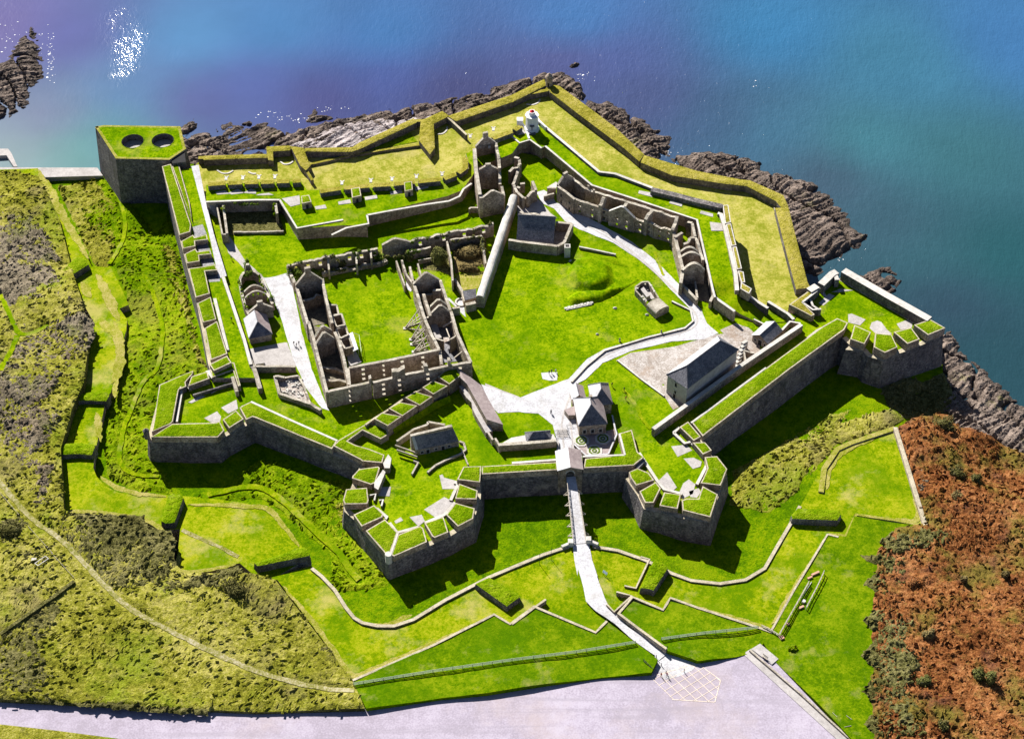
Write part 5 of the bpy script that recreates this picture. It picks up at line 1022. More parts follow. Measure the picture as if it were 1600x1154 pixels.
# officers quarters
r = thing('officers_range', 'long roofless range with a pedimented centre, bending below the east terrace', 'ruin', W(*K('o1', '900,750')[0], 0))
wo = (3.4, 1.0, [(.5, 2.1), (3.4, 4.7)])
rwall(r, 'o1', '222,300 350,410 480,512', 6.6, win=wo, name='front_wall', rag=.5); rwall(r, 'o1', '480,512 650,560 870,630', 6.0, win=wo, name='front_wall', rag=.5); rwall(r, 'o1', '870,650 1020,690', 5.0, win=wo, name='front_wall', rag=.5)
rwall(r, 'o1', '1020,690 1425,805', 6.2, win=wo, name='front_wall', rag=0); mb = MB(); 
gable(mb, W(*K('o1', '1020,690')[0], 6.2), W(*K('o1', '1425,805')[0], 6.2), 6.15, 6.22, 3.4, .95); mb.build('pediment', [M['ruin'], M['cope']], r)
rwall(r, 'o1', '1425,815 1590,850', 5.6, win=wo, name='front_wall', rag=.5); rwall(r, 'o2', '190,225 290,285 400,312 485,342', 5.4, win=wo, name='front_wall', rag=.9)
rwall(r, 'o1', '450,170 650,342 960,440 1290,540 1600,632', 6.2, name='back_wall', rag=.35); rwall(r, 'o2', '0,32 270,115 515,190', 6.2, name='back_wall', rag=.35)
rgable(r, 'o1', '212,285', '448,165', 6.4, 2.8, chim=.8); 
for fr, s, z in (('o1', '875,600 960,450', 8.0), ('o1', '1255,600 1290,545', 7.0), ('o2', '195,200 265,120', 8.0), ('o2', '480,330 530,195', 7.4)): rwall(r, fr, s, z, rag=1.0, name='cross_wall', th=1.1, step=.8)
for fr, s in (('o1', '685,300 700,290'), ('o1', '770,362 790,355')): rwall(r, fr, s, 7.2, rag=.2, name='chimney', th=.8)
floor_(r, 'o1', '300,260 450,190 650,360 600,540 460,490', .12, 'slate'); floor_(r, 'o1', '640,380 1600,640 1590,840 900,640', .1, 'earth')
rwall(r, 'o1', '50,328 190,332', 3.0, rag=.05, name='annexe_wall'); floor_(r, 'o1', '45,325 190,238 225,285 190,328', 3.0, 'cope', 'annexe_roof'); rwall(r, 'o1', '0,460 155,418', 2.2, rag=.1, name='yard_wall', th=.6)
# east row
r = thing('vaulted_row', 'row of roofless vaulted rooms with rounded cross walls, between the curving road and the terrace', 'ruin', W(*K('o2', '650,700')[0], 0))
rwall(r, 'o2', '492,350 545,560 592,750', 6.2, name='outer_wall', rag=.4, th=1.1, win=(4.5, .9, [(1, 2.4)])); rwall(r, 'o2', '592,750 568,892', 5.4, name='outer_wall', rag=.3, th=1.1)
rwall(r, 'o2', '640,240 690,260 720,400 765,520 805,655', 6.4, name='inner_wall', rag=.5, th=.9)
def arch(root, fr, a, b, z, rise, th=.9):
    a = W(*K(fr, a)[0], z).xy; b = W(*K(fr, b)[0], z).xy; L = (b-a).length; d = (b-a)/L; n = Vector((d.y, -d.x))*th/2; mb = MB(); N_ = 10
    pr = [(0, 0), (L, 0)]+[(L*(1-i/N_), z+rise*math.sin(math.pi*i/N_)) for i in range(N_+1)]; k = len(pr)
    vs = [(*(a+d*s+n*q), h) for q in (1, -1) for s, h in pr]
    mb.add(vs, [tuple(range(k)), tuple(k+i for i in reversed(range(k)))], 0); mb.add(vs, [(i, k+i, k+i+1, i+1) for i in range(2, k-1)], 1); mb.build('rounded_gable', [M['ruin'], M['crest']], root)
arch(r, 'o2', '565,560', '752,560', 6.0, 2.0); arch(r, 'o2', '568,618', '785,610', 6.0, 2.0); arch(r, 'o2', '590,752', '822,752', 6.0, 2.9, 1.2)
rwall(r, 'o2', '505,410 585,355', 6.8, name='cross_wall', rag=.3); rwall(r, 'o2', '600,478 650,460 665,412 712,410', 6.8, name='cross_wall', rag=.2)
rwall(r, 'o2', '568,892 740,1072', 2.6, name='yard_wall', rag=.05); rwall(r, 'o2', '722,872 745,1050', 2.6, name='yard_wall', rag=.3, th=.6); rwall(r, 'o2', '880,1090 915,1020', 3.0, name='yard_wall', rag=.05)
floor_(r, 'o2', '580,890 830,800 880,1100 740,1080', .1, 'earth')
# half vault by the curving road
r = thing('half_vault', 'half-roofed stone vault with a rounded pale top on the parade lawn beside the curving road', 'vault', W(*K('o3', '600,700')[0], 0))
a = W(*K('o3', '590,690')[0], 3.2); b = W(*K('o3', '800,880')[0], 3.2); wd = (W(*K('o3', '980,830')[0], 2)-W(*K('o3', '640,935')[0], 2)).xy.length
mb = MB(); barrel(mb, a, b, 0, 2.0, 3.2, wd, 12); mb.build('vault', [M['ruin'], M['crest']], r)
rwall(r, 'o3', '425,735 190,480 190,400 330,290 480,285 700,645', 2.3, th=.5, rag=.15, name='side_wall', win=(2.2, .5, [(1.2, 1.9)]))
mb = MB(); prism(mb, WP(K('o3', '292,445 365,400 520,592 440,635'), 1.3), 1.3, 0, 0, 0, 0); mb.build('bench_slab', M['slab'], r); floor_(r, 'o3', '210,410 470,300 680,640 430,720', .1, 'slab')
for s in ('230,430', '340,620', '380,685', '610,500', '540,370'):
    p = W(*K('o3', s)[0], 2.5); mb = MB(); mb.box((p.x, p.y, 2.0), .6, .6, .5); mb.build('corbel', M['cope'], r)
# long mauve-roofed store
r = thing('lean_to_store', 'long mauve-roofed store on a slant between the barrack wall and the entrance plaza', 'store', W(*K('o4', '500,500')[0], 0))
RP = [W(*K('o4', '245,165')[0], 5.0), W(*K('o4', '325,240')[0], 5.0), W(*K('o4', '580,700')[0], 5.0), W(*K('o4', '790,765')[0], 3.0), W(*K('o4', '610,450')[0], 3.0), W(*K('o4', '510,262')[0], 3.0), W(*K('o4', '225,45')[0], 5.6)]
mb = MB(); n = len(RP); mb.add(RP+[p-Vector((0, 0, .2)) for p in RP], [(0, 1, 6), (1, 5, 6), (1, 2, 4, 5), (2, 3, 4)]+[(i, (i+1) % n, n+(i+1) % n, n+i) for i in range(n)]); mb.build('roof', M['mauve'], r)
mb = MB(); mb.add([p-Vector((0, 0, .2)) for p in RP]+[(p.x, p.y, 0) for p in RP], [(i, n+i, n+(i+1) % n, (i+1) % n) for i in range(n)]); mb.build('walls', M['ruin'], r)
mb = MB(); P = WP(K('o4', '222,268 300,248 345,300 420,440 520,620 658,848 570,872 440,650 400,570 385,480 320,420'), 2.4); prism(mb, P, 2.4, 0, 0, 0, 1); mb.build('coping_walk', [M['slab'], M['ruin']], r)
r = thing('stepped_wall', 'stepped pale wall joining the mauve-roofed store to the gate ramp', 'wall', W(*K('o4', '700,960')[0], 0))
rwall(r, 'o4', '600,865 660,960', 2.6, th=.6, rag=0); rwall(r, 'o4', '690,940 750,1040', 3.0, th=.6, rag=0); rwall(r, 'o4', '750,1022 1100,1000 1475,968', 2.6, th=1.1, rag=0, name='ramp_wall')
mb = MB(); P = [W(*K('o4', '760,1015')[0], 2.3), W(*K('o4', '1475,960')[0], 2.3), W(*K('o4', '1440,890')[0], 1.0), W(*K('o4', '1090,900')[0], .6), W(*K('o4', '900,935')[0], .8)]; mb.add(P, [(0, 1, 2, 3, 4)]); mb.build('ramp', M['slab'], r)
r = thing('small_hipped_hut', 'tiny hut with a pale hipped roof and dark front slope beside the entrance steps', 'hut', W(*K('o4', '1270,930')[0], 0))
roofed(r, recq('o4', '1105,985 1405,962 1395,845', 2.2), 0, 2.2, 2.0, (1, 1), 'slab', 'slate', 'litslate')
# merlon wall of the inner retrenchment
r = thing('inner_gun_wall', 'row of five grass-topped blocks on the slanting wall below the square ruin', 'gun wall', W(*K('q9', '600,700')[0], 0))
for fr, s in (('q4', '745,870 972,700 1068,855 905,977'), ('q4', '530,1020 685,930 882,1000 682,1115'), ('q9', '600,502 740,425 952,490 790,602'), ('q9', '385,640 540,560 760,605 568,737'), ('q9', '205,775 300,695 557,745 377,866')): part_block(r, 'merlon', s, 5.0, 0, fr=fr, rim=.3)
line_wall(r, 'outer_kerb', '90,850 200,770 380,660 590,510 860,360 1010,235', 'q9', 3.6, 0, .6, 'ruin', 'tancope')
SL = [q.xy for q in WP(K('q9', '375,866 568,737 790,602 952,490 1170,400'), 5.0)]
mb = MB(); E_ = [q.xy for q in WP(K('q9', '1230,560 1000,660 800,790 600,900 470,985 420,960'), 0.0)]; PL = SL+E_
sheet(mb, PL, 0.0, .9, lambda x, y, e: .03+2.2*max(0.0, 1-float(segdist(SL, np.array([x]), np.array([y]), False)[0])/6.0)*(1 if e > .01 or float(segdist(SL, np.array([x]), np.array([y]), False)[0]) < .3 else .15), 0); tag(mb.build('lawn_slope', M['lawn']), kind='structure')
# sunken guard block inside the middle bastion
r = thing('sunken_block', 'dark steep-roofed block with small windows sunk in a walled yard of the middle bastion', 'guard block', W(*K('mg', '700,600')[0], 0))
A = W(*K('mg', '300,470')[0], 6.3); B = W(*K('mg', '985,285')[0], 6.3); e1 = W(*K('mg', '375,715')[0], 2.4); e2 = W(*K('mg', '1108,552')[0], 2.4)
mb = MB(); mb.add([A, B, e2, e1, A-Vector((0, 0, .2)), B-Vector((0, 0, .2)), e2-Vector((0, 0, .2)), e1-Vector((0, 0, .2))], [(3, 2, 1, 0), (0, 1, 5, 4), (1, 2, 6, 5), (2, 3, 7, 6), (3, 0, 4, 7)]); mb.build('roof', M['slate'], r)
mb = MB(); q = [e1, e2, B, A]; mb.add([(p.x, p.y, p.z-.2) for p in q]+[(p.x, p.y, -1) for p in q], [(i, 4+i, 4+(i+1) % 4, (i+1) % 4) for i in range(4)]); mb.build('walls', M['ruin'], r)
rwall(r, 'mg', '240,455 985,278', 6.6, th=.9, rag=0, name='parapet'); 
mb = MB(); mb.beam(A+Vector((-.3, 0, .1)), e1+Vector((-.3, 0, .1)), .8, .5); mb.build('parapet', M['cope'], r)
L_ = (e2-e1).xy.length
for s_, h0, w_, hg, nm in ((.10, .5, .9, .9, 'window'), (.24, 0, 1.0, 1.7, 'door'), (.44, .7, .8, .8, 'window'), (.61, 0, 1.0, 1.7, 'door'), (.76, .7, .8, .8, 'window')): pane(r, e1, e2, s_*L_, h0, w_, hg, nm)
r = thing('yard_wall', 'pale-topped walls round the sunken yard inside the middle bastion', 'wall', W(*K('mg', '300,340')[0], 0))
rwall(r, 'mg', '0,555 300,345 545,262 560,212 860,262', 2.4, th=.7, rag=0); rwall(r, 'mg', '270,1140 385,930 300,900', .9, th=.5, rag=0); rwall(r, 'mg', '550,1110 690,985 900,880 1140,780 1230,705 1195,585 1120,555', .8, th=.6, rag=0); rwall(r, 'mg', '1150,680 1275,975', .7, th=.35, rag=0)
rwall(r, 'mg', '0,705 365,830', 2.0, 1.3, th=.3, rag=0, name='bridge_rail'); rwall(r, 'mg', '-30,625 360,762', 2.0, 1.3, th=.3, rag=0, name='bridge_rail')
# store house
r = thing('store_house', 'tall slate hip-roofed store house by the long wall, its sunlit roof slope white', 'house', W(*K('st', '450,600')[0], 0))
C = recq('st', '345,735 848,352 650,228', 8.2); roofed(r, C, 0, 8.2, 3.6, (1, 1), 'slab', 'slate', 'litslate', caps=1)
a, b = C[3], C[0]; L_ = (b-a).length
for s_, h0, w_, hg, nm in ((.45, 5.2, .9, 1.6, 'window'), (.45, 2.2, .8, 1.4, 'window'), (.42, 0, 1.1, 2.0, 'door')): pane(r, a, b, s_*L_, h0, w_, hg, nm)
r = thing('stone_steps', 'pile of pale stone steps against the far end of the tall store house', 'steps', W(*K('st', '880,430')[0], 0))
for i in range(7):
    p = W(*K('st', '%f,%f' % (840+12*i, 520-28*i))[0], 0); mb = MB(); mb.box((p.x, p.y, 0), 2.0, 1.0, .5+.45*i, .7); mb.build('step', M['cope'], r)
rwall(r, 'st', '915,365 1020,385', 2.6, th=.5, rag=.5, name='side_wall'); rwall(r, 'st', '915,370 930,470', 2.4, th=.5, rag=.3, name='side_wall')
r = thing('shed', 'small gabled shed with a pale roof slope at the end of the long wall', 'shed', W(*K('st', '1150,220')[0], 0))
C = recq('st', '1150,292 1288,165 1125,97', 2.8); roofed(r, C, 0, 2.8, 1.9, (0, 0), 'ruin', 'slate', 'litslate')
a, b = C[3], C[0]; L_ = (b-a).length; pane(r, a, b, .52*L_, 0, 1.4, 2.3, 'door'); pane(r, a, b, .2*L_, .8, .7, 1.0); pane(r, a, b, .84*L_, .8, .7, 1.0)
r = thing('long_wall', 'long straight pale-topped wall running from the inner lawn past the store house to the east bastion', 'wall', W(*K('st', '700,650')[0], 0))
line_wall(r, 'wall', '5,1150 390,872 920,490 1490,105', 'st', 3.2, 0, 1.3, 'ruin', 'cope'); line_wall(r, 'return_wall', '1285,170 1375,75 1480,95', 'st', 2.4, 0, .7, 'ruin', 'cope'); line_wall(r, 'stub_wall', '1012,52 1130,110', 'st', 1.6, 0, .5, 'ruin', 'cope')
# guard house
r = thing('guard_house', 'slate-roofed guard house with two hipped blocks standing beside the entrance path', 'house', W(*K('gh', '420,450')[0], 0))
for s, ze, rise, hp in (('290,598 560,575 508,312', 5.0, 4.0, (1, 1)), ('428,392 614,376 590,182', 4.8, 3.4, (1, 1))):
    C = recq('gh', s, ze); C2 = [C[3], C[0], C[1], C[2]]     # ridge runs away from the viewer
    sub = r
    roofed(r, [C[0], C[3], C[2], C[1]][0:1]+[C[3], C[2], C[1]], 0, ze, rise, hp, 'ruin', 'litslate', 'mauve')
C = recq('gh', '222,335 345,322 330,212', 3.6); roofed(r, [C[0], C[3], C[2], C[1]], 0, 3.6, 1.4, (0, 0), 'ruin', 'litslate', 'mauve')
P = WP(K('gh', '140,450 230,412 248,412 248,500 180,502'), 2.0); mb = MB(); prism(mb, P, 2.0, 0, 0, 0, 1); mb.build('porch', [M['mauve'], M['ruin']], r)
e1, e2 = W(*K('gh', '290,598')[0], 5.0), W(*K('gh', '560,575')[0], 5.0); L_ = (e2-e1).xy.length
for k in (.2, .5, .8): pane(r, e1, e2, k*L_, 1.0, .9, 1.5)
mb = MB(); p = W(*K('gh', '405,395')[0], 8.0); mb.box((p.x, p.y+2.5, 7.0), 1.0, .7, 2.2); mb.build('chimney', M['ruin'], r)
# parterre garden
g = thing('parterre_garden', 'formal garden of dark and pale octagon beds in front of the guard house', 'garden', W(*K('gh', '430,770')[0], 0))
floor_(g, 'gh', '290,680 560,660 640,640 650,700 575,885 350,900 245,790 250,730', .1, 'mauve', 'shaded_gravel')  # gravel colour darkened to paint in the guard house shadow
def octa(cx, cy, rr, m, h, nm):
    c = W(*K('gh', '%f,%f' % (cx, cy))[0], 0); mb = MB(); n = 8; ro, ri = rr
    V = [(c.x+q*math.cos(6.283*(i+.5)/n), c.y+q*math.sin(6.283*(i+.5)/n), z) for q, z in ((ro, .1), (ro, h), (ri, h), (ri, .1)) for i in range(n)]
    mb.add(V, [(k*n+i, k*n+(i+1) % n, (k+1)*n+(i+1) % n, (k+1)*n+i) for k in range(3) for i in range(n)])
    if ri < .05: pass
    mb.build(nm, M[m], g)
for cx, cy in ((310, 762), (525, 742), (440, 880)):
    for rr, m, h in (((2.5, 1.8), 'cope', .3), ((1.8, 1.3), 'leaf', .4), ((1.3, .8), 'cope', .25), ((.8, .4), 'leaf', .4), ((.4, .02), 'cope', .25)): octa(cx, cy-(18 if cx == 440 else 0), rr, m, h, 'box_hedge' if m == 'leaf' else 'bed_edging')
rwall(g, 'gh', '620,500 650,640 665,690 580,888 355,902 242,795', 1.2, th=.45, rag=0, name='garden_wall', mt='path')
# gatehouse
r = thing('gatehouse', 'pale stone gatehouse with a gabled roof and arched gateway at the end of the bridge', 'gatehouse', W(*K('gh', '200,1000')[0], 0))
A = W(*K('gh', '80,1048')[0], 3.3); B = W(*K('gh', '318,1036')[0], 3.3); A2 = W(*K('gh', '65,885')[0], 3.3); u = (B-A).xy; v = (A2-A).xy; L_ = u.length
gz = HD(A.x, A.y)-1
mb = MB(); d = u/L_; n_ = Vector((d.y, -d.x)); 
def P3(s, z, o=0.0): p = A.xy+d*s+n_*o; return (p.x, p.y, z)
N_ = 12; cx = L_/2; aw = 1.25; ah = 1.5; by = -.1
arcp = [(cx+aw*math.cos(math.pi*i/N_), by+ah+aw*math.sin(math.pi*i/N_)) for i in range(N_+1)]
out = [(L_, gz), (L_, 3.3), (cx, 4.4), (0, 3.3), (0, gz)]
# front face in two halves round the arch
right = [(cx+aw, gz), (L_, gz), (L_, 3.3), (cx, 4.4)]+[arcp[i] for i in range(N_//2, -1, -1)]
left = [(0, gz), (cx-aw, gz)]+[arcp[i] for i in range(N_, N_//2-1, -1)]+[(cx, 4.4), (0, 3.3)]
for pl in (right, left):
    V = [P3(s, z) for s, z in pl]; tri = geometry.tessellate_polygon([[Vector((s, z, 0)) for s, z in pl]]); mb.add(V, [tuple(t) for t in tri], 0)
    V2 = [P3(s, z, -7.2) for s, z in pl]; mb.add(V2, [tuple(t) for t in tri], 0)
pas = [(cx+aw, by)]+arcp+[(cx-aw, by)]; k = len(pas)
mb.add([P3(s, z, o) for o in (0, -7.2) for s, z in pas], [(i, i+1, k+i+1, k+i) for i in range(k-1)], 0)
for s in (0, L_): mb.add([P3(s, gz), P3(s, gz, -7.2), P3(s, 3.3, -7.2), P3(s, 3.3)], [(0, 1, 2, 3)], 0)
mb.build('gate_front', M['ruin'], r)
rb = MB(); 
for s0, s1, m_ in ((-.35, cx, 0), (L_+.35, cx, 1)): 
    V = [P3(s0, 3.2, .35), P3(s1, 4.55, .35), P3(s1, 4.55, -7.6), P3(s0, 3.2, -7.6)]; rb.add(V+[(x, y, z-.25) for x, y, z in V], [(0, 1, 2, 3), (7, 6, 5, 4), (0, 4, 5, 1), (2, 6, 7, 3), (3, 7, 4, 0)], m_)
rb.build('roof', [M['litslate'], M['mauve']], r)  # sunlit and shaded slope painted in two tones
mb = MB()
for o, wd in ((.05, .25), ):
    for i in range(N_): 
        p, q = arcp[i], arcp[i+1]; mb.beam(P3(p[0], p[1], o), P3(q[0], q[1], o), .2, .3)
mb.build('arch_ring', M['cope'], r)
mb = MB()
for s in (.25, L_-.25): mb.add([P3(s-.3, gz, .25), P3(s+.3, gz, .25), P3(s+.3, 3.1, .12), P3(s-.3, 3.1, .12), P3(s-.3, gz, -.1), P3(s+.3, gz, -.1), P3(s+.3, 3.1, -.1), P3(s-.3, 3.1, -.1)], [(0, 1, 2, 3), (0, 3, 7, 4), (1, 5, 6, 2), (3, 2, 6, 7)])
mb.build('pilaster', M['ruin'], r)
st = MB()
for i in range(5):
    a = W(*K('gh', '%f,%f' % (62+2*i, 660+14*i))[0], .1); b = W(*K('gh', '%f,%f' % (165+2*i, 655+14*i))[0], .1); st.beam((a.x, a.y, .1+.06*(4-i)), (b.x, b.y, .1+.06*(4-i)), .8, .12)
st.build('steps', M['slab'], r)
t = thing('gate_railing', 'dark iron railing round the steps behind the gatehouse', 'railing', W(*K('gh', '120,680')[0], 0))
for s in ('40,655 165,648 190,700', '50,700 60,730', '165,600 275,590', '165,600 175,640', '50,700 180,690'):
    P = WP(K('gh', s), 1.0); mb = MB()
    for a, b in zip(P[:-1], P[1:]):
        for z in (.55, 1.05): mb.beam((a.x, a.y, z), (b.x, b.y, z), .06, .06)
        k = max(1, int((b-a).length/1.2))
        for i in range(k+1): p = a.lerp(b, i/k); mb.beam((p.x, p.y, 0), (p.x, p.y, 1.1), .07, .07)
    mb.build('rail', M['iron'], t)
for s in ('75,745 85,860 100,880', '215,790 240,870'):
    P = WP(K('gh', s), 1.2); mb = MB()
    for a, b in zip(P[:-1], P[1:]): mb.beam((a.x, a.y, .5), (b.x, b.y, .5), .35, 1.0)
    mb.build('side_wall', M['slab'], r)
# bridge
r = thing('entrance_bridge', 'narrow pale footbridge with lattice rails crossing the ditch to the gatehouse', 'bridge', W(*K('br', '240,500')[0], -6))
a0, a1, b0, b1 = (W(*K('br', s)[0], z) for s, z in (('160,160', -.1), ('252,150', -.1), ('225,850', -1.95), ('375,835', -1.95)))
b0, b1 = W(*K('br', '232,830')[0], -1.9), W(*K('br', '355,820')[0], -1.9)
mb = MB(); V = [a0, a1, b1, b0]; V = V+[v-Vector((0, 0, .5)) for v in V]; mb.add(V, [(0, 3, 2, 1), (4, 5, 6, 7), (0, 1, 5, 4), (1, 2, 6, 5), (2, 3, 7, 6), (3, 0, 4, 7)]); mb.build('deck', M['path'], r)
for p, q, sgn in ((a0, b0, -1), (a1, b1, 1)):
    mb = MB(); off = Vector((.05*sgn, 0, 0)); n = 14; up = Vector((0, 0, 1.25))
    p2 = p.lerp(q, .12) if sgn < 0 else p.lerp(q, .3)
    mb.beam(p2+off+up, q+off+up, .18, .14); mb.beam(p2+off+up*.15, q+off+up*.15, .16, .12)
    for i in range(n+1):
        c = p2.lerp(q, i/n)+off; mb.beam(c, c+up, .12, .12)
        if i < n: e = p2.lerp(q, (i+1)/n)+off; mb.beam(c+up*.15, e+up, .07, .07); mb.beam(e+up*.15, c+up, .07, .07)
    mb.build('lattice_rail', M['timber'], r)
for k in (.25, .41, .56, .72, .86):
    p, q = a0.lerp(b0, k), a1.lerp(b1, k); d = (q-p).normalized(); mb = MB(); mb.beam(p-d*1.3-Vector((0, 0, .65)), q+d*1.3-Vector((0, 0, .65)), .3, .3)
    for e, s in ((p, -1), (q, 1)): mb.beam(e+d*s*1.25-Vector((0, 0, .6)), e+Vector((0, 0, 1.0)), .14, .14)
    mb.build('outrigger', M['timber'], r)
    mb = MB(); c = (p+q)/2
    for e in (p.lerp(q, .15), p.lerp(q, .85)): mb.beam((e.x, e.y, HD(e.x, e.y)-.5), (e.x, e.y, e.z-.5), .35, .35)
    mb.build('trestle', M['timber'], r)
GP = 'stone piers at the outer end of the bridge'
for s, lb in (('205,840', 'stone pier with a stepped wing on the left at the outer end of the bridge'), ('382,815', 'leaning pale stone pier on the right at the outer end of the bridge')):
    t = thing('bridge_pier', lb, 'pier', W(*K('br', s)[0], -2.2), GP); c = W(*K('br', s)[0], -2)
    mb = MB(); mb.box((c.x, c.y, -7), 1.5, 1.8, 6.6, 0, 0, .92); mb.build('pier', M['cope'], t); mb = MB(); mb.box((c.x, c.y, -.4), 1.7, 2.0, .3, 0, 0, .8); mb.build('cap', M['cope'], t)
    sg = -1 if 'left' in lb else 1; mb = MB(); mb.box((c.x+sg*1.7, c.y-.9, -6), 2.2, .8, 5.2, -.5*sg); mb.build('wing', M['cope'], t)
# lighthouse
r = thing('lighthouse', 'small white lighthouse with a red lantern cap on the upper terrace', 'lighthouse', W(*K('lh', '920,270')[0], 5))
c = W(*K('lh', '915,262')[0], 5); mb = MB(); mb.cyl((c.x, c.y, 5), 2.3, 6.0, 8, 2.1, smooth=False); mb.cyl((c.x, c.y, 5), 2.9, 1.0, 8, 2.6, smooth=False); mb.build('tower', M['white'], r)
mb = MB(); mb.cyl((c.x, c.y, 11), 2.5, .3, 8, smooth=False); mb.build('gallery', M['white'], r); mb = MB(); mb.cyl((c.x, c.y, 11.3), 1.2, 1.5, 8, smooth=False); mb.build('lantern', M['white'], r)
mb = MB(); mb.cyl((c.x, c.y, 12.8), .95, .7, 8, .1, smooth=False); mb.build('lantern_cap', M['red'], r)
mb = MB(); mb.box((c.x, c.y-2.12, 5.9), .6, .16, 1.9); mb.build('door', M['slate'], r); mb = MB(); mb.box((c.x, c.y-2.5, 8.2), 1.7, 1.0, .16); mb.build('canopy', M['slate'], r); mb = MB(); mb.box((c.x, c.y-2.6, 5), 2.6, 1.6, .5); mb.build('doorstep', M['slate'], r)
p = W(*K('lh', '762,165')[0], 6); mb = MB(); mb.box((p.x, p.y, 4.8), 2.2, 2.0, 2.4); mb.build('annexe', M['white'], r)
rwall(r, 'lh', '940,40 1010,150 1100,235', 6.6, 4.5, th=.6, rag=0, name='yard_wall', m='white', mt='white'); rwall(r, 'lh', '800,190 850,285 880,380', 5.6, 4.8, th=.6, rag=0, name='yard_wall', m='white', mt='white')
for s in ('730,310 860,285 880,300 740,345', '740,235 785,240 820,290 790,300'): floor_(r, 'lh', s, 5.1, 'slab', 'paving')
# west yard: ruined row with a roofed cottage
r = thing('ivy_cottage_row', 'row of ivy-clad roofless rooms below the west rampart, ending in a mauve-roofed cottage', 'ruin', W(*K('q5', '400,700')[0], 0))
rwall(r, 'q5', '250,380 160,520 190,720 260,1000 330,1150', 3.6, rag=.7, name='outer_wall'); rwall(r, 'q5', '400,385 540,450 620,720 760,950', 3.6, rag=.7, name='outer_wall'); rgable(r, 'q5', '255,395', '400,390', 3.6, 3.2, name='gable')
def arch5(a, b, z, rise): arch(r, 'q5', a, b, z, rise, .7)
arch5('245,755', '610,700', 3.6, 2.2); arch5('265,860', '650,800', 3.6, 2.2); rgable(r, 'q5', '330,1120', '760,1030', 4.2, 2.6, chim=1.0)
C = recq('q6', '207,388 430,330 310,108', 3.0); A_ = C
roofed(r, recq('q6', '150,190 205,385 430,332', 3.2), 0, 3.2, 2.6, (0, 1), 'ruin', 'litslate', 'mauve')
for f in r.children:
    if f.name.startswith('roof'): f['label'] = 'pinkish slate roof of the cottage'
r = thing('yard_cross_wall', 'pale-topped cross wall and rampart ramp walls at the foot of the west yard', 'wall', W(*K('q6', '450,690')[0], 0))
rwall(r, 'q6', '210,690 420,690 690,690', 2.6, th=.8, rag=.1); rwall(r, 'q6', '200,610 260,740 315,925', 2.4, th=1.3, rag=0); rwall(r, 'q6', '20,800 70,960', 2.2, th=1.0, rag=0)
mb = MB(); p = W(*K('q6', '310,645')[0], 1.2); mb.box((p.x, p.y, 0), 2.6, 1.6, 1.2, .2, 0); mb.build('cistern', M['slab'], r)
r = thing('rubble_enclosure', 'broken stone enclosure full of rubble beside the pale west path', 'ruin', W(*K('q6', '650,900')[0], 0))
rwall(r, 'q6', '470,790 520,975 850,1085 960,1154', 1.8, th=.9, rag=.3); rwall(r, 'q6', '570,800 720,785 770,880 850,1085', 1.6, th=.6, rag=.6); rwall(r, 'q6', '470,790 570,800', 2.4, th=.8, rag=.8)
floor_(r, 'q6', '500,820 720,800 840,1080 540,970', .12, 'cobble')
rb = MB()
for _ in range(70):
    p = W(*K('q6', '%f,%f' % (random.uniform(540, 780), random.uniform(830, 1040)))[0], .1); rb.box((p.x, p.y, .05), random.uniform(.3, .9), random.uniform(.3, .8), random.uniform(.2, .6), random.random()*3, 0, .7)
rb.build('rubble', M['cope'], r)['kind'] = 'stuff'
# stair and casemate walls under the north end of the west rampart
r = thing('casemate_yard', 'deep shaded walled yard with a long stair under the north end of the west rampart', 'yard', W(*K('t5', '700,700')[0], 0))
rwall(r, 't5', '295,530 365,890', 4.0, th=.5, rag=0); rwall(r, 't5', '365,890 440,890', 4.0, th=.5, rag=0); rwall(r, 't5', '375,540 420,880', 4.4, th=.8, rag=.4, name='ivy_wall'); rwall(r, 't5', '1000,500 1020,640', 4.8, th=.9, rag=.4, name='ivy_wall'); rwall(r, 't5', '500,860 860,855 1100,850', 1.0, th=.6, rag=.2, name='low_wall')
floor_(r, 't5', '300,560 1000,505 1110,850 440,905 380,890', .12, 'scrub')  # dark floor colour stands in for the deep shadow of the yard
sb = MB()
for i in range(14):
    p = W(*K('t5', '%f,%f' % (235+7*i, 540+11*i))[0], 3.6-.26*i); sb.box((p.x, p.y, 0), 1.6, .5, 3.6-.26*i, .3)
sb.build('stair', M['slab'], r)
# ---------------------------------------------------------------- bushes, ivy, people, fences and small things
def leaves(mb, c, rx, ry, h, n, size, m=0, lobes=7):
    c = Vector(c); L = [(Vector((random.uniform(-.55, .55)*rx, random.uniform(-.55, .55)*ry, random.uniform(.25, .7)*h)), random.uniform(.35, .6)) for _ in range(lobes)]
    for _ in range(n):
        o, k = random.choice(L); d = Vector((random.gauss(0, 1), random.gauss(0, 1), random.gauss(.25, 1))).normalized()*random.uniform(.6, 1.05)
        p = c+o+Vector((d.x*rx*k, d.y*ry*k, d.z*h*k*.8)); p.z = max(p.z, c.z+.05)
        t = Vector((random.gauss(0, 1), random.gauss(0, 1), random.gauss(0, .6))).normalized(); b = t.cross(d+Vector((.01, 0, .3))).normalized(); s = size*random.uniform(.5, 1.2)
        mb.add([p-t*s-b*s*.5, p+t*s-b*s*.6, p+t*s*.7+b*s*.6, p-t*s*.6+b*s*.5], [(0, 1, 2, 3)], m)
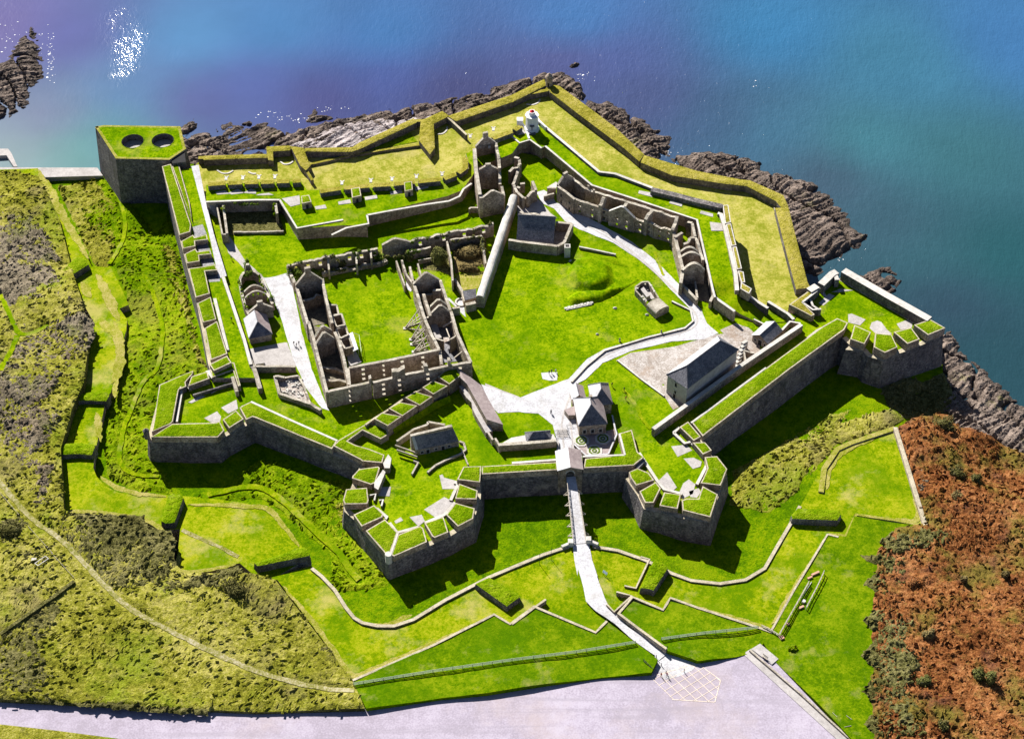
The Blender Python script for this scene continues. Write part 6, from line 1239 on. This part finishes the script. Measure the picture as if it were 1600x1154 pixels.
def core(mb, c, rx, ry, h, m=0):
    c = Vector(c); n, k = 10, 4; vs = []
    for j in range(k+1):
        a = math.pi/2*j/k
        for i in range(n):
            t = 6.283*i/n; q = .78+.18*noise.noise(Vector((c.x+math.cos(t)*2, c.y+math.sin(t)*2, j)))
            vs.append((c.x+rx*q*math.cos(a)*math.cos(t), c.y+ry*q*math.cos(a)*math.sin(t), c.z+h*.8*math.sin(a)))
    mb.add(vs, [(j*n+i, j*n+(i+1) % n, (j+1)*n+(i+1) % n, (j+1)*n+i) for j in range(k) for i in range(n)], m, True)
def bush(lb, fr, s, rx, ry, h, m='leaf', n=500, z=0.0, H=None, group=None, cat='bush', name='bush'):
    p = K(fr, s)[0]; c = H.at(*p) if H else W(p[0], p[1], z); t = thing(name, lb, cat, c, group)
    mb = MB(); core(mb, c, rx*.85, ry*.85, h*.9); leaves(mb, c, rx, ry, h, n, .26); mb.build('foliage', M[m], t)
    mb = MB()
    for i in range(3): a = i*2.1; mb.beam((c.x+.2*math.cos(a), c.y+.2*math.sin(a), c.z-.2), (c.x+rx*.4*math.cos(a), c.y+ry*.4*math.sin(a), c.z+h*.6), .12, .12)
    mb.build('stem', M['timber'], t); return t
bush('dark round bush at the top left corner of the square ruin', 'q1', '190,470', 3.0, 2.6, 4.2, n=700)
bush('low dark bush behind the chimneyed gable of the square ruin', 'q1', '490,430', 2.2, 1.4, 2.4)
bush('dark upright bush inside the middle of the ivy-grown north range', 'q1', '1345,235', 2.4, 1.7, 4.2, n=700)
bush('olive bush growing in a roofless room of the north range', 'q1', '800,320', 2.6, 1.6, 3.6, 'olive', 600)
bush('large olive-brown bush in the roofless yard left of the brown brushwood', 'q7', '770,640', 3.4, 3.0, 6.0, 'olive', 1100)
bush('wide brown brushwood filling the walled room beside the round-topped wall', 'q7', '1110,540', 5.4, 4.4, 4.0, 'brush', 1800)
bush('low strip of brown brushwood below the wide brown brushwood', 'q7', '1140,740', 5.6, 1.3, 2.4, 'brush', 800)
bush('small olive bush over the passage between courtyard and north range', 'q7', '390,610', 2.0, 1.6, 4.2, 'olive', 500)
bush('yellow-green gorse bush on the lawn right of the car park wall', 'r8', '620,170', 1.6, 1.1, 1.1, 'tuft', 300, H=HO)
bush('dark thorn bush at the right tip of the scrub below the lower left lawns', '30', '1470,250', 4.2, 3.4, 3.6, 'scrub', 900, H=HO)
bush('dark clump of scrub beside the worn path at the far left', '20', '70,1000', 4.6, 3.6, 3.2, 'scrub', 900, H=HO)
bush('dark ivy mound topping the ruined room at the head of the west yard', 'q5', '305,380', 1.4, 1.0, 5.2, n=350)
bush('dark ivy mound at the lower corner of the ivy-clad row beside the pale path', 'q5', '745,1010', 1.4, 1.2, 4.2, n=350)
for lb, s, rx, h, m in (('rounded grey-green shrub in the upper rusty bracken', '1160,650', 3.0, 3.4, 'scrub'), ('dark shrub with a deep shadow right of the rounded grey-green shrub', '1290,690', 2.0, 2.6, 'scrub'), ('bushy shrub at the top corner of the bracken, facing the shaded ditch', '1090,350', 4.2, 4.0, 'scrub'), ('dark low shrub in the bracken directly below the rounded grey-green shrub', '1180,790', 2.2, 2.0, 'brush')): bush(lb, '23', s, rx, rx*.85, h, m, 700, H=HO, group='shrubs in the bracken')
for lb, s, rx, h, m in (('pale yellow bush casting a long dark shadow low in the bracken', '1310,770', 2.4, 3.2, 'olive'), ('straggly tan shrub right of the pale yellow bush', '1380,800', 2.0, 4.4, 'olive'), ('dark shrub on the bracken edge halfway down the right lawn', '1000,520', 2.4, 2.6, 'brush'), ('shadowed shrub lowest on the bracken edge', '1080,1090', 2.2, 3.0, 'scrub'), ('rounded russet shrub with dark hollow at the upper bracken edge', '910,200', 3.0, 3.0, 'bracken'), ('dark hollowed shrub near the foot of the lawn edge scrub', '960,810', 2.4, 2.6, 'olive'), ('narrow dark shrub high on the right of the bracken', '1220,180', 1.3, 2.6, 'brush'), ('slim dark shrub near the right edge of the bracken', '1470,150', 1.3, 2.8, 'brush')): bush(lb, '33', s, rx, rx*.85, h, m, 600, H=HO, group='shrubs in the bracken')
IV = next(o for o in bpy.data.objects if o.name == 'ivy_ruin')
def ivy(root, fr, s, z, n=160, rx=1.2, h=2.2, m='leaf', name='ivy'):
    mb = MB()
    P = WP(K(fr, s), z)
    for a, b in zip(P[:-1], P[1:]):
        k = max(1, int((b-a).length/1.6))
        for i in range(k):
            if random.random() < .18: continue
            c = a.lerp(b, (i+.5)/k); leaves(mb, (c.x, c.y, z-h*random.uniform(.55, 1.0)), rx, .8, h, int(n*random.uniform(.4, 1.1)), .24, 0, 3)
    return mb.build(name, M[m], root)
ivy(IV, 'q1', '82,292 330,248', 5.2); ivy(IV, 'q1', '560,205 760,165', 5.4, m='olive'); ivy(IV, 'q1', '850,150 1040,118 1230,85', 5.4, n=120); ivy(IV, 'q1', '450,375 900,345', 2.0, 110, h=1.4, m='olive'); ivy(IV, 'q1', '1240,200 1420,225', 2.6, 110)
ivy(IV, 'q7', '380,366 660,305', 5.6, n=110); ivy(IV, 'q7', '700,300 900,258', 5.6, m='olive'); ivy(IV, 'q7', '1180,215 1440,152', 5.6, n=140, m='olive'); ivy(IV, 'q7', '350,505 660,445', 4.2, 130, h=1.8); ivy(IV, 'q7', '90,560 330,560', 3.4, 130, h=2.4, m='olive'); ivy(IV, 'q7', '1290,300 1330,520', 4.6, 90, m='olive'); ivy(IV, 'q7', '900,360 1280,305', 4.8, 90, h=1.6, m='olive'); ivy(IV, 'q1', '1040,130 1044,270', 5.4, 60, rx=.5); ivy(IV, 'q1', '100,320 170,500', 4.0, 130)
CT = next(o for o in bpy.data.objects if o.name == 'ivy_cottage_row')
ivy(CT, 'q5', '150,520 200,740 290,1060', 3.8, 110, rx=.6, h=1.6, m='tuft'); ivy(CT, 'q5', '520,440 600,720 740,950', 3.8, 120, rx=.6, h=1.8, m='tuft'); ivy(CT, 'q5', '265,860 450,790 650,800', 6.0, 40, rx=.5, h=.7, m='tuft'); ivy(CT, 'q5', '240,420 420,400', 5.4, 140, h=2.4)
CY_ = next(o for o in bpy.data.objects if o.name == 'casemate_yard')
ivy(CY_, 't5', '370,535 415,640', 5.0, 150, h=2.4, m='tuft'); ivy(CY_, 't5', '995,495 1005,640', 5.2, 150, h=2.2, m='tuft'); ivy(CY_, 't5', '440,515 860,520', 5.0, 90, h=1.4, m='leaf')
# ---------------------------------------------------------------- parade lawn details
t = thing('revetment', 'short zigzag white stone edging at the foot of the small lawn bank', 'edging', W(*K('12', '430,750')[0], 0))
mb = MB(); P = [W(*K('12', '%f,%f' % (335+160*i/8, 765-35*i/8))[0], .1) for i in range(9)]
for i, p in enumerate(P): mb.box((p.x, p.y, 0), .9, .7+.3*(i % 2), .5, .3)
mb.build('stones', M['cope'], t); mb = MB(); mb.beam(P[0]+Vector((0, -.5, .1)), P[-1]+Vector((0, -.5, .1)), .7, .3); mb.build('kerb', M['cope'], t)
def mound(name, s, fr, h, res=.8, m='lawn', fall=3.0):
    P = [q.xy for q in WP(K(fr, s), 0)]; mb = MB(); dp = lambda x, y, e: h*(lambda k: k*k*(3-2*k))(min(1, e/fall))*(1+.25*noise.noise(Vector((x*.2, y*.2, 2))))
    sheet(mb, P, .01, res, dp, 0, .2); return tag(mb.build(name, M[m]), kind='structure')
mound('lawn_bank', '360,460 500,440 620,500 640,600 560,660 480,670 380,640 340,560', '12', 2.0, fall=2.8)
mound('lawn_bank', '340,700 400,660 560,650 700,620 800,560 790,590 640,680 560,720 480,735 360,745', '12', 1.5, fall=1.6)
mound('lawn_bank', '420,430 640,440 760,520 640,490 500,430', '12', .6, fall=1.5)
r = thing('kerb_wall', 'low pale kerb wall along the curved edge of the parade lawn', 'low wall', W(1000, 530, 0))
line_wall(r, 'kerb', '893,596 916,571 945,547 1010,527 1070,512 1083,501 1079,484 1050,470', 'p', .6, -.2, .55, 'ruin', 'cope'); line_wall(r, 'kerb', '965,562 1000,590 1038,618', 'p', .5, -.2, .5, 'ruin', 'cope'); line_wall(r, 'kerb', '905,385 930,390 962,397', 'p', .9, -.2, .5, 'ruin', 'cope')
for s, fr, sz in (('345,440', '12', 1.1), ('365,470', '12', .9), ('640,762', '12', .9), ('840,803', '12', .8), ('530,925', '12', .7), ('910,548', '12', .8)):
    pass
for lb, s, sz in (('pale boulder on the lawn bank below the turreted yard', '365,470', .9), ('pale boulder alone on the parade lawn left of the half vault', '640,762', .9), ('pale boulder just below the half vault', '840,803', .8), ('small pale stone low on the parade lawn', '530,925', .7)):
    c = W(*K('12', s)[0], 0); mb = MB(); core(mb, (c.x, c.y, -.1), sz, sz*.7, .8); tag(mb.build('boulder', M['cope']), lb, 'boulder', 'boulders on the parade lawn')
for lb, s in (('small iron lamp on the kerb of the parade lawn, lower one', '670,965'), ('small iron lamp on the kerb of the parade lawn, upper one', '928,915')):
    c = W(*K('12', s)[0], .3); t = thing('lamp', lb, 'lamp', c); mb = MB(); mb.box((c.x, c.y, c.z-.3), .5, .5, .9, 0, 0, .8); mb.build('base', M['cope'], t); mb = MB(); mb.box((c.x, c.y, c.z+.6), .45, .45, .5); mb.build('lantern', M['iron'], t)
mb = MB(); prism(mb, WP(K('o4', '1285,95 1480,95 1490,200 1390,208 1310,180'), .13), .13, 0, 0, 0, 0); 
# ---------------------------------------------------------------- people
def body(h=1.72, stride=.18, arm=.2):
    """One skinned figure: joints, radii and edges grown with a Skin modifier, then baked to a mesh."""
    k = h/1.72; J = [(0, 0, .95), (0, 0, 1.2), (0, 0, 1.42), (0, .02, 1.53), (0, .03, 1.66)]; Rr = [.15, .14, .15, .06, .10]; E = [(0, 1), (1, 2), (2, 3), (3, 4)]
    def ch(root, pts):
        q = root
        for p, r_ in pts: J.append(p); Rr.append(r_); E.append((q, len(J)-1)); q = len(J)-1
    for s in (-1, 1):
        ch(0, [((.10*s, .02*s*stride*3, .85), .095), ((.11*s, s*stride*.6, .48), .065), ((.11*s, s*stride, .09), .045), ((.12*s, s*stride+.15, .04), .04)])
        ch(2, [((.20*s, 0, 1.40), .06), ((.26*s, -s*arm*.5, 1.13), .045), ((.25*s, -s*arm+.08, .88), .035), ((.25*s, -s*arm+.12, .79), .04)])
    bm = bmesh.new(); lay = bm.verts.layers.skin.verify(); bv = [bm.verts.new(tuple(c*k for c in j)) for j in J]
    for i, r_ in enumerate(Rr): bv[i][lay].radius = (r_*k, r_*k); bv[i][lay].use_root = (i == 0)
    for e in E: bm.edges.new((bv[e[0]], bv[e[1]]))
    me = bpy.data.meshes.new('tmp'); bm.to_mesh(me); bm.free()
    o = bpy.data.objects.new('tmp', me); COL.objects.link(o); o.modifiers.new('s', 'SKIN'); sb_ = o.modifiers.new('d', 'SUBSURF'); sb_.levels = 1
    dg = bpy.context.evaluated_depsgraph_get(); ev = o.evaluated_get(dg); m2 = bpy.data.meshes.new_from_object(ev); bpy.data.objects.remove(o); bpy.data.meshes.remove(me); return m2
BODY = [body(1.76, .2, .22), body(1.66, .1, .12)]
CL = {k: mat('cloth_'+k, [c, tuple(min(1, v*1.25) for v in c)], (1, 8), None) for k, c in dict(navy=(.02, .03, .08), black=(.015, .015, .018), red=(.35, .03, .03), pink=(.55, .20, .22), grey=(.12, .12, .13), white=(.6, .6, .6), green=(.05, .10, .05)).items()}
SKIN = mat('skin', [(.45, .27, .20), (.5, .31, .23)], (2, 9), None); HAIR = mat('hair', [(.03, .02, .012), (.05, .03, .02)], (3, 20), None)
PN = 0
def person(lb, v, rz, top, bottom, group, zz=None):
    global PN
    me = BODY[PN % 2].copy(); PN += 1; me.materials.clear()
    for q in (CL[top], CL[bottom], SKIN): me.materials.append(q)
    for p in me.polygons:
        z = p.center.z; p.material_index = 2 if z > 1.50 or (z < .86 and z > .70 and abs(p.center.x) > .2) else (1 if z < .95 else 0); p.use_smooth = True
    o = bpy.data.objects.new('person', me); COL.objects.link(o); o.location = v; o.rotation_euler = (0, 0, rz); tag(o, lb, 'person', group)
    mb = MB(); n = 10
    for j in range(3):
        a0, a1 = j*.5, (j+1)*.5; mb.cyl((0, -.01, 1.62+.12*math.sin(a0)), .115*math.cos(a0), .12*(math.sin(a1)-math.sin(a0)), n, .115*math.cos(a1))
    h = mb.build('hair', HAIR, None, (0, 0, 0)); h.parent = o
    return o
for lb, fr, s, rz, a, b, g, z in (('person in pink top by the bollard in the car park', 'pp', '405,925', 2.5, 'pink', 'navy', 'people in the car park', CPZ+.02), ('person in red-pink top left of the other walker in the car park', 'pp', '318,925', 2.4, 'red', 'black', 'people in the car park', CPZ+.02),
                                  ('person in black at the left of the three walkers on the west path', 'q2', '172,345', 1.0, 'black', 'black', 'walkers on the west path', .1), ('person in grey in the middle of the three walkers on the west path', 'q2', '208,370', 1.2, 'grey', 'navy', 'walkers on the west path', .1), ('person in navy at the right of the three walkers on the west path', 'q2', '242,345', 1.1, 'navy', 'grey', 'walkers on the west path', .1),
                                  ('person in black at the left of the trio on the white pad by the plaza', 'o4', '1385,120', .4, 'black', 'navy', 'trio on the pad', .15), ('person in navy in the middle of the trio on the white pad by the plaza', 'o4', '1415,105', .2, 'navy', 'black', 'trio on the pad', .15), ('person in white top at the right of the plaza trio', 'o4', '1470,100', -.3, 'white', 'black', 'trio on the pad', .02),
                                  ('person in black on the lawn nearest the guard house', 'gh', '617,215', .6, 'black', 'black', 'people on the guard house lawn', .02), ('person in green on the lawn beyond the guard house, in the middle', 'gh', '738,260', .3, 'green', 'black', 'people on the guard house lawn', .02), ('person in red top on the lawn right of the guard house', 'gh', '755,350', .9, 'red', 'grey', 'people on the guard house lawn', .02),
                                  ('person walking alone on the grey yard strip under the west rampart', 'q5', '18,175', .3, 'grey', 'black', None, .1), ('person standing on the grass of the west rampart', '10', '1440,840', .3, 'navy', 'black', None, 2.05), ('person alone on the pale path beside the entrance plaza', 'gh', '5,490', .3, 'black', 'grey', None, .1), ('person standing at the railing of the lower plaza lawn', 'o4', '1410,620', 2, 'navy', 'navy', None, .1)):
    person(lb, W(*K(fr, s)[0], z), rz, a, b, g)
# ---------------------------------------------------------------- posts, bollards, signs, fences
BG = 'posts flanking the car park entrance'
for lb, s, h in (('dark gatepost on the left where the road meets the car park', '245,655', 1.5), ('dark bollard below the left gatepost', '320,765', 1.1), ('dark bollard just above the person in pink', '392,880', 1.1), ('dark gatepost on the right where the road meets the car park', '405,520', 1.5), ('slim dark bollard second along the right side of the car park entrance', '625,600', 1.1), ('slim dark bollard at the tip of the grass bank beside the yellow-boxed area', '862,695', 1.1), ('dark bollard alone inside the painted box grid', '662,860', 1.3)):
    c = W(*K('pp', s)[0], CPZ); t = thing('bollard', lb, 'bollard', c, BG); mb = MB(); mb.cyl((c.x, c.y, CPZ), .11, h, 10, .09); mb.build('post', M['iron'], t); mb = MB(); mb.cyl((c.x, c.y, CPZ+h), .13, .12, 10, .04); mb.build('cap', M['iron'], t)
for lb, s, h in (('slim lamp post on the place of arms lawn, left of its twin', '172,72', 4.6), ('slim lamp post on the place of arms lawn, nearer the road', '243,38', 4.6)):
    c = HC.at(*K('32', s)[0]); t = thing('lamp_post', lb, 'lamp post', c, 'slim posts left of the road'); mb = MB(); mb.cyl(tuple(c), .07, h, 8, .05); mb.build('pole', M['iron'], t); mb = MB(); mb.cyl((c.x, c.y, c.z+h), .14, .25, 8, .05); mb.build('lamp_head', M['iron'], t)
c = HC.at(*K('32', '575,140')[0]); t = thing('information_board', 'pale blue information board on two posts right of the road', 'sign', c)
mb = MB(); d = Vector((.8, -.75, 0)).normalized(); P = [c-d*.8+Vector((0, 0, 1.0)), c+d*.8+Vector((0, 0, 1.0)), c+d*.8+Vector((.25, .3, 1.7)), c-d*.8+Vector((.25, .3, 1.7))]; mb.add(P+[p+Vector((.03, .03, -.05)) for p in P], [(0, 1, 2, 3), (7, 6, 5, 4), (0, 4, 5, 1), (1, 5, 6, 2), (2, 6, 7, 3), (3, 7, 4, 0)]); mb.build('panel', mat('pale_blue_panel', [(.35, .48, .60), (.5, .6, .7)], (1, 5), None), t)
for s in (-.6, .6): mb = MB(); p = c+d*s; mb.beam((p.x+.1, p.y+.12, c.z-.2), (p.x+.1, p.y+.12, c.z+1.3), .09, .09); mb.build('leg', M['iron'], t)
def fence(lb, P, sp=3.05, hg=1.25, rails=(.35, .8, 1.22), m='greenrail', name='rail_fence'):
    P = resample([Vector(p) for p in P], sp, False); t = thing(name, lb, 'fence', P[len(P)//2]); mb = MB()
    for a, b in zip(P[:-1], P[1:]):
        for z in rails: mb.beam(a+Vector((0, 0, z)), b+Vector((0, 0, z)), .07, .2 if z < 1.2 else .3)
    mb.build('rails', M[m], t)
    for p in P: mb = MB(); mb.beam(p-Vector((0, 0, .3)), p+Vector((0, 0, hg+.05)), .13, .13); mb.build('post', M['timber'], t)
fence('long pale green rail fence across the lower lawn, left of the entrance road', MP(HO, [('31', '606,822 1100,742 1592,672'), ('32', '0,672 400,622 768,562')]))
fence('shorter pale green rail fence right of the entrance road', FP(HO, '928,542 1200,505 1530,470', '32'))
t = thing('metal_gate', 'dark metal farm gate lying open in the hedge beside the car park entrance', 'gate', W(*K('pp', '110,760')[0], 0)); A = W(*K('pp', '50,700')[0], -.3); B = W(*K('pp', '190,840')[0], -.9)
mb = MB()
for z in (.3, .7, 1.1): mb.beam(A+Vector((0, 0, z)), B+Vector((0, 0, z)), .08, .08)
for k in (0, .25, .5, .75, 1): p = A.lerp(B, k); mb.beam(p, p+Vector((0, 0, 1.2)), .08, .08)
mb.build('frame', M['iron'], t)
# painted box grid
mb = MB(); Z = CPZ+.05; q0 = W(1016, 1057, Z).xy; qa = W(1089, 1035, Z).xy; qb = W(1126, 1062, Z).xy; qc = W(1117, 1096, Z).xy; qd = W(1050, 1092, Z).xy
BX = [q0, qa, qb, qc, qd]
def mark(a, b, wd=.22):
    d = (b-a).normalized(); n = Vector((-d.y, d.x))*wd/2; mb.add([(*(a-n), Z), (*(b-n), Z), (*(b+n), Z), (*(a+n), Z)], [(0, 1, 2, 3)])
for a, b in zip(BX, BX[1:]): mark(a, b)
def clipline(p, d):
    ts = []
    for i in range(len(BX)):
        a, b = BX[i-1], BX[i]; e = b-a; den = d.x*e.y-d.y*e.x
        if abs(den) < 1e-6: continue
        w_ = a-p; t_ = (w_.x*e.y-w_.y*e.x)/den; u_ = (w_.x*d.y-w_.y*d.x)/den
        if 0 <= u_ <= 1: ts.append(t_)
    if len(ts) >= 2 and max(ts)-min(ts) > .5: mark(p+d*min(ts), p+d*max(ts), .16)
cc = sum(BX, Vector((0, 0)))/5
for (x1, y1), (x2, y2) in (((690, 830), (860, 730)), ((800, 800), (1000, 990))):
    a, b = W(*K('pp', '%f,%f' % (x1, y1))[0], Z).xy, W(*K('pp', '%f,%f' % (x2, y2))[0], Z).xy; d = (b-a).normalized(); n = Vector((-d.y, d.x))
    for k in range(-6, 7): clipline(cc+n*k*2.3+d*.01, d)
    Z += .004
tag(mb.build('road_marking', mat('worn_cream_paint', [(.5, .42, .36), (.62, .53, .45)], (.5, 3), None)), kind='structure')
flat('entrance_apron', '1022,1024 1040,1012 1064,1020 1092,1034 1082,1046 1060,1056 1036,1060 1024,1044', 'p', 'path', CPZ+.03, .8)
# right-hand wall and benches of the car park
flat('pavement', '95,232 105,195 160,160 1290,1180 1160,1200', 'r8', 'slab', CPZ+.14, .02)
r = thing('car_park_wall', 'low pale wall along the right side of the car park, with two paved bays', 'low wall', W(*K('r8', '700,650')[0], CPZ))
rwall(r, 'r8', '150,170 700,640 1290,1180', CPZ+.75, CPZ-.5, th=.5, rag=0)
for s in ('165,160 262,103 462,268 390,330', '980,842 1050,765 1455,1108 1400,1180 1340,1170'): floor_(r, 'r8', s, CPZ+.3, 'slab', 'paved_bay')
for lb, s, a in (('dark bench nearest the lawn end of the lower paved bay', '1060,905', -.9), ('long bench in the middle of the lower paved bay', '1215,935', -.75), ('bench at the lower right of the paved bay', '1215,1035', .2), ('single seat in the small upper paved bay', '312,262', -.8)):
    c = W(*K('r8', s)[0], CPZ+.3); t = thing('park_bench', lb, 'bench', c, 'benches beside the car park'); d = Vector((math.cos(a), math.sin(a), 0)); n = Vector((-d.y, d.x, 0)); L_ = .9
    mb = MB(); mb.beam(c-d*L_+Vector((0, 0, .45)), c+d*L_+Vector((0, 0, .45)), .5, .08); mb.build('seat', M['timber'], t); mb = MB(); mb.beam(c-d*L_+n*.3+Vector((0, 0, .85)), c+d*L_+n*.3+Vector((0, 0, .85)), .08, .4); mb.build('backrest', M['timber'], t)
    for k in (-1, 1): mb = MB(); p = c+d*k*.7; mb.beam((p.x, p.y, c.z), (p.x, p.y, c.z+.45), .1, .4); mb.build('leg', M['iron'], t)
# railed works beside the lower right covered way
t = thing('railed_frame', 'railed timber walkway with brick ends on the right-hand lawn edge', 'railing', HO.at(*K('r7', '520,560')[0]))
def rl(pts, hs, hg, m='timber', nm='rail', sp=2.0):
    P = [HO.at(*q[:2]) for q in K('r7', pts)]; mb = MB(); P = resample(P, sp, False)
    for a, b in zip(P[:-1], P[1:]):
        for z in hs: mb.beam(a+Vector((0, 0, z)), b+Vector((0, 0, z)), .16, .16)
    for p in P: mb.beam(p-Vector((0, 0, .2)), p+Vector((0, 0, hg)), .14, .14)
    mb.build(nm, M[m], t)
rl('800,215 720,390 570,680', (.7, 1.5), 1.6); rl('605,350 470,590 220,1030', (.6, 1.1, 1.5), 1.6); rl('640,330 520,520', (.3,), .4, 'cope'); rl('0,900 130,965 215,1020', (.4, .9), 1.0)
for s, sx, sy in (('690,220', 2.6, .6), ('620,275', 1.6, .5), ('510,655', 1.6, .6), ('255,1045', 1.2, 1.2), ('340,870', .8, .6)):
    c = HO.at(*K('r7', s)[0]); mb = MB(); mb.box((c.x, c.y, c.z-.2), sx, sy, .8, .5); mb.build('brick_pier', mat('pink_brick', [(.38, .20, .14), (.5, .30, .22)], (2, 6), None) if 'pink_brick' not in bpy.data.materials else bpy.data.materials['pink_brick'], t)
c = HO.at(*K('r7', '540,580')[0]); mb = MB(); mb.cyl((c.x, c.y, c.z), .55, .7, 12); mb.build('white_drum', M['cope'], t)
# left-hand odds and ends
t = thing('white_frame', 'small white rectangular frame lying in the rough grass at the far left', 'frame', HO.at(*K('30', '262,58')[0])); Q = [HO.at(*q[:2]) for q in K('30', '220,75 285,30 305,45 240,88')]
mb = MB()
for i in range(4): mb.beam(Q[i]+Vector((0, 0, .9)), Q[(i+1) % 4]+Vector((0, 0, .9)), .2, .14)
mb.build('frame', M['cope'], t)
for q in Q: mb = MB(); mb.beam(q, q+Vector((0, 0, .9)), .1, .1); mb.build('leg', M['timber'], t)
c = HO.at(*K('30', '212,45')[0]); mb = MB(); mb.box((c.x, c.y, c.z), 1.4, 1.2, .5); mb.build('base_block', M['cope'], t)
for lb, s, fr in (('thin grey rail line above the dark scrub clump on the far left', '-30,730 0,760 120,900', '20'), ('thin grey rail line running down past the dark scrub clump', '180,975 330,1140', '20'), ('thin grey rail line ending at the old field wall', '320,5 460,158', '30')):
    fence(lb, FP(HO, s, fr), 4.0, .9, (.75,), 'timber', 'hand_rail')
crest('old grass-grown field wall crossing the rough slope at the far left', '460,170 330,270 140,400 0,500', '30', HO, .9, 1.0, 2, group=None, m='scrub', mt='scrub')
# quay
t = thing('quay_wall', 'pale concrete quay wall along the shore left of the corner tower', 'quay', W(110, 268, SEA))
mb = MB(); prism(mb, WP(K('00', '-60,1040 230,1042 605,1042 640,1092 280,1102 235,1052 -60,1056'), -14.2), -14.2, -19, 0, 0, 0); mb.build('quay', M['slab'], t)
t = thing('slipway', 'short white slipway running into the water at the left edge', 'slipway', W(12, 245, SEA)); mb = MB(); prism(mb, WP(K('00', '-40,925 50,925 70,950 108,1035 85,1035 40,965 -40,970'), -15.6), -15.6, -19, 0, 0, 0); mb.build('ramp', M['slab'], t)
# footbridge posts and dry margins along the mown terraces
for n_, s in enumerate(('35,285 65,345 95,405', '59,265 75,292 105,350 138,405', '168,505 190,540 175,600', '640,540', '80,740 85,790 70,795')):
    if ',' in s and len(s.split()) > 1: ribbon('dry_margin', FP(HC, s), [.3, 2, 2.2, 1.8, .3], 'straw', HC, .13, .9, wig=1.0)
for s in ('72,797 150,800 235,812 262,835', '158,745 190,768 260,776', '292,788 400,791 423,794 468,853', '278,868 276,900 370,882', '442,915 500,985 548,1058 560,1056 680,1004 755,968', '1290,850 1240,922 1208,975', '1050,940 1204,982', '1290,765 1294,735 1312,705 1395,672', '1400,810 1440,818 1425,760', '645,960 600,980 570,975'): ribbon('dry_margin', FP(HC, s), [.3, 1.5, 1.9, 1.5, .3], 'straw', HC, .13, .9, wig=.8)

for s_, fr, wd_ in (('720,235 790,310 850,400 930,560 1010,640', 'gh', 1.0), ('890,410 900,470 925,530 945,560', '12', .9)): ribbon('worn_line', WP(K(fr, s_), 0), wd_, 'cover', lambda x, y: 0.0, .16, 1.0)
for s_, wd_ in (('905,345 945,362 1000,402 1048,446 1086,486 1092,506 1070,520 1000,534 940,556 905,585', .55), ('915,352 955,373 1012,415 1056,457', .4), ('885,730 880,690 876,660 890,620', .5), ('897,732 895,690 890,650', .5)): ribbon('wheel_track', WP(K('p', s_), 0), wd_, 'slab', lambda x, y: 0.0, .13, 1.0)

for s_, wd_ in (('38,290 65,345 98,402', 4.0), ('60,268 74,292 106,350 139,405', 3.0), ('150,428 172,470 185,500', 3.4), ('128,440 140,465', 2.6), ('176,500 194,545 184,590 178,622', 2.2), ('160,500 172,520', 3.0), ('150,645 156,690', 2.0), ('90,720 84,795', 2.4)): ribbon('dry_margin', FP(HC, s_), [.3, wd_*.9, wd_, wd_*.8, .3], 'straw', HC, .12, .9, wig=1.3)
